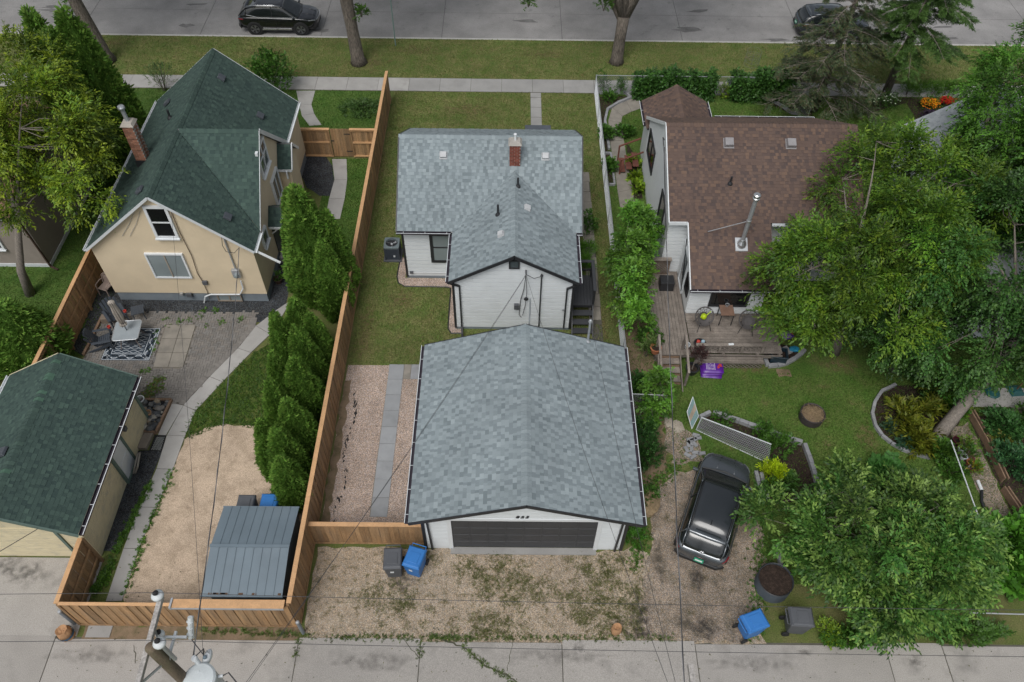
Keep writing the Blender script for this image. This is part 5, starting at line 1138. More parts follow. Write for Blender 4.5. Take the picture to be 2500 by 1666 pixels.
for q in (.0, -.18): MB().tube([(tx+.42, ty+.12+q, tz-.2), (tx+.55, ty+.16+q, tz-.12), (tx+.72, ty+.0+q, tz-.3), (tx+.85, ty-.35+q, tz-.75)], .015, 6).build('lead', M_wire, up)
# a second pole, out of the picture, that carries the other service drops
QX, QY, QZ = *G(1690, 1790, 9.3)[:2], 9.3
u2 = thing('utility_pole', 'plain timber utility pole with short crossarm across the alley from the garage', 'utility pole', (QX, QY, 0)); MB().tube([(QX, QY, 0), (QX, QY, 10.2)], [.16, .11], 14).build('pole', M_pole, u2, smooth=True); MB().bar((QX, QY-1.1, 9.9), (QX, QY+1.1, 9.9), .1, .12).build('crossarm', M_arm, u2)
# wires
def wire(label, a, b, sag, r=.010, m=None, twist=None):
    a = Vector(a); b = Vector(b); n = 28; pts = [a.lerp(b, i/n)-Vector((0, 0, 4*sag*(i/n)*(1-i/n))) for i in range(n+1)]
    o = MB().tube(pts, r, 5, cap=False).build('overhead_wire', m or M_wire, None); tag(o, label, 'wire')
    if twist: MB().tube([p+Vector((twist*cos(i*1.7), twist*sin(i*1.7), twist*sin(i*1.7))) for i, p in enumerate(pts)], r*.8, 5, cap=False).build('messenger_wire', M_wire2, o)
    return o
for lab, p in (('power line over the fence top on the far crossarm insulator', i1), ('power line along the alley on the pole top insulator', i2)):
    for sx in (-1, 1): 
        q = Vector((p.x+sx*42, p.y, p.z+.2)); wire(lab+(' running left' if sx < 0 else ' running right'), p+Vector((0, 0, .2)), q, .55, .006)
wire('twisted service drop from the alley pole to the yellow house', (tx-.2, ty+.4, tz+.1), (onY(584, 607, 22.85)[0], 22.85, onY(584, 607, 22.85)[2]), .35, .012, None, .018)
wire('thin cable crossing from the alley pole to the yellow gable peak', (PX0, PY0, 6.6), (onY(418, 516, 22.95)[0], 22.95, onY(418, 516, 22.95)[2]), .25, .006)
wire('thin cable from the white gable to the low pole bracket across the gravel strip', (PX0+.1, PY0+.1, 5.2), sp, .2, .006)
wire('second thin cable from the white gable to the low pole bracket', (PX0+.1, PY0+.1, 5.35), (sp[0]+.03, sp[1], sp[2]+.03), .32, .007)
wire('service cable from the white gable over the garage roof to the far pole', (QX, QY, 8.9), sp, .45, .006)
wire('service cable from the garage mast to the far pole', (QX, QY, 9.0), (2.97, 18.6, 4.25), .35, .006)
wire('twisted service drop to the brown roofed house passing the shrubs', (QX, QY+.1, 8.8), (6.5, 27.4, 5.2), .4, .012, None, .018)
wire('thin cable sagging across the left concrete apron to the cream garage', (-18.2, 5.0, 6.0), (-14.5, 11.2, 2.75), .1, .012)
# ================================================================== YARD THINGS
def rbox(c, d, rz=0, m=None, nm='part', t=None, bev=.01, tilt=None, world=False): return MB().cbox(c, d, rz, tilt=tilt).build(nm, m, t, world=world, bevel=bev)
# air conditioner
ac = thing('air_conditioner', 'charcoal air conditioning unit on a pad beside the white house', 'air conditioner', (-5.28, 26.0, 0))
rbox((0, 0, .04), (.82, .82, .08), 0, M_bin, 'pad', ac)
rbox((0, 0, .42), (.60, .60, .66), 0, M_black, 'coil', ac)
for i in range(16):
    z = .12+i*.04; q = MB()
    for (x, y, w, d) in ((0, -.31, .62, .02), (0, .31, .62, .02), (-.31, 0, .02, .60), (.31, 0, .02, .60)): q.cbox((x, y, z), (w, d, .018))
    q.build('louver', M_plasgrey, ac, world=False)
for x in (-.31, .31):
    for y in (-.31, .31): rbox((x, y, .44), (.06, .06, .72), 0, M_plasgrey, 'corner_post', ac)
tp = MB(); n = 24; rr = .27
ou = [(.345*max(-1, min(1, 1.35*cos(2*pi*i/n))), .345*max(-1, min(1, 1.35*sin(2*pi*i/n)))) for i in range(n)]
inn = [(rr*cos(2*pi*i/n), rr*sin(2*pi*i/n)) for i in range(n)]
tp.add([(x, y, .84) for x, y in ou]+[(x, y, .86) for x, y in inn]+[(x, y, .76) for x, y in ou]+[(x, y, .72) for x, y in inn],
       [(i, (i+1) % n, n+(i+1) % n, n+i) for i in range(n)]+[(2*n+i, 2*n+(i+1) % n, (i+1) % n, i) for i in range(n)]+[(n+i, n+(i+1) % n, 3*n+(i+1) % n, 3*n+i) for i in range(n)])
tp.build('top_shroud', mat('ac_top', (.13, .16, .17), rough=.5), ac, world=False)
for k_ in range(3):
    a = k_*2*pi/3+.5; q = MB(); q.add([(.05*cos(a-.5), .05*sin(a-.5), .74), (.25*cos(a-.35), .25*sin(a-.35), .72), (.25*cos(a+.35), .25*sin(a+.35), .78), (.05*cos(a+.5), .05*sin(a+.5), .78)], [(0, 1, 2, 3)]); q.build('fan_blade', M_alum, ac, world=False)
MB().lathe((0, 0, .72), [(.06, 0), (.06, .07), (.02, .09)], 12).build('fan_hub', M_galv, ac, world=False)
MB().tube([(-.27, -.02, .85), (0, .0, .855), (.22, -.16, .85)], .01, 5).build('fan_guard', M_black, ac, world=False)
rbox((.1, -.325, .3), (.08, .01, .10), 0, M_white2, 'label_plate', ac, 0)
# dark side deck of the white house
dk = thing('side_deck', 'charcoal painted side deck with steps and handrail at the white house', 'deck', (3.15, 23.1, 0))
for i in range(7): x = 2.68+i*.135; MB().box(x+.004, x+.128, 22.32, 24.05, .86, .90).build('deck_board', M_char, dk)
MB().box(2.68, 3.62, 22.36, 24.02, .70, .855).build('rim_joist', M_black, dk)
for x, y in ((2.74, 22.4), (3.58, 22.4), (2.74, 24.0), (3.58, 24.0)): MB().box(x-.045, x+.045, y-.045, y+.045, 0, 1.78 if x > 3 else .7).build('post', M_black, dk)
MB().box(3.52, 3.66, 22.3, 24.08, 1.78, 1.82).build('handrail', M_char, dk); MB().box(2.68, 3.52, 23.94, 24.08, 1.78, 1.82).build('handrail', M_char, dk); MB().box(3.56, 3.60, 22.36, 24.0, 1.25, 1.33).build('mid_rail', M_black, dk); MB().box(2.7, 3.56, 23.98, 24.02, 1.25, 1.33).build('mid_rail', M_black, dk)
for i in range(3): y = 22.3-.3*(i+1); z = .86-.235*(i+1); MB().box(2.72, 3.56, y, y+.29, z-.04, z).build('step', M_char, dk)
for x in (2.70, 3.58): MB().add([(x-.02, 22.34, .86), (x-.02, 21.3, .05), (x-.02, 21.5, .0), (x-.02, 22.34, .55), (x+.02, 22.34, .86), (x+.02, 21.3, .05), (x+.02, 21.5, .0), (x+.02, 22.34, .55)], [(0, 1, 2, 3), (7, 6, 5, 4), (0, 4, 5, 1), (1, 5, 6, 2), (3, 2, 6, 7)]).build('stringer', M_black, dk)
# ------------------------------------------------ patio furniture of the yellow house
rg = thing('outdoor_rug', 'dark outdoor rug with white interlaced pattern under the glass table', 'rug', (*gD(840, 806)[:2], .032))
rw, rd = 1.98, 1.72
MB().box(-rw/2, rw/2, -rd/2, rd/2, 0, .008).build('rug_base', mat('rug_navy', (.035, .05, .07), rough=.95, var=.1, fscale=200), rg, world=False)
M_rugw = mat('rug_white', (.50, .54, .58), rough=.95, var=.1); pt_ = MB()
def ribbon(P, w, z=.010):
    for a, b in zip(P[:-1], P[1:]): pt_.bar((a[0], a[1], z), (b[0], b[1], z), w, .003)
for (x0, x1, y0, y1) in ((-rw/2+.03, rw/2-.03, -rd/2+.03, rd/2-.03), (-rw/2+.33, rw/2-.33, -rd/2+.33, rd/2-.33)): ribbon([(x0, y0), (x1, y0), (x1, y1), (x0, y1), (x0, y0)], .022)
for side in range(4):
    L_ = rw if side % 2 == 0 else rd; n = 40; off = (rd if side % 2 == 0 else rw)/2-.18
    for ph in (0, pi, .0):
        for amp in (.11, .06):
            P = []
            for i in range(n+1):
                s_ = -L_/2+.06+(L_-.12)*i/n; q = off+amp*sin(s_*9.5+ph)*(1 if side < 2 else -1); P.append((s_, q) if side == 0 else (s_, -q) if side == 2 else (q, s_) if side == 1 else (-q, s_))
            ribbon(P, .020)
for r_ in range(5):
    y = -rd/2+.45+r_*.2
    for ph in (0, pi): ribbon([(-rw/2+.38+i*.04, y+.07*sin(i*.04*9.5+ph)) for i in range(31)], .016)
pt_.build('rug_pattern', M_rugw, rg, world=False, kind='stuff')
tb = thing('patio_table', 'square glass patio table on the patterned rug', 'table', (*gD(826, 745, .45)[:2], .04), .12)
tt = MB(); n = 6; P = []; W = .52
for cx_, cy_, a0_ in ((W-.12, W-.12, 0), (-W+.12, W-.12, pi/2), (-W+.12, -W+.12, pi), (W-.12, -W+.12, 1.5*pi)): P += [(cx_+.12*cos(a0_+pi/2*i/n), cy_+.12*sin(a0_+pi/2*i/n)) for i in range(n+1)]
tt.prism(P, .70, .712); tt.build('glass_top', M_tglass, tb, world=False); MB().tube([(x, y, .705) for x, y in P+P[:1]], .016, 6).build('rim', M_galv, tb, world=False)
for a in (pi/4, 3*pi/4, 5*pi/4, 7*pi/4): MB().tube([(.30*cos(a), .30*sin(a), .69), (.56*cos(a), .56*sin(a), 0)], .022, 8).build('leg', mat('taupe_metal', (.20, .17, .16), rough=.5), tb, world=False)
um = thing('folded_umbrella', 'folded beige patio umbrella standing through the glass table', 'umbrella', (*gD(826, 745, .45)[:2], .04), .2)
MB().tube([(0, 0, .0), (0, 0, 2.5)], .02, 8).build('pole', M_plasgrey, um, world=False); MB().lathe((0, 0, 0), [(.22, 0), (.22, .04), (.06, .09), (.03, .16)], 16).build('base', M_plasgrey, um, world=False)
cn = MB(); prof = [(1.02, .10), (1.12, .13), (1.2, .085), (1.5, .125), (1.9, .12), (2.25, .09), (2.44, .11), (2.5, .05)]; n = 20
vs = [(r_*(1+.28*((-1)**i))*cos(2*pi*i/n), r_*(1+.28*((-1)**i))*sin(2*pi*i/n), z_) for z_, r_ in prof for i in range(n)]
cn.add(vs, [(r_*n+i, r_*n+(i+1) % n, (r_+1)*n+(i+1) % n, (r_+1)*n+i) for r_ in range(len(prof)-1) for i in range(n)]+[tuple((len(prof)-1)*n+i for i in range(n))]); cn.build('canopy', M_canvas, um, world=False)
MB().lathe((0, 0, 1.19), [(.092, 0), (.095, .04)], 16).build('tie_strap', M_black, um, world=False)
def adirondack(label, loc, rz):
    t = thing('adirondack_chair', label, 'chair', loc, rz)
    for i in range(6): MB().hexa([(-.27, -.30+i*.09, .36-i*.022), (.27, -.30+i*.09, .36-i*.022), (.27, -.22+i*.09, .34-i*.022), (-.27, -.22+i*.09, .34-i*.022)]+[(x, y, z+.02) for x, y, z in ((-.27, -.30+i*.09, .36-i*.022), (.27, -.30+i*.09, .36-i*.022), (.27, -.22+i*.09, .34-i*.022), (-.27, -.22+i*.09, .34-i*.022))]).build('seat_slat', M_plasgrey, t, world=False)
    for i in range(5):
        x = -.24+i*.12; hh = .98-.03*abs(i-2)**2; MB().hexa([(x-.05, .20, .24), (x+.05, .20, .24), (x+.05, .22, .24), (x-.05, .22, .24), (x*1.15-.052, .50, hh), (x*1.15+.052, .50, hh), (x*1.15+.052, .52, hh), (x*1.15-.052, .52, hh)]).build('back_slat', M_plasgrey, t, world=False)
    for s_ in (-1, 1):
        MB().box(s_*.35-.06, s_*.35+.06, -.42, .34, .54, .565).build('armrest', M_plasgrey, t, world=False, bevel=.01)
        MB().box(s_*.33-.03, s_*.33+.03, -.36, -.28, 0, .54).build('leg', M_plasgrey, t, world=False); MB().hexa([(s_*.30-.02, -.3, .22), (s_*.30+.02, -.3, .22), (s_*.30+.02, .5, 0), (s_*.30-.02, .5, 0), (s_*.30-.02, -.3, .36), (s_*.30+.02, -.3, .36), (s_*.30+.02, .62, .05), (s_*.30-.02, .62, .05)]).build('leg', M_plasgrey, t, world=False)
    MB().lathe((.36, -.34, .566), [(.05, 0), (.065, .02), (.07, .11), (.055, .115), (.045, .03)], 14).build('cup', M_red, t, world=False); return t
adirondack('slate adirondack chair facing the glass table at the rug corner', (*gD(675, 810)[:2], .03), radians(105))
adirondack('slate adirondack chair by the stone margin near the folded umbrella', (*gD(760, 655)[:2], .03), radians(40))
sd = thing('side_table', 'small slate slatted side table near the foundation', 'table', (*gD(900, 632)[:2], .03), .35)
for i in range(6): rbox((-.22+i*.088, 0, .44), (.08, .5, .02), 0, M_plasgrey, 'slat', sd, 0)
for x in (-.2, .2):
    for y in (-.2, .2): MB().tube([(x, y, .43), (x*1.1, y*1.1, 0)], .02, 6).build('leg', M_plasgrey, sd, world=False)
pc = thing('plastic_chair', 'stackable tan plastic garden chair between fence and house corner', 'chair', (*gD(695, 480)[:2], .012), radians(-20))
rbox((0, 0, .43), (.44, .44, .03), 0, M_resin, 'seat', pc, .02)
for i in range(5): MB().hexa([(-.2+i*.085, .2, .44), (-.13+i*.085, .2, .44), (-.13+i*.085, .22, .44), (-.2+i*.085, .22, .44), (-.2+i*.085, .30, .84), (-.13+i*.085, .30, .84), (-.13+i*.085, .32, .84), (-.2+i*.085, .32, .84)]).build('back_slat', M_resin, pc, world=False)
MB().tube([(-.26, .2, .45), (-.26, .3, .8), (-.15, .34, .9), (.15, .34, .9), (.26, .3, .8), (.26, .2, .45)], .028, 7).build('back_frame', M_resin, pc, world=False)
for s_ in (-1, 1):
    MB().tube([(s_*.26, -.24, 0), (s_*.25, -.2, .64), (s_*.27, .1, .66), (s_*.25, .28, .62)], .025, 7).build('armrest', M_resin, pc, world=False); MB().tube([(s_*.24, .2, .43), (s_*.28, .3, 0)], .025, 7).build('leg', M_resin, pc, world=False)
tm = thing('timber_edging', 'old landscape timber edging between patio and stone margin', 'timber', (*gD(590, 760)[:2], 0))
for a, b in (((655, 640), (612, 730)), ((608, 738), (585, 800)), ((580, 800), (538, 880))): MB().bar((*gD(*a)[:2], .07), (*gD(*b)[:2], .07), .10, .14).build('timber', M_old_wood, tm)
tag(MB().cbox((*gD(672, 645, .15)[:2], .17), (.28, .3, .3), .1).build('paper_box', mat('box_card', (.20, .16, .125)), None, bevel=.01), 'brown concrete block beside the leaning chair', 'block')
# rock planter by the cream garage
rk = thing('rock_planter', 'timber framed planter full of river stones beside the cream garage', 'planter', (*gD(1000, 1265)[:2], 0))
rp_ = [gD(915, 1165), gD(1098, 1168), gD(1000, 1375), gD(905, 1370)]
for a, b in zip(rp_, rp_[1:]+rp_[:1]): MB().bar((a[0], a[1], .07), (b[0], b[1], .07), .09, .15).build('timber', M_old_wood, rk)
MB().sheet([p[:2] for p in rp_], .06).build('fill', M_gravel_d, rk)
cols = [(.10, .105, .11), (.30, .24, .17), (.36, .34, .29), (.16, .16, .155), (.07, .075, .08), (.24, .22, .20)]
M_stone = mat('river_stone', (1, 1, 1), rough=.8, usecol=True, var=.15, scale=9)
R = random.Random(12)
for i in range(58):
    u, v = R.random()*.88+.06, R.random()*.88+.06; p = Vector(rp_[0]).lerp(Vector(rp_[1]), u).lerp(Vector(rp_[3]).lerp(Vector(rp_[2]), u), v); s_ = R.uniform(.06, .17)
    MB().rock((p.x, p.y, .06+s_*.5), s_, (1, R.uniform(.7, 1), R.uniform(.55, .8)), i, R.choice(cols)).build('stone', M_stone, rk, smooth=True)
def pot(label, loc, r, h, m, soil=True, name='plant_pot', rim=True, empty=False, cat='pot'):
    t = thing(name, label, cat, loc); w = r*.12
    MB().lathe((0, 0, 0), [(r*.72, 0), (r, h*.9), (r*1.08, h*.9), (r*1.08, h), (r-w, h), (r*.9-w, h*.6 if not empty else h*.1)], 20, closed=False).build('body', m, t, world=False, smooth=False)
    MB().lathe((0, 0, 0), [(.001, h*.62 if not empty else h*.12), (r*.93-w, h*.62 if not empty else h*.12)], 20, closed=False).build('soil', M_soil if soil else M_black, t, world=False); return t
pot('small terracotta pot among the river stones', (*gD(960, 1268)[:2], .1), .12, .22, mat('tan_clay', (.42, .25, .13)), False)
pot('white enamel bucket at the corner of the rock planter', (*gD(905, 1180)[:2], .02), .17, .26, M_white, False, 'bucket', empty=True, cat='bucket')
tag(MB().prism(g2(gD, [(930, 1382), (985, 1384), (940, 1480), (870, 1478)]), 0, .16).build('door_step', mat('wood_plate', (.235, .20, .165)), None, bevel=.01), 'low concrete door step at the cream garage side door', 'step')
mtt = thing('door_mat', 'dark rubber mat with wavy pale pattern in front of the step', 'mat', (*gD(1000, 1440)[:2], .02)); MB().prism(g2(gD, [(990, 1386), (1062, 1388), (1035, 1490), (950, 1486)]), .014, .03).build('base', M_rubber, mtt)
wv = MB(); A, B, C_, D_ = [Vector(gD(*q, .033)) for q in ((1000, 1392), (1052, 1392), (1025, 1484), (962, 1482))]
for i in range(6):
    u = .08+i*.165; P = []
    for j in range(25): v = .04+.92*j/24; uu = u+.06*((j % 4 < 2)*2-1); P.append(A.lerp(B, min(1, max(0, uu))).lerp(D_.lerp(C_, min(1, max(0, uu))), v))
    for a, b in zip(P[:-1], P[1:]): wv.bar(a, b, .012, .004)
wv.build('pattern', mat('mat_pattern', (.33, .35, .34)), mtt, kind='stuff')
ls = thing('leaning_slab', 'spare concrete slabs leaning against the cream garage wall', 'slab', (*gI(860, 170)[:2], 0))
MB().cbox((*gI(875, 165, .35)[:2], .30), (.5, .62, .06), .15, tilt=(0, radians(-62), 0)).build('slab', M_slab_old, ls, bevel=.008); MB().cbox((gI(875, 165, .35)[0]-.08, gI(875, 165, .35)[1], .28), (.5, .62, .06), .1, tilt=(0, radians(-66), 0)).build('slab', M_slab_old, ls, bevel=.008)
tag(MB().box(*[gI(545, 1280)[0], gI(700, 1280)[0]], gI(600, 1283)[1], gI(600, 1205)[1], 0, .035).build('stepping_stone', M_conc2, None), 'square concrete stepping slab at the alley edge by the fence corner', 'slab')
pot('round brown pot of greens on the dark stones by the yellow house', (*gD(1780, 410)[:2], .01), .2, .26, mat('brown_pot', (.06, .035, .025)))
# paper yard bags, bollards
def paperbag(label, loc, s, rz, tip=0.0):
    t = thing('paper_yard_bag', label, 'bag', loc, rz); n = 14; R = random.Random(int(loc[0]*10)); vs = []; prof = [(0, .20), (.02, .23), (.25, .25), (.45, .24), (.58, .21), (.62, .20), (.55, .12), (.54, .03)]
    for z_, r_ in prof:
        for i in range(n):
            a = 2*pi*i/n; q = r_*s*(1+.16*abs(cos(2*a))**2*(-.4)+R.uniform(-.05, .05)); vs.append((q*cos(a), q*sin(a)*.85, z_*s+R.uniform(-.015, .015)*(z_ > .5)))
    MB().add(vs, [(r_*n+i, r_*n+(i+1) % n, (r_+1)*n+(i+1) % n, (r_+1)*n+i) for r_ in range(len(prof)-1) for i in range(n)]+[tuple(7*n+i for i in range(n))]).build('bag', M_paperbag, t, world=False)
    return t
b1 = paperbag('open brown paper yard bag standing at the alley edge', (*gJ(1838, 1245)[:2], .01), .74, .2)
b2 = paperbag('crumpled brown paper bag with blue band by the fence corner', (*gI(440, 1275)[:2], .01), .95, .6); MB().lathe((0, 0, .2), [(.245, 0), (.25, .12)], 14, closed=False).build('band', mat('blue_band', (.03, .09, .16)), b2, world=False)
def bollard(label, loc, h, m, lean=(0, 0)):
    t = thing('bollard', label, 'bollard', loc); MB().tube([(0, 0, 0), (lean[0], lean[1], h)], .06, 12).build('post', m, t, world=False); MB().lathe((lean[0], lean[1], h-.01), [(.065, 0), (.05, .04), (.0, .05)], 12).build('cap', M_galv, t, world=False); return t
bollard('grey steel bollard at the left fence corner beside the alley', (*gI(480, 1195)[:2], 0), .95, mat('steel_grey', (.18, .20, .22), rough=.5), (-.12, .05)); bollard('grey steel bollard at the right fence corner beside the drive', (-6.5, 8.82, 0), 1.0, MATS['steel_grey'])
# ------------------------------------------------ brown house: deck and its clutter
DZ = .58
bd = thing('back_deck', 'weathered grey timber back deck with stairs and lattice skirt', 'deck', (8.5, 21.5, 0))
for i in range(10): x = 6.02+i*.145; MB().box(x+.004, x+.138, 19.95, 24.65 if x < 6.6 else 24.65, DZ-.035, DZ).build('deck_board', M_grey_wood, bd)
for i in range(15): y = 20.08+i*.142; MB().box(7.50, 11.2, y+.004, y+.136, DZ-.035, DZ).build('deck_board', M_grey_wood, bd)
MB().box(6.02, 11.2, 19.98, 20.02, DZ-.2, DZ-.04).build('rim_joist', M_grey_wood, bd); MB().box(6.02, 6.06, 20.02, 24.6, DZ-.2, DZ-.04).build('rim_joist', M_grey_wood, bd)
for x in (6.1, 7.4, 8.8, 10.2, 11.1): MB().box(x-.05, x+.05, 20.05, 20.15, 0, DZ-.04).build('post', M_grey_wood, bd)
# front bench-rail
for i in range(3): MB().box(7.62, 10.4, 19.72+i*.13, 19.83+i*.13, .44, .47).build('bench_slat', M_grey_wood, bd)
MB().box(7.6, 10.4, 20.06, 20.2, 1.02, 1.06).build('rail_cap', M_grey_wood, bd)
for x in (7.64, 8.6, 9.5, 10.35): MB().box(x-.045, x+.045, 20.08, 20.17, DZ, 1.02).build('rail_post', M_grey_wood, bd)
def lattice(root, a, b, z0, z1, m, pitch=.16, w=.035, nm='lattice'):
    A = Vector(a); B = Vector(b); L = (B-A).length; d = (B-A)/L; h = z1-z0; s = -h; k = MB()
    while s < L:
        for q in (0, 1):
            s0, s1 = s, s+h; za, zb_ = (z0, z1) if q == 0 else (z1, z0)
            if s0 < 0: za = za+(zb_-za)*(-s0)/h; s0 = 0
            if s1 > L: zb_ = zb_-(zb_-za)*(s1-L)/max(1e-6, (s1-s0)); s1 = L
            if s1-s0 > .04: nn = Vector((-d.y, d.x, 0))*(.004 if q else -.004); k.bar(A+d*s0+nn+Vector((0, 0, za)), A+d*s1+nn+Vector((0, 0, zb_)), .006, w)
        s += pitch
    return k.build(nm, m, root, kind='stuff')
lattice(bd, (7.6, 20.13, 0), (10.35, 20.13, 0), .62, 1.0, M_grey_wood, .2, .04); lattice(bd, (7.6, 19.72, 0), (10.4, 19.72, 0), .03, .42, M_grey_wood, .17, .035)
MB().box(7.58, 10.42, 19.66, 19.70, .40, .47).build('bench_fascia', M_grey_wood, bd)
for i in range(4): y = 19.95-.34*(i+1); z = DZ-.145*(i+1); MB().box(6.16, 6.98, y, y+.30, z-.035, z).build('step', M_grey_wood, bd); MB().box(6.16, 6.98, y+.29, y+.31, z-.02, z+.11).build('riser', M_old_wood, bd)
for x in (6.12, 7.02): MB().hexa([(x-.02, 19.95, .3), (x+.02, 19.95, .3), (x+.02, 18.5, -.02), (x-.02, 18.5, -.02), (x-.02, 19.95, .57), (x+.02, 19.95, .57), (x+.02, 18.5, .06), (x-.02, 18.5, .06)]).build('stringer', M_grey_wood, bd)
for x in (6.06, 7.14):
    MB().bar((x, 20.3, 1.45), (x, 18.75, .95), .09, .045).build('handrail', M_grey_wood, bd)
    for y, z in ((20.25, 1.44), (18.85, .98)): MB().box(x-.045, x+.045, y-.045, y+.045, 0, z).build('rail_post', M_grey_wood, bd)
MB().box(6.0, 7.05, 24.5, 24.56, DZ, 1.5).build('screen_board', M_old_wood, bd); lattice(bd, (6.05, 24.45, 0), (7.0, 24.45, 0), DZ+.1, 1.35, M_grey_wood, .14, .035); MB().box(5.98, 7.06, 24.36, 24.56, 1.5, 1.54).build('screen_cap', M_grey_wood, bd)
tag(MB().box(6.55, 7.15, 23.45, 23.95, DZ, DZ+.5).build('black_bin', M_black, None, bevel=.02), 'black storage bin by the lattice screen on the deck', 'bin')
def wicker(label, loc, rz):
    t = thing('wicker_chair', label, 'chair', loc, rz); M_w = mat('grey_wicker', (.075, .068, .068), rough=.7); R = .40; c = Vector((0, 0, .62)); tilt = radians(52)
    ax = Matrix.Rotation(tilt, 3, 'X'); n = 28; k = MB()
    def pt(r, a): return c+ax@Vector((r*cos(a), r*sin(a), -.16*(1-(r/R)**2)*1.2))
    MB().tube([pt(R, 2*pi*i/n) for i in range(n+1)], .018, 6).build('rim', M_w, t, world=False); MB().tube([pt(R*.93, 2*pi*i/n) for i in range(n+1)], .012, 6).build('rim', M_w, t, world=False)
    for q in range(14):
        for s_ in (1, -1): k.tube([pt(R*j/7, 2*pi*q/14+s_*j*.12) for j in range(2, 8)], .008, 4, cap=False)
    k.build('weave', M_w, t, world=False, kind='stuff')
    MB().lathe(c+ax@Vector((0, -.1, -.1)), [(.001, -.05), (.16, -.03), (.27, .03)], 18, axis=tuple(ax@Vector((0, .25, 1))), closed=False).build('seat', M_w, t, world=False)
    for x, y in ((-.3, -.32), (.3, -.32), (-.26, .28), (.26, .28)): MB().tube([(x*.6, y*.5, .42), (x, y, 0)], .013, 6).build('leg', M_black, t, world=False)
    return t
def dk_at(x, y): p = ZM(1600, 720, 450/2352)(x, y, DZ); return (p[0], p[1], DZ)
wicker('round wicker chair holding a lime watering can on the back deck', dk_at(590, 400), .15); wicker('round wicker chair at the leafy end of the back deck', dk_at(1150, 440), -.25)
wc = thing('watering_can', 'lime green watering can lying in the wicker chair', 'watering can', (dk_at(590, 400)[0]-.03, dk_at(590, 400)[1]+.0, 1.1), .5); M_lime = mat('lime_plastic', (.42, .56, .01), rough=.45)
MB().lathe((0, 0, 0), [(.09, 0), (.125, .04), (.12, .16), (.07, .22), (.04, .23)], 14).build('body', M_lime, wc, world=False, smooth=True); MB().tube([(.1, 0, .06), (.22, 0, .14), (.34, .0, .25)], [.03, .02, .018], 8).build('spout', M_lime, wc, world=False); MB().lathe((.34, 0, .25), [(.02, 0), (.05, .04)], 10, axis=(1, 0, .9)).build('rose', M_white2, wc, world=False); MB().tube([(-.1, 0, .05), (-.18, 0, .15), (-.08, 0, .26), (.03, 0, .22)], .014, 6).build('handle', M_lime, wc, world=False)
dt = thing('slat_table', 'small brown slatted table between the wicker chairs', 'table', (*dk_at(870, 330)[:2], DZ)); M_tbl = mat('table_slat', (.20, .12, .085), rough=.7, var=.2)
for i in range(9): rbox((0, -.26+i*.065, .66), (.56, .056, .02), 0, M_tbl, 'slat', dt, 0)
for x in (-.25, .25):
    for y in (-.26, .26): rbox((x, y, .32), (.03, .03, .64), 0, M_black, 'leg', dt, 0)
jr = pot('small round metal jar on the slatted table', (dk_at(850, 200)[0], dk_at(870, 330)[1]+.22, DZ+.67), .08, .12, M_galv, False, 'jar', cat='jar')
pot('white pail at the deck stair post', (7.32, 20.35, DZ), .12, .2, M_white2, False, 'pail', empty=True, cat='pail')
kk = pot('black tub on the deck holding two tins', (7.85, 20.42, DZ), .24, .2, M_black, False, 'tub', cat='tub')
tag(MB().lathe((7.76, 20.42, DZ+.17), [(.075, 0), (.075, .16), (.06, .17)], 14).build('tin', M_red, None), 'red tin inside the black tub', 'tin'); tag(MB().lathe((7.95, 20.42, DZ+.17), [(.075, 0), (.075, .16), (.06, .17)], 14).build('tin', mat('pale_blue', (.30, .42, .5)), None), 'pale blue tin inside the black tub', 'tin')
tag(MB().cbox((9.0, 20.13, 1.08), (.22, .1, .05), .1).build('garden_gloves', M_white, None, bevel=.02), 'white garden gloves lying on the deck rail', 'gloves')
pot('terracotta pot of greens at the top of the deck stairs', (6.0, 20.1, DZ+.0), .22, .3, M_terra); pot('terracotta pot by the deck edge beside the shrubs', (5.85, 20.75, DZ), .17, .24, M_terra)
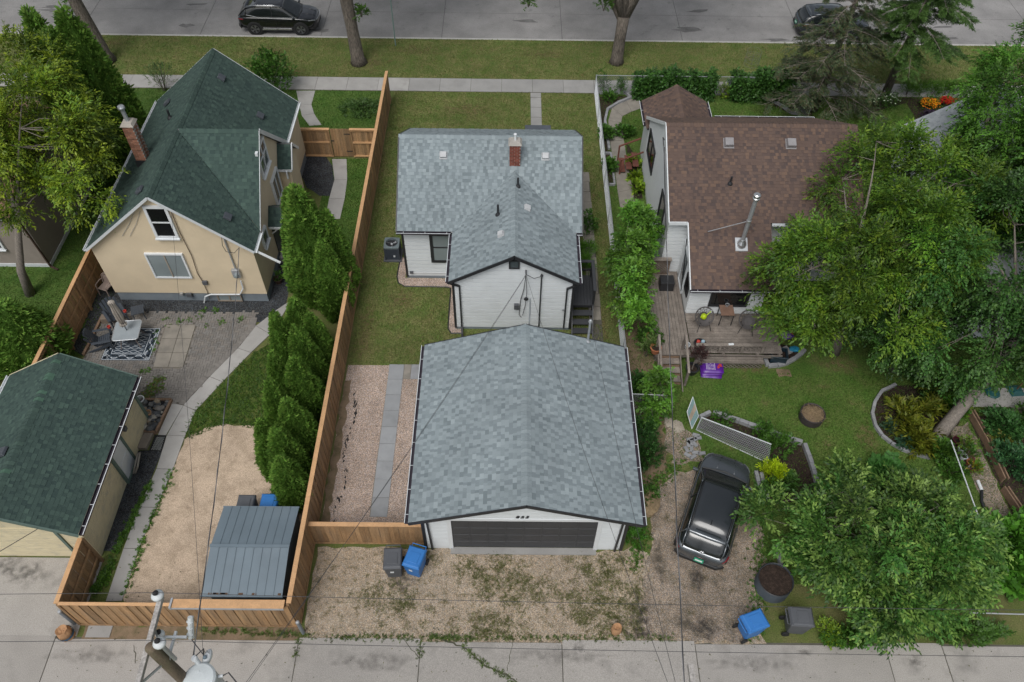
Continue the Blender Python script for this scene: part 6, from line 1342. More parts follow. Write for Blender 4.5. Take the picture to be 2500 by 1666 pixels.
# purple soil bags
M_pur = mat('purple_film', (.085, .012, .24), rough=.35, var=.2, scale=6, spec=.6); 
def soilbag(label, c, d, rz, seed):
    t = thing('soil_bag', label, 'bag', c, rz, None); R = random.Random(seed); nx, ny = 12, 9; vs = []; fs = []
    for s_ in (1, -1):
        for j in range(ny+1):
            for i in range(nx+1):
                u, v = i/nx*2-1, j/ny*2-1; e = max(0, (1-abs(u)**4))*max(0, (1-abs(v)**4)); w_ = 1+.06*sin(u*5+seed)*(abs(v) > .8)
                vs.append((u*d[0]/2*(1-.05*abs(v)**3)*w_, v*d[1]/2*(1-.05*abs(u)**3), d[2]/2+s_*(d[2]/2)*e**.55+R.uniform(-.008, .008)*e))
    o = (nx+1)*(ny+1)
    for q in (0, 1):
        for j in range(ny):
            for i in range(nx): a = q*o+j*(nx+1)+i; f_ = (a, a+1, a+nx+2, a+nx+1); fs.append(f_ if q == 0 else f_[::-1])
    MB().add(vs, fs).build('bag', M_pur, t, world=False, smooth=True)
    pr_ = MB(); z_ = d[2]+.003
    for i in range(7): pr_.add([(-.28+i*.055, -.17, z_), (-.25+i*.055, -.17, z_), (-.25+i*.055, .17-.03*(i % 3), z_), (-.28+i*.055, .17-.03*(i % 3), z_)], [(0, 1, 2, 3)])
    pr_.build('print_pale', mat('print_pale', (.42, .36, .52), rough=.4), t, world=False, kind='stuff')
    rr_ = MB()
    for i in range(9): a = i*.7; rr_.add([(.24+.07*cos(a)+.0, .09*sin(a*1.3), z_+.001+.0004*i), (.30+.07*cos(a), .09*sin(a*1.3)+.01, z_+.001+.0004*i), (.29+.07*cos(a), .09*sin(a*1.3)+.07, z_+.001+.0004*i), (.23+.07*cos(a), .09*sin(a*1.3)+.06, z_+.001+.0004*i)], [(0, 1, 2, 3)])
    rr_.build('print_red', mat('print_red', (.45, .05, .03), rough=.4), t, world=False, kind='stuff'); return t
sb = ZM(1600, 720, 450/2352)
soilbag('purple bag of potting soil at the bottom of the stack by the lattice', (*sb(705, 1010)[:2], .01), (.86, .55, .14), -.08, 1); soilbag('purple bag of potting soil in the middle of the stack by the lattice', (sb(705, 1010)[0]-.02, sb(705, 1010)[1]+.03, .15), (.86, .55, .14), .04, 2); soilbag('purple bag of potting soil on top of the stack by the lattice', (sb(705, 1010)[0]+.02, sb(705, 1010)[1]+.05, .29), (.86, .55, .14), -.05, 3)
# corner bed with block edge, tub, rag
ce = thing('block_edging', 'curved grey block edging of the corner bed at the deck end', 'edging', (*sb(1600, 880)[:2], 0))
arc = [sb(1380, 800), sb(1430, 920), sb(1550, 915), sb(1660, 890), sb(1770, 830), sb(1850, 770), sb(1900, 720)]
def blocks(root, pl, step=.30, w=.16, h=.14, m=None, z=0.0, nm='edge_block', seed=1):
    R = random.Random(seed); m = m or M_block; cache = []
    for v in range(3):
        q = MB().box(-step/2+.006, step/2-.006, -w/2, w/2, 0, h+.008*v); me = mk_mesh(nm, q.v, q.f); me.materials.append(m); cache.append(me)
    base = WORLD[root.name].translation
    for a, b in zip(pl[:-1], pl[1:]):
        a = Vector((a[0], a[1], 0)); b = Vector((b[0], b[1], 0)); L = (b-a).length; n = max(1, round(L/step)); an = atan2((b-a).y, (b-a).x)
        for i in range(n): p = a.lerp(b, (i+.5)/n); o = add_obj(nm, R.choice(cache), None, root, Vector((p.x, p.y, z))-base, (R.uniform(-.02, .02), R.uniform(-.02, .02), an+R.uniform(-.04, .04))); o.scale = (L/n/step, 1, 1)
blocks(ce, arc); bed('flower_bed', [p[:2] for p in arc]+[sb(1600, 640)[:2], sb(1400, 680)[:2]], .05)
tbx = thing('storage_tub', 'dark teal plastic tub in the corner bed', 'tub', (*sb(1545, 830)[:2], .05), -.15); M_teal = mat('teal_plastic', (.012, .028, .04), rough=.4)
for q in ((-.32, .32, -.26, -.22), (-.32, .32, .22, .26), (-.32, -.28, -.22, .22), (.28, .32, -.22, .22)): MB().box(*q, 0, .42).build('side', M_teal, tbx, world=False)
MB().box(-.28, .28, -.22, .22, 0, .25).build('soil', M_soil, tbx, world=False); MB().tube([(-.34, -.28, .42), (.34, -.28, .42), (.34, .28, .42), (-.34, .28, .42), (-.34, -.28, .42)], .02, 6).build('rim', M_teal, tbx, world=False)
tag(MB().rock((*sb(1770, 720)[:2], .13), .2, (1.2, .8, .45), 4).build('blue_tarp', mat('cyan_film', (.02, .22, .36), rough=.4), None), 'crumpled bright blue plastic in the corner bed', 'plastic sheet')
tag(MB().cbox((*sb(1640, 740)[:2], .08), (.55, .4, .05), .5).build('grey_board', M_conc2, None), 'pale flat board behind the teal tub', 'board')
soilbag('torn purple soil bag lying under the branches in the corner bed', (*sb(1670, 560)[:2], .12), (.5, .35, .14), .4, 5)
# fire pit
fp = thing('fire_pit', 'rusty drum fire pit heaped with dry twigs on the back lawn', 'fire pit', (*G(1978, 1022)[:2], 0)); prof = [(.44, 0), (.46, .02), (.46, .36), (.48, .38), (.46, .40), (.43, .38), (.43, .2)]
MB().lathe((0, 0, 0), prof, 28, closed=False).build('drum', mat('burnt_steel', (.05, .042, .042), rough=.7, metal=.2, var=.25, scale=6), fp, world=False); MB().lathe((0, 0, .3), [(.43, 0), (.3, .07), (.001, .1)], 20, closed=False).build('ash', M_bare, fp, world=False)
tw = MB(); R = random.Random(3)
for i in range(220): a = R.uniform(0, 2*pi); r_ = R.uniform(0, .42)*1; c = Vector((r_*cos(a), r_*sin(a), .36+.07*(1-r_/.42)+R.uniform(0, .03))); d = Vector((R.uniform(-1, 1), R.uniform(-1, 1), R.uniform(-.15, .2))).normalized()*R.uniform(.05, .14); tw.bar(c-d, c+d, .008, .008)
tw.build('twigs', M_rope, fp, world=False, kind='stuff')
# block-edged bed, lattice net, sunlounger frame, loose bricks
be = thing('block_edging', 'grey block edging of the angled bed behind the parked car', 'edging', (*gF(700, 1350)[:2], 0))
q2 = ZM(1600, 960, 450/2352)
blocks(be, [q2(560, 330), q2(690, 270)], .28, .14, .2, seed=2); blocks(be, [q2(730, 262), q2(1290, 455), q2(1420, 510), q2(1860, 655)], .33, .15, .2, seed=3); blocks(be, [q2(1890, 670), q2(1980, 920), q2(2090, 1290), q2(2140, 1480)], .33, .15, .2, seed=4)
b3 = thing('block_edging', 'double row of grey blocks beside the parked car bonnet', 'edging', (*q2(1320, 1150)[:2], 0)); blocks(b3, [q2(1275, 1010), q2(1360, 1370)], .24, .13, .12, seed=5); blocks(b3, [q2(1340, 1040), q2(1420, 1385)], .3, .13, .17, seed=6)
blocks(b3, [gK(775, 700), gK(795, 830)], .3, .13, .15, seed=7)
nt = thing('net_panel', 'white diamond lattice panel standing in front of the angled bed', 'lattice panel', (*q2(1000, 700)[:2], 0))
# panel: top edge px, bottom edge on the ground
bl0, bl1 = Vector(q2(520, 470)), Vector(q2(1440, 895)); hN = .95
tl0, tl1 = Vector((*G(1600+590*.19133, 960+312*.19133, hN)[:2], hN)), Vector((*G(1600+1480*.19133, 960+655*.19133, hN)[:2], hN))
L = (bl1-bl0).length; k = MB(); nN = 30; mN = 8
def npnt(u, v): return bl0.lerp(bl1, u).lerp(tl0.lerp(tl1, u), v)
for i in range(-mN, nN):
    for s_ in (0, 1):
        u0, u1 = i/nN, (i+mN)/nN; v0, v1 = (0, 1) if s_ == 0 else (1, 0)
        if u0 < 0: v0 = v0+(v1-v0)*(-u0)/(u1-u0); u0 = 0
        if u1 > 1: v1 = v1-(v1-v0)*(u1-1)/(u1-u0); u1 = 1
        if u1-u0 > .01: k.bar(npnt(u0, v0)+Vector((0, .004*s_, .004*s_)), npnt(u1, v1)+Vector((0, .004*s_, .004*s_)), .013, .006)
k.build('lattice_strips', mat('grey_strip', (.34, .35, .37), rough=.6), nt, kind='stuff')
for a, b in ((npnt(0, 1), npnt(1, 1)), (npnt(0, 0), npnt(0, 1)), (npnt(0, 0), npnt(1, 0))): MB().bar(a, b, .03, .03).build('frame_bar', M_white2, nt)
lo = thing('folding_lounger', 'folded striped lounger with white frame leaning by the lattice panel', 'lounger', (*q2(470, 300)[:2], 0)); cr = [q2(465, 455), q2(550, 290, .15), q2(478, 50, .9), q2(405, 240, .75)]
cr = [Vector(c) for c in cr]; MB().tube(cr+cr[:1], .016, 6).build('frame', M_white, lo)
strp = [mat('stripe_teal', (.05, .26, .27), rough=.7), mat('stripe_tan', (.42, .24, .10), rough=.7), mat('stripe_pale', (.42, .45, .44), rough=.7)]
for i in range(26):
    v0, v1 = i/26, (i+.8)/26; a0_, b0_ = cr[0].lerp(cr[3], v0), cr[1].lerp(cr[2], v0); a1_, b1_ = cr[0].lerp(cr[3], v1), cr[1].lerp(cr[2], v1); nn = (b0_-a0_).cross(a1_-a0_).normalized()*.004
    MB().hexa([a0_-nn, b0_-nn, b1_-nn, a1_-nn, a0_+nn, b0_+nn, b1_+nn, a1_+nn]).build('strap', strp[2] if i % 2 else strp[1 if 8 < i < 18 else 0], lo)
R = random.Random(9)
for i, (x, y, a) in enumerate([(515, 545, -.3), (540, 580, .1), (440, 598, .25), (485, 605, .35), (418, 660, 1.4), (442, 650, -.95), (498, 658, -1.0), (394, 728, -1.2), (458, 718, 1.4), (510, 768, -.05), (590, 778, .1), (410, 800, -.6), (478, 822, .6)]):
    tag(MB().cbox((*q2(x, y)[:2], .04), (.27, .13, .07), a).build('loose_block', M_block, None), 'loose grey paving block scattered beside the parked car', 'block', 'loose paving blocks by the parking pad')
for i, (x, y, s_) in enumerate([(280, 430, .32), (175, 370, .26)]): tag(MB().rock((*q2(x, y)[:2], .0), s_, (.8, 1.1, .16), i+40).build('flat_stone', mat('flat_stone', (.33, .29, .24), rough=.9, var=.15), None), ('larger' if i == 0 else 'smaller')+' flat pale stepping stone near the striped lounger', 'stone')
# round corrugated planter
rpn = thing('round_planter', 'round corrugated metal planter full of dark soil by the parking pad', 'planter', (*G(1883, 1432)[:2], 0)); n = 96
prof = [.0, .6]; vs = []; k = MB()
for z_ in prof:
    for i in range(n): r_ = .575+.012*((i % 2)*2-1); vs.append((r_*cos(2*pi*i/n), r_*sin(2*pi*i/n), z_))
zz = [.575+.010*(-1)**j for j in range(17)]; k.lathe((0, 0, 0), [(zz[j], .6*j/16) for j in range(17)]+[(.555, .6), (.555, .5)], 40, closed=False); k.build('wall', M_corr, rpn, world=False, smooth=False)
MB().tube([(.575*cos(2*pi*i/40), .575*sin(2*pi*i/40), .6) for i in range(41)], .016, 6).build('rim', M_black, rpn, world=False); MB().lathe((0, 0, .52), [(.56, 0), (.3, .03), (.001, .035)], 30, closed=False).build('soil', M_soil, rpn, world=False)
# right-hand garden
q3 = ZM(2050, 880, 450/2352); q4 = ZM(2050, 1150, 450/2352)
rb = thing('raised_bed', 'long weathered plank raised garden bed along the gravel garden path', 'garden bed', (*q3(1900, 1100)[:2], 0))
for a, b in ((q3(1625, 690), q3(1830, 1050)), (q3(1830, 1050), q3(2060, 1560)), (q4(2050, 250), q4(2260, 560))): MB().bar((a[0], a[1], .17), (b[0], b[1], .17), .05, .34).build('plank', M_old_wood, rb); MB().bar((a[0]+.14, a[1], .28), (b[0]+.14, b[1], .28), .05, .10).build('plank', M_old_wood, rb)
rb2 = thing('raised_bed', 'second plank garden bed at the picture edge behind the vegetables', 'garden bed', (*q3(2200, 800)[:2], 0)); MB().bar((*q3(2140, 680)[:2], .17), (*q3(2360, 1090)[:2], .17), .05, .34).build('plank', M_old_wood, rb2); MB().bar((*q3(1880, 670)[:2], .17), (*q3(1985, 670)[:2], .17), .05, .34).build('plank', M_grey_wood, rb2); MB().bar((*q3(2140, 670)[:2], .17), (*q3(2340, 670)[:2], .17), .05, .34).build('plank', M_grey_wood, rb2)
M_gpl = mat('green_plastic', (.012, .085, .085), rough=.5)
ub = thing('umbrella_base', 'round green plastic umbrella base on the concrete slab', 'umbrella base', (*q3(1940, 420)[:2], .03)); MB().lathe((0, 0, 0), [(.29, 0), (.3, .03), (.24, .07), (.1, .10), (.05, .13), (.04, .3)], 24).build('base', M_gpl, ub, world=False); MB().tube([(0, 0, .28), (0, 0, .42)], .03, 8).build('socket', M_black, ub, world=False)
ub2 = thing('umbrella_base', 'square green plastic umbrella base on the concrete slab', 'umbrella base', (*q3(2240, 395)[:2], .03), .1); MB().hexa([(-.3, -.27, 0), (.3, -.27, 0), (.3, .27, 0), (-.3, .27, 0), (-.12, -.1, .11), (.12, -.1, .11), (.12, .1, .11), (-.12, .1, .11)]).build('base', M_gpl, ub2, world=False); MB().tube([(0, 0, .1), (.22, .15, .5)], .025, 8).build('pole_stub', M_rust, ub2, world=False)
wp = thing('garden_rail', 'long thin white pipe rail on props along the flower pots', 'rail', (*q3(1500, 1200)[:2], 0)); MB().tube([(*G(2050+1420*.19133, 880+1020*.19133, .75)[:2], .75), (*G(2050+1850*.19133, 1150+800*.19133, .75)[:2], .75)], .022, 8).build('rail', M_white2, wp)
for a in (q3(1540, 1470), q4(1600, 640)): p = Vector((*a[:2], 0)); MB().tube([p+Vector((-.35, -.15, 0)), p+Vector((.05, .02, .74))], .018, 6).build('prop', M_grey_wood, wp); MB().tube([p+Vector((.25, .1, 0)), p+Vector((.05, .02, .74))], .018, 6).build('prop', M_grey_wood, wp)
pp = thing('drain_pipe', 'white and black drain pipe lying along the gravel garden path', 'pipe', (*q4(1790, 250)[:2], .08)); MB().tube([(*q4(1745, 140)[:2], .1), (*q4(1800, 260)[:2], .08)], .06, 10).build('white_section', M_white, pp); MB().tube([(*q4(1800, 260)[:2], .075), (*q4(1800, 400)[:2], .07), (*q4(1830, 470)[:2], .06)], .055, 10).build('black_section', M_black, pp); MB().tube([(*q4(1830, 470)[:2], .04), (*q4(1870, 600)[:2], .03), (*q4(1930, 760)[:2], .02)], .022, 8).build('hose_section', M_black, pp)
pb = thing('plant_bench', 'low reddish bench carrying flower pots beside the white rail', 'bench', (*q3(1600, 1300)[:2], 0)); 
for i in range(3): a, b = Vector((*q3(1480+i*45, 1100)[:2], .32)), Vector((*q3(1640+i*45, 1480)[:2], .32)); MB().bar(a, b, .09, .03).build('plank', M_redwood, pb)
for x, y in ((1530, 1150), (1670, 1430)): MB().cbox((*q3(x, y)[:2], .15), (.3, .06, .3)).build('leg', M_redwood, pb)
for i, (x, y, r_, m_, nm) in enumerate([(1515, 1010, .17, mat('maroon_pot', (.09, .012, .025)), 'maroon'), (1540, 1150, .14, M_white2, 'white oval'), (1560, 1255, .13, M_white2, 'white round'), (1640, 1330, .13, M_terra, 'terracotta'), (1670, 1400, .13, M_redwood, 'rust red')]):
    pot(nm+' flower pot on the reddish bench', (*q3(x, y, .33)[:2], .335 if i else .02), r_, .2 if i else .3, m_)
hs_ = thing('coiled_hose', 'white hoop of coiled hose at the picture edge by the vine', 'hose', (*q4(2290, 1380)[:2], .05)); 
for j in range(2): MB().tube([(.25*cos(2*pi*i/24)+j*.02, .25*sin(2*pi*i/24), .03+.03*j) for i in range(25)], .018, 6).build('loop', M_white2, hs_, world=False)
pot('black nursery pot behind the white hoop', (*q4(2225, 1260)[:2], .02), .2, .28, M_black)
tr_ = thing('metal_trough', 'blue grey corrugated trough planter behind the leafy tree', 'planter', (*q4(900, 280)[:2], 0), -.05)
for q in ((-.62, .62, -.42, -.39), (-.62, .62, .39, .42), (-.62, -.59, -.39, .39), (.59, .62, -.39, .39)): MB().box(*q, 0, .45).build('side', M_corr, tr_, world=False)
MB().box(-.59, .59, -.39, .39, 0, .38).build('soil', M_soil, tr_, world=False); MB().tube([(-.62, .41, .45), (.62, .41, .45)], .025, 6).build('rim', M_galv, tr_, world=False)
for i in range(9): MB().box(-.62, .62, -.432, -.421, .03+i*.046, .05+i*.046).build('rib', M_corr, tr_, world=False)
tag(MB().tube([(*gK(1960, 1160)[:2], .5), (*gK(2310, 1170)[:2], .5)], .025, 8).build('pipe_rail', M_galv, None), 'galvanised pipe rail above the weeds at the alley edge', 'rail')
# front steps of the brown house and its bed edging
fs = thing('front_steps', 'dark red timber side steps at the front porch of the brown roofed house', 'steps', (6.3, 32.6, 0))
for i in range(3): MB().box(5.55+i*.32, 5.85+i*.32, 32.0, 33.1, .15+i*.17, .19+i*.17).build('tread', M_redwood, fs)
for y in (32.0, 33.1): MB().bar((5.55, y, .9), (6.6, y, 1.4), .08, .05).build('handrail', M_redwood, fs); MB().box(5.53, 5.6, y-.04, y+.04, 0, .92).build('rail_post', M_redwood, fs)
fe = thing('block_edging', 'grey block edging of the corner bed by the chain link fence', 'edging', (*gB(1850, 680)[:2], 0)); blocks(fe, [gB(*p) for p in ((1735, 600), (1900, 600), (1935, 630), (1850, 665), (1785, 705), (1768, 780), (1795, 960))], .3, .13, .14, seed=8); blocks(fe, [gB(*p) for p in ((1770, 985), (1805, 985), (1830, 1185), (1795, 1185))], .3, .1, .12, seed=9)
fe2 = thing('block_edging', 'curved grey timber edging of the front bed by the leaning conifers', 'edging', (*gC(760, 690)[:2], 0)); blocks(fe2, [gC(*p) for p in ((650, 625), (720, 640), (800, 680), (860, 725), (930, 740))], .5, .12, .15, seed=10)
fe3 = thing('block_edging', 'curved grey stone edging round the yellow fern bed', 'edging', (*gF(1450, 1300)[:2], 0)); blocks(fe3, [gF(*p) for p in ((1530, 1068), (1440, 1110), (1395, 1180), (1380, 1250), (1400, 1330), (1440, 1390), (1500, 1440), (1570, 1480), (1640, 1508), (1750, 1535))], .3, .12, .12, seed=11)
tag(MB().tube([(*G(966, 112)[:2], -.0), (*G(966, 112)[:2], 5.5)], .035, 8).build('sign_post', mat('post_green', (.16, .24, .22), rough=.5), None), 'thin greenish metal post standing on the boulevard', 'post')
tag(MB().rock((*gJ(2040, 440)[:2], .25), .55, (.75, 1.0, .7), 77, n=12).build('brush_heap', M_rope, None), 'heap of dry brush piled against the garage corner', 'brush')

for lab, x, y in (('wire mesh tree guard on the boulevard grass opposite the hedge', 610, 415), ('wire mesh tree guard on the boulevard grass beside the spruce', 1340, 400)):
    c = gC(x, y); t = thing('tree_guard', lab, 'tree guard', (c[0], c[1], 0)); k = MB(); 
    for i in range(14): a = 2*pi*i/14; k.bar((.42*cos(a), .42*sin(a), 0), (.42*cos(a), .42*sin(a), .9), .005, .005)
    for z in (.05, .3, .6, .9): k.tube([(.42*cos(2*pi*i/20), .42*sin(2*pi*i/20), z) for i in range(21)], .004, 4, cap=False)
    k.build('wire_cage', mat('dull_wire', (.16, .18, .17), rough=.7), t, world=False, kind='stuff'); MB().tube([(0, 0, 0), (.02, .01, .8)], [.012, .006], 5).build('sapling_stem', M_bark2, t, world=False)
# ================================================================== TREES AND PLANTS
def unit(a): return a/np.maximum(np.linalg.norm(a, axis=-1, keepdims=True), 1e-9)
def leaf_mesh(name, P, D, N, L, W, C, fold=.12):
    """pointed leaves: base, side, tip, side"""
    D = unit(D); S = unit(np.cross(D, N)); N = np.cross(S, D); L = L[:, None]; W = W[:, None]; n = len(P); V = np.empty((n, 4, 3), np.float32)
    V[:, 0] = P; V[:, 2] = P+D*L-N*L*fold; V[:, 1] = P+D*L*.42-S*W*.5+N*L*fold*.5; V[:, 3] = P+D*L*.42+S*W*.5+N*L*fold*.5
    return np_mesh(name, V.reshape(-1, 3), np.arange(4*n).reshape(-1, 4), np.repeat(C, 4, 0))
def sprays(R, base, dirs, tint, m, tl, L, W, pal, tip=None, tipf=.3, droop=.25, spread=.9, tw=None):
    """m leaves set along each twig; tip colour on the outer leaves of some twigs"""
    S = len(base); dirs = unit(dirs); side = unit(np.cross(dirs, np.array([0, 0, 1.0])+R.normal(0, .2, (S, 3)))); upv = np.cross(side, dirs)
    t = (np.arange(m)+.5)/m; sg = np.where(np.arange(m) % 2 == 0, 1.0, -1.0)
    P = base[:, None]+dirs[:, None]*(t[None, :, None]*tl)-np.array([0, 0, 1.0])*(t[None, :, None]**2)*tl*droop+R.normal(0, tl*.05, (S, m, 3))
    Dn = dirs[:, None]*(1.0)+side[:, None]*(sg[None, :, None]*spread*(1-t[None, :, None]*.55))-np.array([0, 0, 1.0])*droop*.7+R.normal(0, .28, (S, m, 3))
    Nn = upv[:, None]+R.normal(0, .24, (S, m, 3))
    pal = np.array(pal); C = pal[R.integers(0, len(pal), (S, m))]*tint[:, None, :]*R.uniform(.82, 1.18, (S, m, 1))
    if tip is not None:
        yg = np.clip(R.random((S, 1, 1))*1.6-(1.6-1.6*tipf), 0, 1)*(.45+.55*t[None, :, None]); C = C*(1-yg)+np.array(tip)*yg*R.uniform(.85, 1.15, (S, m, 1))
    n = S*m; return P.reshape(n, 3), Dn.reshape(n, 3), Nn.reshape(n, 3), L*R.uniform(.7, 1.25, n), W*R.uniform(.75, 1.2, n), C.reshape(n, 3)
def crown_pts(R, ells, n, inner=.45, lowcut=-.75, pw=.4):
    w = np.array([e[3]*e[4]*e[5] for e in ells])**.67; k = R.choice(len(ells), n, p=w/w.sum()); out = np.zeros((n, 3)); cen = np.zeros((n, 3))
    for i, e in enumerate(ells):
        s_ = k == i; m = s_.sum(); d = unit(R.normal(0, 1, (m*3, 3))); d = d[d[:, 2] > lowcut][:m]
        while len(d) < m: d = np.concatenate([d, d])[:m]
        r = inner+(1-inner)*R.random(m)[:, None]**pw; out[s_] = np.array(e[:3])+d*r*np.array(e[3:6]); cen[s_] = np.array(e[:3])
    return out, cen
def limb_net(root, trunk, rads, ells, clumps, m, R, nl=9, r0=.10, bark_n=8):
    MB().tube(trunk, rads, bark_n).build('trunk', m, root, smooth=True)
    top = Vector(trunk[-1]); k = MB(); limbs = []; idx = R.choice(len(clumps), nl, replace=False)
    for i in idx:
        e = Vector(clumps[i]); a = Vector(trunk[-1]).lerp(Vector(trunk[-2]), R.uniform(0, .5)); mid = a.lerp(e, .5)+Vector((R.normal(0, .25), R.normal(0, .25), .12*(e-a).length)); P = []
        for j in range(7): t = j/6; P.append(a*(1-t)**2+mid*2*t*(1-t)+e*t*t)
        limbs.append(P); rr = rads[-1]*.62; k.tube(P, [rr*(1-.85*j/6) for j in range(7)], 6, cap=False)
    LP = np.array([tuple(p) for P in limbs for p in P[1:]])
    for c in clumps:
        d = np.linalg.norm(LP-c, axis=1)+np.maximum(0, LP[:, 2]-c[2])*.6; j = int(np.argmin(d)); a = Vector(LP[j]); e = Vector(c); mid = a.lerp(e, .5)+Vector((R.normal(0, .1), R.normal(0, .1), R.normal(0, .1)))
        k.tube([a, mid, e], [.022, .014, .006], 4, cap=False)
    k.build('branches', m, root, smooth=True, kind='stuff')
def tree(name, label, base, trunk, rads, ells, nclump, spc, m, tl, L, W, pal, tip=None, tipf=.25, seed=1, crad=.42, droop=.3, cat='tree', bark=None, inner=.45, nl=9, lowcut=-.75, tintv=.30, group=None):
    R = np.random.default_rng(seed); t = thing(name, label, cat, (base[0], base[1], 0), group=group)
    cl, cen = crown_pts(R, ells, nclump, inner, lowcut); limb_net(t, trunk, rads, ells, cl, bark or M_bark2, R, nl)
    rep = np.repeat(np.arange(nclump), spc); out = unit(cl-cen)[rep]; rd_ = unit(R.normal(0, 1, (len(rep), 3))); Dd = unit(out*.75+rd_+np.array([0, 0, .30])); B = cl[rep]+Dd*(R.random((len(rep), 1))**.7*crad*1.25)+R.normal(0, .06, (len(rep), 3))
    Dd = Dd-np.array([0, 0, .25]); tint = np.clip(R.normal(1, tintv, (nclump, 1)), .55, 1.55)*(1+R.normal(0, .05, (nclump, 3)))
    a = sprays(R, B, Dd, tint[rep], m, tl, L, W, pal, tip, tipf, droop)
    me = leaf_mesh('crown', a[0]-np.array([base[0], base[1], 0]), *a[1:]); o = add_obj('crown', me, M_leaf, t); o['kind'] = 'stuff'; return t
def bush(name, label, base, rx, ry, h, n, L, W, pal, tip=None, tipf=.3, seed=1, m=6, tl=.18, cat='shrub', upness=.7, flat=.0, group=None, stems=5, z0=0.0, stemm=None, lobes=6, petals=None, petaln=0, inner=.35):
    R = np.random.default_rng(seed); t = thing(name, label, cat, (base[0], base[1], z0), group=group)
    S = max(4, n//m); ells = [(R.uniform(-.45, .45)*rx, R.uniform(-.45, .45)*ry, h*R.uniform(.4, .62), rx*R.uniform(.45, .7), ry*R.uniform(.45, .7), h*R.uniform(.35, .46)) for _ in range(lobes)]
    B, cen = crown_pts(R, ells, S, inner, -.9); B[:, 2] = np.maximum(B[:, 2], .02); D = unit(B-np.array([0, 0, h*.25]))+R.normal(0, .45, (S, 3))+np.array([0, 0, upness]); tint = np.clip(R.normal(1, .18, (S, 1)), .6, 1.5)*np.ones((1, 3))
    a = sprays(R, B, D, tint, m, tl, L, W, pal, tip, tipf, .15); me = leaf_mesh('foliage', *a); o = add_obj('foliage', me, M_leaf, t); o['kind'] = 'stuff'
    k = MB()
    for i in range(stems): q = R.normal(0, .3, 2); k.tube([(q[0]*.15*rx, q[1]*.15*ry, 0), (q[0]*rx*.7, q[1]*ry*.7, h*.5), (q[0]*rx*1.2, q[1]*ry*1.2, h*.8)], [.016, .01, .004], 4, cap=False)
    k.build('stems', stemm or M_bark, t, world=False, kind='stuff')
    if petals:
        Pp, _ = crown_pts(R, ells, petaln, .85, .1); Pp[:, 2] += .03; rep = np.repeat(np.arange(petaln), 6); an = np.tile(np.arange(6)*pi/3, petaln); Dd = np.stack([np.cos(an), np.sin(an), np.full(len(an), .25)], 1)+R.normal(0, .15, (len(an), 3)); C = np.array(petals)[R.integers(0, len(petals), petaln)][rep]*R.uniform(.8, 1.2, (len(rep), 1))
        me = leaf_mesh('blooms', Pp[rep], Dd, np.tile([0, 0, 1.0], (len(rep), 1)), np.full(len(rep), .055), np.full(len(rep), .045), C); o = add_obj('blooms', me, M_leaf, t); o['kind'] = 'stuff'
    return t
def cedar_data(seed, h, r, n=2600, lobes=4, tall=True):
    """columnar cedar: several leaders with flat upright sprays"""
    R = np.random.default_rng(seed); lead = [(0, 0, h, r)]
    for i in range(lobes-1): a = R.uniform(0, 2*pi); q = r*R.uniform(.30, .5); lead.append((q*cos(a), q*sin(a), h*R.uniform(.5, .8), r*R.uniform(.45, .6)))
    P = []; D = []; N = []
    for lx, ly, lh, lr in lead:
        m = int(n*(lr*lh)/sum(b*c for _, _, c, b in [(q[0], q[1], q[2], q[3]) for q in lead])); t = R.random(m*3); pr = np.minimum(1, (t+.05)/.30)**.6*(1-t)**.70+.02; k = R.random(m*3) < pr; t = t[k][:m]
        a = R.uniform(0, 2*pi, len(t)); rr = lr*(np.minimum(1, (t+.05)/.30)**.6*(1-t)**.70+.02)*(1+.07*np.sin(a*5+lx*9+t*14)+.05*np.sin(a*9-t*23))*R.uniform(.84, 1.05, len(t))
        P.append(np.stack([lx+rr*np.cos(a), ly+rr*np.sin(a), t*lh], 1)); D.append(np.stack([np.cos(a)*.75, np.sin(a)*.75, np.full(len(a), .95)], 1)); N.append(np.stack([-np.sin(a), np.cos(a), np.zeros(len(a))], 1))
    P, D, N = np.concatenate(P), np.concatenate(D), np.concatenate(N); S = len(P); m = 7; D = unit(D+R.normal(0, .2, D.shape)); Nn = unit(N+R.normal(0, .5, N.shape)); side = unit(np.cross(D, Nn))
    fan = np.linspace(-1, 1, m); Dl = D[:, None]+side[:, None]*(fan[None, :, None]*.9)+R.normal(0, .15, (S, m, 3)); Pl = P[:, None]+side[:, None]*(fan[None, :, None]*.035)+R.normal(0, .018, (S, m, 3)); L = (.125*(1-.25*np.abs(fan))[None, :]*R.uniform(.75, 1.25, (S, m)))
    pal = np.array([(.075, .185, .030), (.095, .215, .038), (.058, .150, .026), (.115, .225, .045)]); C = pal[R.integers(0, 4, (S, m))]*np.clip(R.normal(1, .2, (S, 1, 1)), .6, 1.5)
    n_ = S*m; return Pl.reshape(n_, 3), Dl.reshape(n_, 3), np.repeat(Nn, m, 0), L.reshape(n_), np.full(n_, .042), C.reshape(n_, 3), lead
CEDV = []
for i in range(4):
    a = cedar_data(100+i, 3.7, .80, 3600, 3); me = leaf_mesh('cedar_crown', *a[:6], fold=.05); me.materials.append(M_cedarleaf)
    core = MB(); n = 14
    for lx, ly, lh, lr in a[6]: core.lathe((lx, ly, 0), [(lr*.78*(min(1, (t+.05)/.30)**.6*(1-t)**.70+.01), lh*t) for t in np.linspace(.02, .97, 12)], n, col=(.07, .17, .03))
    cm = mk_mesh('inner_foliage', core.v, core.f, core.c); cm.materials.append(M_cedarleaf); CEDV.append((me, cm))
M_trunkc = M_bark
tk = MB().tube([(0, 0, 0), (0, 0, 1.2)], [.09, .05], 8); TRK = mk_mesh('trunk', tk.v, tk.f); TRK.materials.append(M_bark)
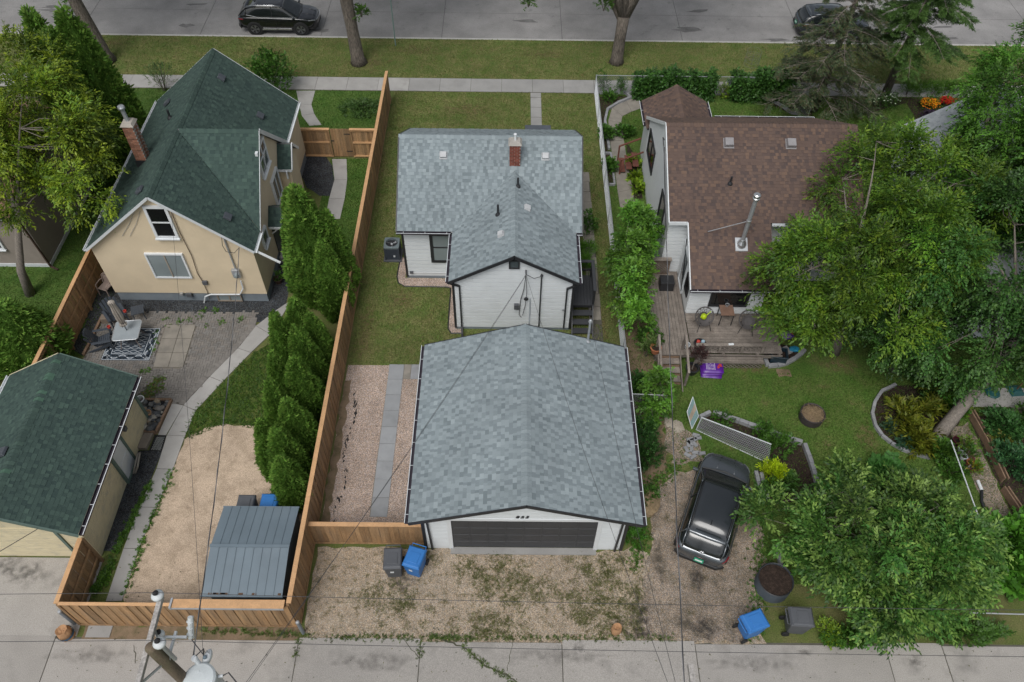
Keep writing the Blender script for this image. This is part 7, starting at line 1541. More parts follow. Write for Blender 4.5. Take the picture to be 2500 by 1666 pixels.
def cedar(label, x, y, h, r, v, rot, group=None):
    t = thing('cedar_tree', label, 'cedar', (x, y, 0), rot, group); s = (r/.66, r/.66, h/3.7)
    for nm, me in (('trunk', TRK), ('inner_foliage', CEDV[v][1]), ('crown', CEDV[v][0])): o = add_obj(nm, me, None, t); o.scale = s; 
    return t
CG = 'cedars along the fence'
cedar('tall cedar at the south east corner of the yellow house, tallest of its clump', -8.05, 23.25, 6.4, 1.12, 0, .3, CG); cedar('tall slim cedar beside the yellow house, behind its tallest neighbour', -8.5, 23.6, 5.9, .8, 1, 1.9, CG); cedar('shorter cedar against the cedar fence in the tall clump', -7.25, 23.6, 4.9, .78, 2, 4.2, CG); cedar('broad cedar filling the fence side of the tall clump', -7.3, 22.5, 4.4, .74, 3, 2.6, CG)
for lab, x, y, h, r, v, ro in [('first cedar of the low row after the tall clump', -8.05, 19.9, 3.8, .72, 1, 0), ('stout cedar of the low row hard against the fence', -7.5, 19.6, 3.3, .66, 2, 1), ('pointed cedar at the path side of the low row', -8.5, 18.9, 4.2, .62, 3, 2), ('cedar of the low row beside the weedy ground', -7.75, 18.6, 3.8, .70, 0, 3), ('small cedar of the low row near the short stake', -8.4, 17.5, 3.6, .60, 1, 4), ('cedar between fence and weedy ground in mid row', -7.55, 17.1, 3.8, .74, 3, 5.4), ('leaning cedar of mid row above the dirt yard', -8.25, 16.2, 3.7, .62, 2, 5), ('cedar above the dirt yard against the fence', -7.55, 15.5, 3.6, .72, 0, .8), ('slender cedar next to the last of the row', -7.7, 14.35, 3.6, .68, 3, 1.6), ('last cedar of the row overhanging the two bins', -8.3, 14.7, 3.5, .60, 1, 2.6), ('front cedar of the row nearest the metal shed', -7.5, 13.55, 3.1, .66, 2, 3.7)]: cedar(lab, x, y, h, r, v, ro, CG)
BG = 'tall cedars west of the yellow house'
cedar('tall dark cedar at the street end of the side lawn', -20.6, 32.2, 8.4, 1.25, 0, .5, BG); cedar('tall dark cedar in the middle of the side lawn trio', -19.6, 31.4, 8.0, 1.2, 2, 2.5, BG); cedar('broad tall cedar nearest the yellow house chimney', -19.1, 32.2, 8.4, 1.4, 3, 4.1, BG)
cedar('round bushy cedar at the corner of the cream garage', -19.0, 19.6, 3.7, 1.35, 1, 1.2); cedar('second bushy cedar beside the west fence', -20.3, 19.9, 3.4, 1.6, 0, 3.3)
# ------------------------------------------------ big broadleaf trees
AG = [(.070, .118, .018), (.054, .098, .015), (.092, .142, .021), (.042, .08, .014)]; AY = (.21, .24, .022); AD = [(.030, .068, .018), (.040, .085, .022), (.024, .055, .016), (.050, .095, .026)]
tree('ash_tree', 'yellow green ash with forked grey trunk beside the yellow house', (-20.9, 23.4), [(-20.9, 23.4, 0), (-20.7, 23.5, 1.4), (-20.3, 23.9, 2.8), (-19.9, 24.4, 4.2)], [.22, .17, .15, .12],
     [(-18.6, 26.3, 6.2, 2.0, 2.0, 1.7), (-20.6, 28.6, 7.0, 2.2, 2.3, 1.8), (-16.9, 24.6, 5.2, 1.3, 1.3, 1.0), (-21.0, 25.4, 5.6, 1.8, 1.6, 1.4), (-19.4, 24.4, 4.6, 1.3, 1.0, .9)], 88, 54, 9, .48, .155, .064, [(.100, .135, .018), (.076, .112, .016), (.13, .158, .02), (.056, .088, .015)], (.26, .275, .025), .56, 201, .52, inner=.62)
tree('boxelder_tree', 'large light green boxelder overhanging the brown roof and the back deck', (13.6, 20.6), [(13.6, 20.6, 0), (13.5, 20.7, 1.6), (13.2, 21.2, 3.2), (12.9, 21.8, 4.4)], [.26, .2, .17, .13],
     [(14.9, 24.8, 5.5, 1.9, 1.9, 1.6), (12.4, 21.0, 4.6, 1.9, 1.7, 1.4), (14.9, 21.8, 5.4, 2.3, 2.1, 1.8), (13.3, 19.0, 3.8, 2.0, 1.2, 1.2), (16.9, 23.8, 5.4, 1.9, 2.1, 1.7), (16.7, 26.4, 5.2, 1.5, 1.2, 1.2), (10.6, 21.0, 3.9, .8, .8, .7), (10.9, 19.3, 3.0, .9, .7, .7), (11.3, 22.6, 4.2, .9, .9, .7)], 125, 64, 9, .50, .155, .064, AG, AY, .34, 202, .56, inner=.66, nl=12)
tree('elm_tree', 'dark green elm with big leaning trunk at the garden bed', (17.2, 17.1), [G(2275, 1085), G(2330, 1015, .9), (18.6, 18.4, 2.6), (19.2, 19.4, 4.2)], [.30, .24, .20, .15],
     [(17.6, 20.6, 5.4, 2.8, 2.8, 2.2), (19.6, 20.4, 6.0, 3.0, 3.0, 2.4), (18.4, 18.4, 4.4, 2.6, 2.0, 1.8), (20.6, 18.2, 5.0, 2.4, 2.4, 2.0), (16.6, 18.6, 3.6, 1.9, 1.6, 1.3)], 115, 66, 8, .42, .12, .072, AD, (.10, .15, .04), .25, 203, .54, inner=.64, nl=10)
tree('ash_tree', 'tall fresh green ash behind the flower bed at the picture edge', (20.3, 26.6), [(20.3, 26.6, 0), (20.2, 26.8, 2), (20.0, 27.2, 4), (19.9, 27.5, 5.5)], [.26, .2, .17, .13],
     [(20.9, 27.4, 7.0, 2.3, 2.3, 2.1), (22.4, 29.0, 7.4, 2.6, 2.4, 2.2), (21.2, 24.8, 6.4, 2.4, 2.2, 2.1), (23.0, 25.6, 7.0, 2.4, 2.4, 2.1), (19.4, 25.0, 5.4, 1.3, 1.4, 1.2)], 120, 60, 9, .48, .155, .064, [(.048, .105, .018), (.062, .13, .022), (.04, .085, .016)], (.14, .22, .04), .35, 204, .56, inner=.64, nl=10)
tree('understory_tree', 'low shady tree between the fern bed and the pale house', (15.8, 19.7), [(15.8, 19.7, 0), (15.75, 19.75, 1.2), (15.7, 19.9, 2.2)], [.16, .13, .10], [(15.6, 20.2, 3.0, 1.9, 1.5, 1.2), (17.0, 20.8, 3.2, 1.7, 1.5, 1.2), (14.6, 19.4, 2.2, 1.2, 1.0, .9)], 80, 34, 8, .36, .12, .065, AD, None, .1, 205, .36, nl=7)
EL = [(.050, .104, .025), (.040, .086, .021), (.066, .122, .030), (.033, .070, .018)]
tree('elm_tree', 'spreading young elm with pale curled shoots at the alley corner', (11.6, 11.2), [(11.6, 11.2, 0), (11.6, 11.2, .6), (11.6, 11.2, 1.1), (11.6, 11.2, 1.6)], [.15, .12, .10, .08],
     [(11.6, 11.3, 2.3, 1.9, 1.8, 1.3), (13.3, 11.4, 2.1, 1.4, 1.6, 1.1), (8.95, 12.1, 1.7, .7, .6, .6), (11.5, 13.5, 2.1, .5, .5, 1.0), (14.5, 11.0, 1.9, 1.0, 1.1, .9), (12.2, 9.0, 1.6, 1.3, .6, .7), (11.2, 9.6, 1.8, 1.5, .8, .8), (13.3, 9.8, 1.7, 1.2, .9, .8), (10.4, 11.4, 2.2, 1.0, 1.0, 1.0)], 115, 44, 9, .48, .15, .07, EL, (.29, .355, .11), .46, 206, .38, inner=.5, nl=12, droop=.08)
tree('maple_tree', 'bright green maple saplings along the chain link fence by the brown house', (5.3, 22.6), [(5.3, 22.6, 0), (5.3, 22.6, .8), (5.25, 22.6, 1.6)], [.07, .06, .05],
     [(5.35, 24.9, 2.7, .55, .9, 1.0), (5.15, 23.5, 2.4, .6, .9, 1.1), (5.1, 22.0, 2.2, .5, .9, 1.1), (5.15, 20.7, 1.7, .3, .6, .9), (5.7, 25.2, 2.6, .4, .5, .7)], 52, 46, 8, .34, .13, .078, [(.07, .135, .022), (.055, .11, .02), (.09, .165, .028)], (.15, .23, .03), .35, 207, .28, inner=.4, nl=9)
tree('maple_tree', 'small maple sapling at the foot of the deck stairs', (5.9, 17.6), [(5.9, 17.6, 0), (5.9, 17.6, .5), (5.95, 17.6, 1.0)], [.04, .035, .03], [(5.75, 17.6, 1.2, .35, .4, .5), (5.6, 17.0, .8, .35, .4, .5), (5.9, 18.1, 1.3, .25, .3, .3)], 22, 26, 8, .24, .11, .07, [(.06, .125, .022), (.08, .15, .026)], (.13, .21, .03), .3, 208, .2, nl=5)
# street trees: trunks in view, crowns above the picture
SP_ = [(.045, .085, .016), (.06, .105, .02), (.035, .07, .014)]
for lab, x, y, pts, rr, seed in [('old street elm with split bark on the boulevard at the parked black car', -8.84, 41.8, [(-8.84, 41.8, 0), (-8.88, 41.8, .35), (-8.95, 41.85, 2.0), (-9.05, 41.9, 4.0), (-9.1, 42, 6.4)], [.52, .40, .34, .36, .26], 301), ('forked street elm on the boulevard opposite the hedge', 6.21, 42.2, [(6.21, 42.2, 0), (6.21, 42.2, .3), (6.25, 42.2, 1.6), (6.3, 42.2, 2.9)], [.46, .36, .32, .34], 302), ('leaning street elm beside the tall cedars', -23.46, 41.7, [(-23.46, 41.7, 0), (-23.5, 41.7, .4), (-23.7, 41.75, 2.2), (-24.0, 41.8, 4.4), (-24.2, 42, 6.4)], [.56, .42, .36, .33, .25], 303)]:
    cx_, cy_ = x, y+1.5; t = tree('street_elm', lab, (x, y), pts, rr, [(cx_, cy_, 11.0, 5.2, 4.4, 3.0), (cx_-2, cy_+1.5, 10.4, 3.6, 3.6, 2.4), (cx_+2.2, cy_+1, 10.8, 3.6, 3.6, 2.6)], 120, 16, 8, .7, .26, .17, SP_, None, .1, seed, .6, bark=M_bark, nl=9, group='street elms on the boulevard')
    if seed == 302:
        k = MB()
        for e, m_ in (((5.4, 42.3, 6.6), (5.7, 42.2, 4.4)), ((6.5, 42.4, 6.8), (6.4, 42.3, 4.6)), ((7.3, 42.2, 6.6), (6.95, 42.2, 4.4))): k.tube([(6.3, 42.2, 2.6), m_, e], [.24, .2, .13], 10)
        k.build('fork', M_bark, t, smooth=True, kind='stuff')
    # hanging shoots
for lab, x, y, s_ in (('leafy shoot hanging from the forked street elm', *onY(1475, 12, 42.0)[::2], 1), ('leafy shoot beside the split bark elm', *onY(882, 30, 41.9)[::2], .7), ('leafy shoot below the leaning street elm', *onY(170, 5, 41.8)[::2], .8), ('leafy twig hanging alone over the street', *onY(1290, 2, 42.0)[::2], .7)):
    bush('elm_shoot', lab, (x, 41.9), .5*s_, .4, .9*s_, 420, .12, .075, SP_, None, .1, int(abs(x)*7)+3, 6, .2, cat='branch', z0=y-.3, upness=-.1, stems=6)
# ------------------------------------------------ conifers by the sidewalk
def conifer(label, x, y, h, r, z0, nb, pal, seed, dead=.15, lean=(0, 0), dens=26, name='spruce_tree'):
    R = np.random.default_rng(seed); t = thing(name, label, 'conifer', (x, y, 0)); MB().tube([(x, y, 0), (x+lean[0]*.4, y+lean[1]*.4, h*.4), (x+lean[0], y+lean[1], h)], [.24, .17, .03], 10).build('trunk', M_bark, t, smooth=True); k = MB(); P = []; D = []; T = []
    for i in range(nb):
        z = z0+(h-z0)*(i/nb)**1.05; a = i*2.4+R.normal(0, .3); L = r*(1-(z-z0)/(h-z0))**.7*R.uniform(.65, 1.1)+.2; f = z/h; o = np.array([x+lean[0]*f, y+lean[1]*f, z]); d = np.array([cos(a), sin(a), 0]); n = 7
        pts = [o+d*L*q+np.array([0, 0, -.30*L*q*q+.12*L*q]) for q in np.linspace(0, 1, n)]; k.tube([tuple(p) for p in pts], [.03*(1-.8*q) for q in np.linspace(0, 1, n)], 4, cap=False); side = np.array([-d[1], d[0], 0])
        for s_ in range(int(dens*max(.3, L))):
            q = R.uniform(.2, 1.0); p = o+d*L*q+np.array([0, 0, -.30*L*q*q+.12*L*q]); sl = (1-q*.6)*.5*L*R.uniform(.2, 1); sg = R.choice([-1, 1]); tip_ = p+side*sg*sl*.8+d*sl*.5-np.array([0, 0, .25*sl]); 
            if R.random() < dead: k.tube([tuple(p), tuple(tip_)], [.010, .004], 3, cap=False); continue
            for w in np.linspace(.15, 1, 5): P.append(p+(tip_-p)*w); D.append(unit(tip_-p)); T.append(R.normal(1, .18))
    k.build('branches', M_bark2, t, smooth=True, kind='stuff'); P, D, T = np.array(P), np.array(D), np.clip(np.array(T), .6, 1.5)
    a = sprays(R, P, D+R.normal(0, .2, D.shape), T[:, None]*np.ones((1, 3)), 8, .16, .13, .032, pal, None, .1, .15, 1.1); o = add_obj('crown', leaf_mesh('crown', a[0]-np.array([x, y, 0]), *a[1:], fold=.02), M_leaf, t); o['kind'] = 'stuff'; return t
conifer('ailing grey green spruce with bare twigs by the front sidewalk', 16.75, 37.7, 9.5, 3.3, .9, 64, [(.045, .060, .036), (.062, .072, .048), (.038, .054, .030), (.085, .062, .045)], 401, .46, (.2, -.2), 20); conifer('dark green pine with bare lower trunk by the front sidewalk', 20.9, 38.75, 10, 2.9, 3.4, 46, [(.050, .085, .026), (.066, .105, .032), (.04, .068, .022)], 402, .10, (.1, .0), 40, 'pine_tree')
# ------------------------------------------------ hedge, shrubs, flowers
HD = [(.032, .075, .018), (.045, .095, .022), (.026, .06, .015)]
def hedge(label, x0, x1, y0, y1, h, n, seed):
    R = np.random.default_rng(seed); t = thing('hedge', label, 'hedge', ((x0+x1)/2, (y0+y1)/2, 0)); b = np.stack([R.uniform(x0, x1, n), R.uniform(y0, y1, n), R.random(n)**.7*h*(1+.10*np.sin(R.uniform(x0, x1, n)*2))], 1); k = R.random(n) < .55; b[k, 1] = np.where(R.random(k.sum()) < .6, y0, y1)+R.normal(0, .06, k.sum()); b[:, 2] *= (1+.10*np.sin(b[:, 0]*2.3)+.08*np.sin(b[:, 0]*5.1)); D = np.stack([R.normal(0, .4, n), np.where(b[:, 1] < (y0+y1)/2, -1, 1)*.6, R.normal(.2, .4, n)], 1); tint = np.clip(R.normal(1, .22, (n, 1)), .55, 1.5)*np.ones((1, 3)); a = sprays(R, b, D, tint, 5, .22, .12, .10, HD, (.09, .15, .02), .12, .3, 1.0)
    o = add_obj('foliage', leaf_mesh('foliage', a[0]-np.array([(x0+x1)/2, (y0+y1)/2, 0]), *a[1:]), M_leaf, t); o['kind'] = 'stuff'; MB().box(x0+.1, x1-.1, (y0+y1)/2-.12, (y0+y1)/2+.12, .05, h*.8, (.03, .065, .016)).build('inner_growth', M_leaf, t); return t
hedge('dense dark vine hedge over the front fence behind the porch roof', 6.85, 11.3, 38.55, 39.15, 1.35, 3600, 501); hedge('dense dark vine hedge over the front fence near the leaning spruce', 12.2, 15.6, 38.45, 39.15, 1.4, 3000, 502)
FG = [(.045, .095, .018), (.06, .12, .022), (.036, .075, .016)]; YG = [(.14, .19, .02), (.18, .22, .024), (.10, .15, .02)]
bush('lilac_bush', 'leafy dark green bush at the front corner of the yellow house', gA(1740, 590), 1.5, 1.3, 2.5, 5200, .11, .08, FG, seed=601); bush('spirea_bush', 'sparse twiggy bush on the west front corner of the yellow house', gA(1050, 580), .95, .9, 1.7, 1500, .07, .035, [(.075, .10, .045), (.055, .085, .035)], seed=602, stems=16)
bush('ground_cover', 'low dark ground cover patch in the yellow house front yard', gB(220, 690), 1.5, 1.2, .22, 2600, .08, .06, [(.035, .065, .02), (.05, .08, .025)], seed=603, cat='plant', upness=.3)
for i, (lab, p, rx, h, n, pal, L, W, tip) in enumerate([
    ('green shrub against the east wall of the white house', gB(1650, 1470), .5, .9, 900, FG, .09, .06, None), ('daylily clump behind the charcoal deck rail', gE(1632, 260), .42, .75, 520, [(.06, .125, .02), (.08, .15, .025)], .34, .03, None), ('daylily clump at the deck corner of the white house', gE(1640, 345), .42, .7, 520, [(.06, .125, .02), (.08, .15, .025)], .34, .03, None),
    ('upright shrub in the bed corner at the chain link', gB(1760, 570), .42, 1.1, 700, FG, .08, .05, None), ('round shrub beside the curved garden walk', gB(1865, 600), .36, 1.0, 800, [(.06, .115, .03)], .08, .05, None), ('leafy perennial in the bed corner', gB(1800, 640), .4, .5, 500, FG, .12, .07, None),
    ('green perennial clump along the chain link bed', gB(1775, 880), .42, .6, 900, FG, .12, .08, None), ('lower green perennial in the small framed bed', gB(1795, 1090), .4, .6, 900, FG, .12, .08, None), ('dark leafy clump beside the red steps', gB(1895, 870), .5, .6, 700, FG, .13, .08, None),
    ('yellow green hosta by the white side wall, furthest from the deck', gB(1945, 1060), .3, .4, 260, YG, .22, .11, None), ('yellow green hosta by the white side wall in the middle', gB(1960, 1140), .3, .4, 260, YG, .22, .11, None), ('yellow green hosta by the white side wall next to the maple', gB(1975, 1215), .3, .4, 260, YG, .22, .11, None),
    ('green bush in the front bed below the spruce', gC(880, 690), .55, .8, 800, FG, .1, .07, None), ('light green bush before the vine hedge', gC(740, 620), .35, .7, 500, [(.08, .15, .02)], .09, .06, None), ('yellowish bush in the hedge gap', gC(420, 605), .45, .6, 600, YG, .09, .06, None),
    ('bright chartreuse shrub beside the parked car', q2(1470, 1050), .48, .62, 1500, [(.34, .38, .012), (.27, .32, .012), (.40, .42, .02)], .12, .028, None), ('feathery green bush climbing the lattice panel end', q2(1560, 720), .55, .7, 1300, FG, .09, .05, (.09, .16, .03)), ('dark green bush in the middle of the angled bed', q2(1320, 510), .4, .55, 700, FG, .1, .06, None), ('small herb clump at the top of the angled bed', q2(860, 330), .4, .3, 400, FG, .09, .06, None), ('leafy bush at the lower end of the angled bed', q2(1650, 1180), .4, .6, 800, EL, .09, .05, (.12, .17, .04)), ('green mound beneath the chartreuse shrub', q2(1480, 1240), .5, .45, 700, FG, .09, .06, None),
    ('dark feathery bush beside the garage wall near the drive', gJ(2060, 130), .75, 1.3, 2400, [(.018, .05, .018), (.026, .065, .02)], .10, .016, None), ('dark shrub behind the garage near the short fence', gE(1990, 1120), .55, 1.1, 1500, [(.03, .07, .02), (.04, .085, .024)], .09, .06, None), ('dark leafy shrub midway along the garage east wall', (5.15, 15.3), .6, 1.2, 1700, [(.028, .066, .02), (.04, .085, .024)], .09, .055, None), ('dark tangled shrub at the rear corner of the garage', (5.2, 16.5), .55, 1.1, 1500, [(.03, .07, .022), (.042, .09, .026)], .09, .055, None), ('green tangle beside the short chain link fence', (5.35, 18.4), .5, .9, 1200, FG, .09, .06, None), ('leafy weeds along the garage drip line', gJ(2010, 420), .45, .8, 900, FG, .08, .05, None), ('low weeds at the garage corner trim', gJ(1960, 660), .4, .35, 600, [(.05, .12, .018)], .07, .05, None), ('bushy growth beside the deck stair rail', gE(2050, 820), .6, 1.0, 1400, FG, .1, .07, None), ('pale grassy plant in a pot at the stair head', (5.75, 20.3, 0), .35, 1.0, 420, [(.16, .18, .09), (.10, .14, .05)], .3, .02, None),
    ('tomato like vegetable bush in the raised bed', q3(2060, 900), .9, .8, 2600, [(.035, .085, .03), (.05, .11, .036)], .12, .06, None), ('second vegetable bush at the end of the raised bed', q3(2200, 1380), .85, .8, 2400, [(.03, .078, .04), (.045, .10, .045)], .12, .06, None), ('dry yellowing vegetable patch in the raised bed', q3(2080, 1130), .55, .5, 900, [(.16, .14, .03), (.11, .11, .03)], .1, .04, None), ('green vegetable bush at the upper picture edge bed', q3(2320, 800), .7, .8, 1600, FG, .12, .06, None), ('leafy border plants beside the flower bench', q3(1300, 1200), .55, .6, 1500, FG, .11, .07, (.12, .17, .03)), ('border plants at the lower end of the flower bench', q3(1380, 1440), .5, .5, 900, FG, .11, .07, None), ('dark plants behind the fern bed trunk', q3(950, 180), .9, .9, 2200, HD, .1, .07, None), ('dark undergrowth below the elm limb', q3(1250, 420), 1.1, 1.0, 2600, HD, .1, .07, (.2, .16, .02)), ('orange tinged creeper below the leaning trunk', q3(1390, 620), .6, .8, 1300, [(.05, .13, .02), (.07, .15, .02)], .12, .08, (.26, .15, .02)), ('blue green hosta at the stone edging', q3(855, 1060), .3, .3, 220, [(.035, .07, .05)], .2, .09, None), ('small blue green plant at the stone edging curve', q3(620, 880), .25, .25, 180, [(.04, .07, .05)], .16, .06, None), ('green plants in the rectangular trough', q4(760, 300), .5, .7, 900, [(.08, .15, .02), (.05, .10, .02)], .12, .08, None), ('squash plant with big leaves behind the trough', q4(560, 110), .7, .6, 500, [(.045, .11, .03)], .26, .2, None), ('potted geranium on the flower bench', q3(1590, 1100, .5), .28, .45, 420, [(.08, .13, .02), (.12, .14, .03)], .08, .05, None), ('potted orange flowers at the end of the flower bench', q3(1680, 1390, .4), .25, .5, 360, [(.09, .15, .02)], .08, .05, (.4, .1, .015)), ('potted green trailing plant on the flower bench', q3(1610, 1215, .45), .25, .5, 360, FG, .08, .05, None),
    ('weedy growth along the alley edge under the young elm', gK(1250, 1290), 1.3, .5, 2600, FG, .1, .06, None), ('weedy growth along the alley edge toward the picture edge', gK(1950, 1270), 1.9, .6, 3200, [(.045, .085, .02), (.06, .11, .025)], .1, .06, None), ('yellowish weeds beside the grey bin', gK(1060, 1260), .5, .5, 700, YG, .08, .04, None), ('low plants beside the round planter', gK(900, 780), .6, .5, 1000, [(.07, .13, .02)], .1, .06, None)]):
    bush('plant', lab, p, rx, .35 if 'alley edge' in lab else rx, h, n, L, W, pal, tip, .4, 620+i, cat='plant', upness=1.0 if W < .035 else .55, z0=(p[2] if len(p) > 2 and p[2] > .2 else 0))
VN = [(.055, .135, .018), (.07, .16, .022), (.045, .11, .016)]
bush('grape_vine', 'large leaved grape vine spilling over at the picture edge', gK(2250, 720), 1.5, 1.5, 1.3, 2600, .2, .19, VN, seed=700, m=5, tl=.3, cat='vine', upness=.3); bush('grape_vine', 'lower part of the grape vine beside the coiled hose', gK(2230, 900), .8, .7, .9, 900, .2, .19, VN, seed=701, m=5, tl=.3, cat='vine', upness=.3)
R_ = random.Random(5)
for i in range(11):
    x, y = R_.uniform(480, 1180), R_.uniform(600, 1130)
    if x < 480+(y-600)*.5: x += 300
    bush('fern', 'yellow green fern in the stone edged bed', q3(x, y), .42, .42, .5, 230, .26, .07, [(.115, .115, .014), (.085, .095, .014), (.14, .125, .018)], seed=720+i, m=9, tl=.4, cat='fern', upness=.5, group='ferns in the stone edged bed', lobes=3)
bush('flower_clump', 'orange marigold clump before the red flowers', gC(1760, 690), .75, .6, .5, 900, .07, .05, FG, seed=740, cat='flowers', petals=[(.62, .20, .01), (.68, .30, .012), (.5, .12, .01)], petaln=220); bush('flower_clump', 'deep red flower clump among the orange ones', gC(1850, 680), .6, .5, .55, 500, .07, .05, FG, seed=741, cat='flowers', petals=[(.35, .012, .02), (.45, .04, .015)], petaln=200); bush('flower_clump', 'small orange flowers beside the deep shade', gC(1955, 720), .35, .35, .4, 300, .07, .05, FG, seed=742, cat='flowers', petals=[(.62, .24, .012)], petaln=50)
bush('flower_clump', 'dark purple foliage plant below the orange flowers', gC(1750, 765), .5, .4, .45, 700, .09, .05, [(.035, .018, .05), (.05, .025, .07)], seed=743, cat='flowers'); bush('flower_clump', 'tall white and lilac phlox at the foot of the pine', gC(1440, 690), .9, .6, .9, 1400, .1, .03, FG, seed=744, cat='flowers', petals=[(.55, .5, .58), (.6, .58, .6), (.36, .28, .44)], petaln=60)
for i, x in enumerate((1600, 1680, 1760, 1840, 1900)): bush('ornamental_grass', ['daylily tuft nearest the pine by the sidewalk', 'daylily tuft second from the pine by the sidewalk', 'daylily tuft third from the pine by the sidewalk', 'daylily tuft fourth from the pine by the sidewalk', 'daylily tuft furthest from the pine by the sidewalk'][i], gC(x, 610), .45, .4, .7, 420, .38, .025, [(.06, .12, .02), (.08, .14, .025)], seed=750+i, cat='plant', upness=1.2)
# purple leaved potted maple on the lawn by the deck
pmp = pot('black pot of a small purple maple beside the soil bags', (*sb(455, 990)[:2], .005), .26, .34, M_black)
_pm = bush('potted_maple', 'small purple leaved maple growing from the black pot', (*sb(455, 990)[:2],), .42, .38, .8, 1100, .07, .03, [(.055, .022, .032), (.075, .03, .038), (.04, .02, .03)], seed=760, cat='shrub', z0=.85); MB().tube([(*sb(455, 990)[:2], .2), (sb(455, 990)[0]+.03, sb(455, 990)[1]+.02, 1.2)], [.025, .015], 6).build('stem', M_bark2, _pm)
bush('plant', 'green plant in the brown pot on the dark stones', gD(1780, 405), .2, .2, .25, 160, .08, .05, FG, seed=761, cat='plant', z0=.2)
# weeds: uncountable tufts on the drive, path margins, cracks
def weeds(label, pts, n, r, pal, seed, L=.05, W=.022, z=.02, m=7, up=.5):
    R = np.random.default_rng(seed); P = np.array(pts)[R.integers(0, len(pts), n)]+R.normal(0, r, (n, 2)); b = np.concatenate([P, np.full((n, 1), z)], 1); D = np.stack([R.normal(0, 1, n), R.normal(0, 1, n), np.full(n, up)], 1); a = sprays(R, b, D, np.clip(R.normal(1, .25, (n, 1)), .5, 1.6)*np.ones((1, 3)), m, .10, L, W, pal, None, .1, .0, 1.4); o = add_obj('weeds', leaf_mesh('weeds', *a), M_leaf); o['kind'] = 'stuff'; o['label'] = label; o['category'] = 'weeds'
def line(a, b, n): return [(a[0]+(b[0]-a[0])*i/n, a[1]+(b[1]-a[1])*i/n) for i in range(n+1)]
R = np.random.default_rng(9)
dp = [(x, y) for x, y in zip(R.uniform(-5.8, 4.6, 900), R.uniform(8.75, 11.6, 900)) if math.sin(x*1.7+2)+math.sin(y*3.1+x)+R.normal(0, .6)+.25*x > .1]
weeds('low brown and green weeds dotting the gravel driveway', dp, 6500, .09, [(.10, .085, .042), (.075, .068, .03), (.13, .105, .055), (.085, .095, .03)], 801, .030, .014, .012, 6)
weeds('green weeds along the path and stone margin', [p for q in (line(gI(745, 735), gI(960, 300), 30), line(gI(650, 950), gI(720, 800), 20), line(gI(590, 1000), gI(680, 880), 20), line(gI(800, 1000), gI(990, 470), 14), line(gI(1010, 440), gI(1090, 240), 6)) for p in q], 700, .07, GW, 802, .07, .03)
weeds('weeds growing in the alley cracks and verge', [p for q in (line(gJ(870, 1345), gJ(1000, 1460), 14), line(gJ(1000, 1460), gJ(1180, 1560), 14), line(gJ(590, 1310), gJ(592, 1400), 6), line(gI(1905, 1300), gI(1895, 1400), 5), line(gI(1300, 1240), gI(2000, 1270), 40), line(gJ(0, 1285), gJ(900, 1290), 40), line(gJ(650, 1280), gJ(900, 1300), 20), line(gJ(900, 1285), gJ(2200, 1290), 50)) for p in q], 750, .04, [(.06, .085, .022), (.08, .09, .03), (.05, .07, .02)], 803)
weeds('green tufts among the patio pavers', [gD(*p)[:2] for p in ((1060, 650), (1150, 670), (1200, 655), (1320, 690), (1420, 665), (1540, 650), (1010, 730), (1000, 800), (985, 850), (1080, 690), (1270, 640), (950, 970), (910, 985), (1300, 590), (1380, 590), (530, 765))], 160, .06, GW, 804, .06, .03)
weeds('green and red weeds in the patio gap', [gD(*p)[:2] for p in ((960, 1060), (980, 1090), (940, 1110), (1000, 1040), (1030, 1090), (920, 1140), (960, 1140), (1040, 1030))], 260, .09, GW+[(.14, .05, .04)], 805, .045, .022, .02, 7, .12)
weeds('creeping weeds beside the parking pad and garage', [p for q in (line((4.55, 11.9), (5.0, 14.5), 20), line((5.3, 14.2), (6.4, 15.2), 14), line((8.1, 8.9), (9.2, 12.6), 26), line((4.4, 11.2), (4.9, 12.4), 10)) for p in q], 900, .16, FG+[(.10, .12, .03)], 806, .06, .03)
# toy stake between the cedars
sk_ = thing('garden_stake', 'wooden stake with turquoise cap among the cedars', 'stake', (*gD(1700, 1230)[:2], 0)); a, b = Vector((*gD(1700, 1240)[:2], 0)), Vector((*gD(1716, 1060, .75)[:2], .75)); MB().bar(a, b, .05, .05).build('stake', M_cedar_top, sk_); MB().cbox(b, (.13, .12, .16), .2).build('cap', mat('turquoise', (.02, .33, .26), rough=.5), sk_, bevel=.02)

def soft_mat(name, col):
    m = bpy.data.materials.new(name); m.use_nodes = True; N, L = m.node_tree.nodes, m.node_tree.links; N.clear(); out = N.new('ShaderNodeOutputMaterial'); bs = N.new('ShaderNodeBsdfPrincipled'); bs.inputs['Base Color'].default_value = (*col, 1); bs.inputs['Roughness'].default_value = .95; at = N.new('ShaderNodeAttribute'); at.attribute_name = 'Col'; ge = N.new('ShaderNodeNewGeometry'); nz_ = N.new('ShaderNodeTexNoise'); nz_.inputs['Scale'].default_value = 5.0; nz_.inputs['Detail'].default_value = 6; L.new(ge.outputs['Position'], nz_.inputs['Vector'])
    r = N.new('ShaderNodeMapRange'); r.inputs[1].default_value = .35; r.inputs[2].default_value = .62; L.new(nz_.outputs['Fac'], r.inputs[0]); sp2 = N.new('ShaderNodeSeparateColor'); L.new(at.outputs['Color'], sp2.inputs[0]); mu = N.new('ShaderNodeMath'); mu.operation = 'MULTIPLY'; L.new(r.outputs[0], mu.inputs[0]); L.new(sp2.outputs[0], mu.inputs[1]); L.new(mu.outputs[0], bs.inputs['Alpha']); L.new(bs.outputs[0], out.inputs[0]); return m
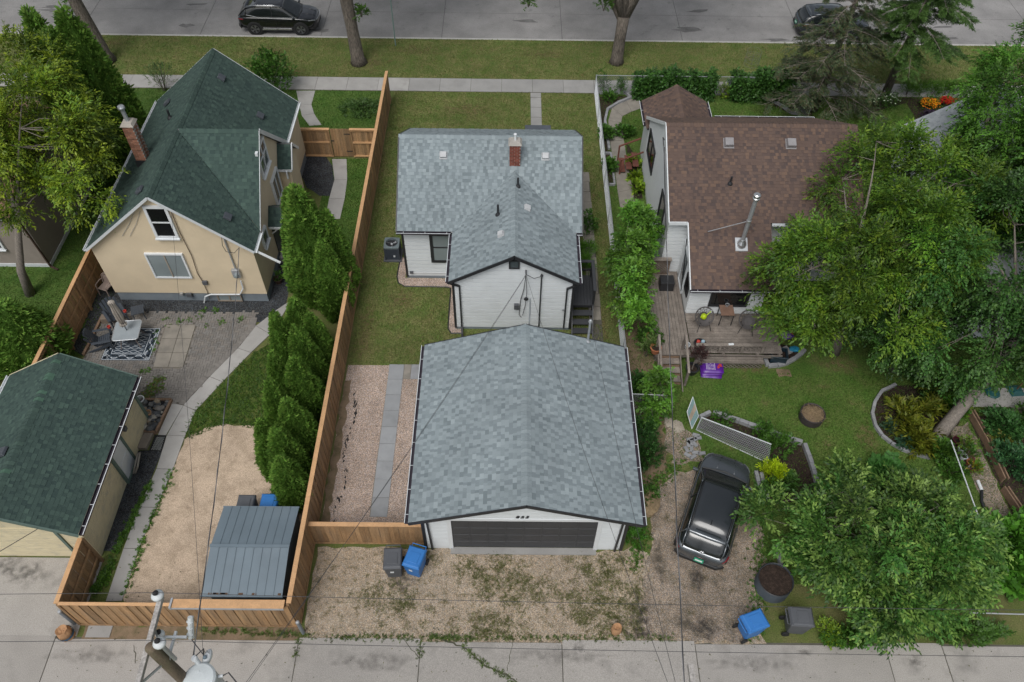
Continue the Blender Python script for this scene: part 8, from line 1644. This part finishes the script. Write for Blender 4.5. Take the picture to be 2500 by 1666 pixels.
def stain(name, c, rx, ry, m, z, a=.8, n=18):
    V = [(c[0], c[1], z)]; C = [(a, a, a)]
    for q, al in ((.5, a*.75), (1.0, 0.0)):
        for i in range(n): w = 1+.22*sin(i*2.3+c[0]*5)+.12*sin(i*5.1); V.append((c[0]+rx*q*w*cos(2*pi*i/n), c[1]+ry*q*w*sin(2*pi*i/n), z)); C.append((al,)*3)
    F = [(0, 1+i, 1+(i+1) % n, 1+(i+1) % n) for i in range(n)]+[(1+i, 1+n+i, 1+n+(i+1) % n, 1+(i+1) % n) for i in range(n)]
    me = bpy.data.meshes.new(name); me.from_pydata(V, [], [f[:3] if f[2] == f[3] else f for f in F]); at = me.color_attributes.new('Col', 'FLOAT_COLOR', 'POINT'); at.data.foreach_set('color', np.concatenate([np.array(C), np.ones((len(C), 1))], 1).astype(np.float32).ravel()); o = add_obj(name, me, m); o['kind'] = 'structure'; return o
MS_oil = soft_mat('oil_stain', (.035, .032, .030)); MS_dry = soft_mat('dry_turf', (.20, .135, .07)); MS_dk = soft_mat('damp_stain', (.10, .085, .065)); MS_con = soft_mat('concrete_stain', (.13, .122, .11))
for i, (q, rx, ry) in enumerate([(gK(265, 900), .28, .55), (gK(320, 1225), .55, .45), (gJ(2000, 1150), .5, .9), (gJ(2110, 800), .3, .9), (gJ(480, 920), .5, .5), (gJ(1960, 1260), .5, .3), (gK(190, 1190), .3, .3)]): stain('oil_stain', q, rx, ry, MS_oil if i in (0, 1, 2, 5) else MS_dk, .0135+.0012*i, .75)
for i, (q, rx, ry) in enumerate([(gE(260, 660), .5, 1.1), (gE(200, 820), .6, .9), (gE(480, 520), .7, .8), (gB(330, 1100), .35, 2.2), (gE(330, 250), .4, .8), (gB(900, 700), 1.6, .7), (gB(560, 320), 2.0, .6), (gB(250, 400), 1.6, .5), (gB(1400, 350), 1.8, .5), (gA(1700, 330), 1.8, .6), (gA(700, 280), 1.4, .6), (gB(1830, 400), .9, .45), (gE(1760, 700), .25, 1.2), (gF(640, 960), .9, .35), (gF(1180, 930), 1.0, .6), (gF(1010, 1300), .8, .3), (gF(1350, 1400), .5, 1.0)]): stain('dry_patch', q, rx, ry, MS_dry, .0062+.0004*(i % 4), .55)
for i, (q, rx, ry) in enumerate([(gI(170, 880), .8, .5), (gI(60, 820), .5, .4), (gJ(1600, 1350), .25, .25), (gK(950, 1380), .3, .12), (gK(1660, 1440), .3, .25), (gI(600, 1400), 1.6, .3), (gJ(300, 1440), 1.8, .35), (gJ(1500, 1400), 2.0, .3), (gK(600, 1450), 1.6, .3)]): stain('concrete_stain', q, rx, ry, MS_con, .0405+.001*i, .6 if i < 5 else .35)
R = np.random.default_rng(77); n = 420; P = np.stack([R.uniform(-14, 16, n), np.where(R.random(n) < .5, R.uniform(6.6, 8.7, n), R.uniform(8.7, 11.6, n)), np.full(n, .05)], 1); o = add_obj('leaf_litter', leaf_mesh('leaf_litter', P, np.stack([R.normal(0, 1, n), R.normal(0, 1, n), np.zeros(n)], 1), np.tile([0, 0, 1.0], (n, 1)), R.uniform(.03, .08, n), R.uniform(.015, .035, n), np.array([(.06, .045, .03), (.10, .08, .03), (.035, .03, .025)])[R.integers(0, 3, n)]), M_leaf); o['kind'] = 'stuff'; o['label'] = 'fallen leaves and twigs strewn over alley and drive'; o['category'] = 'litter'
# ================================================================== VEHICLES
def paint(name, col, rough=.28, coat=.6, metal=.35): return mat(name, col, rough=rough, coat=coat, metal=metal, var=.03, scale=2, fine=0, spec=.5)
M_cg = mat('car_glass', (.010, .013, .014), rough=.14, var=0, fine=0, spec=.8); M_clad = mat('car_cladding', (.018, .019, .02), rough=.6); M_rim = mat('alloy_rim', (.30, .31, .33), rough=.3, metal=.8); M_chr = mat('chrome', (.65, .66, .68), rough=.18, metal=.95); M_tail = mat('tail_lamp', (.16, .008, .012), rough=.2); M_head = mat('head_lamp', (.16, .17, .18), rough=.12, spec=.7); M_plate = mat('plate_white', (.6, .65, .62), rough=.4); M_plateg = mat('plate_green', (.02, .25, .14), rough=.4)
def loft(sec, close=True):
    """sec: list of stations, each list of (x,y,z) half profile from centre bottom to centre top (x>=0) -> mirrored shell"""
    n = len(sec[0]); ring = lambda s: list(s)+[(-x, y, z) for x, y, z in s[-2:0:-1]]; vs = []; fs = []; m = 2*n-2
    for s in sec: vs += ring(s)
    for i in range(len(sec)-1):
        for k in range(m): k2 = (k+1) % m; fs.append((i*m+k, (i+1)*m+k, (i+1)*m+k2, i*m+k2))
    if close: fs.append(tuple(range(m))); fs.append(tuple((len(sec)-1)*m+k for k in range(m-1, -1, -1)))
    return MB().add(vs, fs)
def car(label, loc, rz, L, W, H, wb, pm, roof_m=None, chrome=False, rails=True, plate=True, logo=False, panel_lines=True, rad=.355, hood=None, rear_drop=.30, crease=.0):
    t = thing('car', label, 'car', loc, rz); hl = L/2; hw = W/2; sx = hw/.91; sy = L/4.3; sz = H/1.58
    st = [(-2.15, .56, .50, .80), (-2.10, .74, .40, .93), (-1.96, .85, .30, 1.00), (-1.6, .905, .25, 1.03), (-.9, .91, .24, 1.02), (0, .91, .24, 1.0), (.8, .91, .24, .985), (1.15, .905, .24, .965), (1.55, .875, .25, .93), (1.85, .80, .28, .87), (2.04, .66, .33, .78), (2.14, .44, .40, .66)]
    sec = []
    for y, w, zb_, zt in st:
        y *= sy; w *= sx; zb_ *= 1; zt *= sz; cr_ = .055 if y > 1.0*sy else .02
        sec.append([(0, y, zb_), (w*.80, y, zb_), (w*.955, y, zb_+.07), (w*.985, y, zb_+(zt-zb_)*.42), (w, y, zb_+(zt-zb_)*.68), (w*.985, y, zt-.05), (w*.93, y, zt-.005), (w*.72, y, zt+cr_*.7), (w*.36, y, zt+cr_), (0, y, zt+cr_*1.05)])
    o = loft(sec).build('body', pm, t, world=False, smooth=True); sb_ = o.modifiers.new('smooth', 'SUBSURF'); sb_.levels = 1; sb_.render_levels = 2
    def gz(v): return v*sz
    # greenhouse: stations along the car: y, half width at base, base z, half width top, top z
    gs = [(-2.06, .66, .99, .58, 1.02), (-1.90, .80, 1.0, .635, 1.22), (-1.62, .85, 1.02, .645, 1.475), (-1.0, .86, 1.02, .66, 1.55), (-.2, .865, 1.01, .67, 1.565), (.25, .86, 1.0, .665, 1.545), (.42, .855, .99, .655, 1.50), (.80, .84, .98, .70, 1.235), (1.12, .80, .975, .74, 1.03), (1.22, .74, .97, .7, .985)]
    sec = [[(0, y*sy, gz(zb_)-.03), (w0*sx, y*sy, gz(zb_)-.03), (w0*sx, y*sy, gz(zb_)), ((w0*.45+w1*.55)*sx, y*sy, gz(zb_+(zt-zb_)*.62)), (w1*sx, y*sy, gz(zt)-.035), (w1*sx*.93, y*sy, gz(zt)-.006), (w1*sx*.5, y*sy, gz(zt)+.006), (0, y*sy, gz(zt)+.01)] for y, w0, zb_, w1, zt in gs]
    g_ = loft(sec).build('greenhouse', M_cg, t, world=False, smooth=True); s2 = g_.modifiers.new('smooth', 'SUBSURF'); s2.levels = 1; s2.render_levels = 1
    # roof skin
    rs = gs[2:7]; k = []
    for y, w0, zb_, w1, zt in rs: k.append([(-w1*sx*.985, y*sy, gz(zt)-.012), (-w1*sx*.9, y*sy, gz(zt)+.008), (-w1*sx*.45, y*sy, gz(zt)+.02), (0, y*sy, gz(zt)+.024), (w1*sx*.45, y*sy, gz(zt)+.02), (w1*sx*.9, y*sy, gz(zt)+.008), (w1*sx*.985, y*sy, gz(zt)-.012)])
    def skin(rows, m, nm, thick=.012):
        b = MB(); n = len(rows[0]); b.add([p for r in rows for p in r], [(i*n+j, (i+1)*n+j, (i+1)*n+j+1, i*n+j+1)[::-1] for i in range(len(rows)-1) for j in range(n-1)]); q = b.build(nm, m, t, world=False, smooth=True); so = q.modifiers.new('solid', 'SOLIDIFY'); so.thickness = thick; so.offset = -1; return q
    skin(k, roof_m or pm, 'roof')
    # spoiler
    y0 = gs[2][0]*sy; zt = gz(gs[2][4]); w1 = gs[2][3]*sx
    skin([[(q*w1*.98, y0+.10, zt+.018-.03*abs(q)**3) for q in (-1, -.9, -.45, 0, .45, .9, 1)], [(q*w1*1.0, y0-.03, zt+.008-.035*abs(q)**3) for q in (-1, -.9, -.45, 0, .45, .9, 1)], [(q*w1*.96, y0-.13+.05*abs(q)**2, zt-.03-.04*abs(q)**3) for q in (-1, -.9, -.45, 0, .45, .9, 1)]], pm, 'spoiler', .02)
    # pillars and window trim in body colour
    def side(i, f, w, s): y, w0, zb_, wt, zt_ = gs[i]; return (s*(w0*(1-f)+wt*f)*sx*1.012, y*sy, gz(zb_+(zt_-zb_)*f)-.0)
    for s in (-1, 1):
        MB().tube([side(8, .2, 0, s), side(7, .75, 0, s), side(6, .97, 0, s), side(5, .99, 0, s)], .028, 6).build('pillar', pm, t, world=False, smooth=True)
        MB().tube([side(2, .96, 0, s), side(1, .8, 0, s), side(0, .3, 0, s)], .03, 6).build('pillar', pm, t, world=False, smooth=True)
        MB().tube([side(5, .99, 0, s), side(4, .985, 0, s), side(3, .98, 0, s), side(2, .96, 0, s)], .022, 6).build('roof_edge', pm, t, world=False, smooth=True)
        b = MB(); a0, a1, b0, b1 = side(2, .02, 0, s), side(2, .95, 0, s), side(3, .02, 0, s), side(3, .3, 0, s); y, w0, zb_, wt, z2 = gs[2]; b.tube([side(2, .1, 0, s), side(2, .9, 0, s)], .03, 6); b.build('pillar', pm, t, world=False, smooth=True)
        MB().tube([side(4, .03, 0, s), side(4, .97, 0, s)], .02, 6).build('door_pillar', M_clad, t, world=False)
        if chrome:
            MB().tube([side(8, .05, 0, s), side(6, .03, 0, s), side(4, .0, 0, s), side(3, .02, 0, s), side(2, .25, 0, s), side(2, .5, 0, s)], .014, 6).build('window_trim', M_chr, t, world=False); MB().tube([side(2, .6, 0, s), side(3, .93, 0, s), side(4, .95, 0, s), side(6, .9, 0, s), side(8, .2, 0, s)], .010, 6).build('window_trim', M_chr, t, world=False); MB().box(s*hw*.985-.012, s*hw*.985+.012, -.95*sy, .75*sy, .34, .39).build('sill_trim', M_chr, t, world=False)
        if rails: MB().tube([(s*gs[2][3]*sx*.93, gs[2][0]*sy+.12, gz(1.50)+.03), (s*gs[3][3]*sx*.94, -1.0*sy, gz(1.555)+.05), (s*.67*sx*.94, -.1*sy, gz(1.565)+.05), (s*.655*sx*.94, .3*sy, gz(1.53)+.03)], .022, 6).build('roof_rail', M_chr if chrome else M_clad, t, world=False, smooth=True)
        mm = (s*(hw+.08), .95*sy, gz(1.03)); MB().hexa([(mm[0]-.11, mm[1]-.05, mm[2]-.06), (mm[0]+.09, mm[1]-.04, mm[2]-.05), (mm[0]+.09, mm[1]+.06, mm[2]-.05), (mm[0]-.11, mm[1]+.07, mm[2]-.06), (mm[0]-.11, mm[1]-.05, mm[2]+.05), (mm[0]+.08, mm[1]-.03, mm[2]+.06), (mm[0]+.08, mm[1]+.05, mm[2]+.06), (mm[0]-.11, mm[1]+.07, mm[2]+.05)]).build('mirror', pm, t, world=False, bevel=.02)
        for y in (-wb/2, wb/2):
            xo = s*(hw-.012); ax = (s, 0, 0)
            MB().lathe((s*(hw-.10), y, rad), [(.36, 0), (rad+.085, .0), (rad+.085, .092), (rad+.04, .106)], 28, axis=ax).build('wheel_arch', M_clad, t, world=False)
            wh = MB().lathe((s*(hw-.20), y, rad-.0), [(.22, 0), (rad-.03, 0), (rad, .05), (rad, .17), (rad-.025, .215), (rad*.70, .222), (rad*.68, .19), (.01, .17)], 28, axis=ax).build('wheel', M_rubber, t, world=False)
            rm = MB()
            for q in range(5):
                for d in (-.16, .16):
                    a = 2*pi*q/5+d; c0 = Vector((s*(hw+.014), y, rad)); e = c0+Vector((0, cos(a), sin(a)))*rad*.67; rm.bar(c0+Vector((0, cos(2*pi*q/5), sin(2*pi*q/5)))*.05, e, .045, .02, up=(1, 0, 0))
            rm.lathe((s*(hw-.005), y, rad), [(.05, 0), (.05, .025), (.02, .03)], 12, axis=ax); rm.lathe((s*(hw-.01), y, rad), [(rad*.64, 0), (rad*.71, .0), (rad*.71, .018), (rad*.64, .018)], 28, axis=ax, closed=False); rm.build('rim', M_rim, wh, world=False, kind='stuff')
        MB().tube([(s*hw*.78, -2.06*sy, gz(.86)), (s*hw*.90, -1.94*sy, gz(.89)), (s*hw*.95, -1.78*sy, gz(.90))], .04, 8).build('tail_light', M_tail, t, world=False); MB().tube([(s*hw*.62, 2.03*sy, gz(.74)), (s*hw*.78, 1.89*sy, gz(.80)), (s*hw*.88, 1.70*sy, gz(.83))], .04, 8).build('headlight', M_head, t, world=False)
        MB().box(s*hw*.99-.012, s*hw*.99+.012, -1.0*sy, 1.0*sy, .25, .33).build('sill_cladding', M_clad, t, world=False)
        for y in (-.95*sy, -.02*sy, .95*sy):
            MB().tube([(s*hw*1.003, y, .36), (s*hw*1.006, y, gz(.72)), (s*hw*.99, y+.02, gz(.96))], .006, 4).build('door_gap', M_black, t, world=False)
        for y in (-.75*sy, .12*sy): MB().box(s*hw*1.0-.01, s*hw*1.0+.015, y, y+.18, gz(.80), gz(.83)).build('door_handle', pm, t, world=False)
    MB().tube([(-.70*hw, -2.08*sy, gz(.80)), (0, -2.13*sy, gz(.80)), (.70*hw, -2.08*sy, gz(.80))], .02, 6).build('tail_light_bar', M_tail, t, world=False)
    MB().hexa([(-.68*hw, -2.16*sy, .36), (.68*hw, -2.16*sy, .36), (.95*hw, -1.98*sy, .34), (-.95*hw, -1.98*sy, .34), (-.68*hw, -2.17*sy, .56), (.68*hw, -2.17*sy, .56), (.95*hw, -2.0*sy, .58), (-.95*hw, -2.0*sy, .58)]).build('rear_bumper', M_clad, t, world=False, bevel=.03); MB().hexa([(-.55*hw, 2.13*sy, .32), (.55*hw, 2.13*sy, .32), (.80*hw, 1.92*sy, .30), (-.80*hw, 1.92*sy, .30), (-.53*hw, 2.13*sy, .55), (.53*hw, 2.13*sy, .55), (.80*hw, 1.93*sy, .55), (-.80*hw, 1.93*sy, .55)][::1]).build('front_bumper', M_clad, t, world=False, bevel=.03)
    if chrome: MB().tube([(-.62*hw, 2.10*sy, gz(.78)), (0, 2.17*sy, gz(.76)), (.62*hw, 2.10*sy, gz(.78))], .02, 6).build('grille_bar', M_chr, t, world=False)
    MB().tube([(-.78*sx, 1.16*sy, gz(.985)), (0, 1.27*sy, gz(.995)+.03), (.78*sx, 1.16*sy, gz(.985))], .03, 6).build('cowl', M_clad, t, world=False)
    if panel_lines:
        for x in (-.28, .28): MB().tube([(x*sx*1.1, 1.3*sy, gz(.96)+.042), (x*sx, 1.7*sy, gz(.915)+.045), (x*.85*sx, 1.98*sy, gz(.83)+.045)], .014, 5).build('bonnet_crease', pm, t, world=False, smooth=True)
        for q in (-.45, .1): pass
    if plate: p = MB().cbox((0, -2.185*sy, gz(.68)), (.32, .012, .16), 0, tilt=(radians(-18), 0, 0)).build('licence_plate', M_plateg, t, world=False); MB().cbox((0, -2.190*sy, gz(.68)), (.24, .012, .06), 0, tilt=(radians(-18), 0, 0)).build('plate_field', M_plate, p, world=False)
    if logo:
        yl, zl_ = -2.07*sy, gz(1.0)+.03; n = 20; nm_ = Vector((0, -.62, .78)); u = Vector((1, 0, 0)); v = Vector((0, .78, .62)); c = Vector((0, yl+.03, zl_+.03)); MB().tube([c+u*.085*cos(2*pi*i/n)+v*.045*sin(2*pi*i/n)+nm_*.02 for i in range(n+1)], .008, 5).build('emblem_ring', M_chr, t, world=False); e = MB()
        e.bar(c+u*-.045+v*-.028+nm_*.02, c+u*-.02+v*.030+nm_*.02, .016, .012, up=tuple(nm_)); e.bar(c+u*.02+v*-.030+nm_*.02, c+u*.045+v*.028+nm_*.02, .016, .012, up=tuple(nm_)); e.bar(c+u*-.035+v*-.004+nm_*.02, c+u*.035+v*.006+nm_*.02, .012, .012, up=tuple(nm_)); e.build('emblem_letter', M_chr, t, world=False, kind='stuff')
    a = MB().hexa([(-.014, -1.25*sy, gz(1.535)+.01), (.014, -1.25*sy, gz(1.535)+.01), (.02, -1.05*sy, gz(1.55)+.01), (-.02, -1.05*sy, gz(1.55)+.01), (-.004, -1.28*sy, gz(1.55)+.07), (.004, -1.28*sy, gz(1.55)+.07), (.008, -1.1*sy, gz(1.55)+.035), (-.008, -1.1*sy, gz(1.55)+.035)]).build('antenna_fin', M_black, t, world=False)
    return t
P_grey = paint('paint_grey', (.085, .097, .108), .2, 1.0, .5); P_black = paint('paint_black', (.006, .007, .010), .15, .9, .1); P_slate = paint('paint_slate', (.04, .05, .06), .22)
M_rglass = mat('roof_black', (.022, .026, .03), rough=.15, var=0, fine=0, spec=.6)
car('charcoal grey crossover parked on the gravel pad beside the garage', (7.32, 13.12, .01), -.40, 4.30, 1.84, 1.60, 2.65, P_grey, M_rglass, logo=True, rad=.34)
wx = G(681, 90, -.11); car('black sport utility car with chrome trim parked on the street', (wx[0], 45.86, -.11), -pi/2, 4.77, 1.89, 1.70, 2.77, P_black, None, chrome=True, rad=.375)
cx3 = G(1941, 82, -.11); car('dark slate car on the street behind the spruce branches', (cx3[0]+2.15, 46.1, -.11), -pi/2, 4.4, 1.82, 1.50, 2.7, P_slate, None, rails=False, rad=.33)
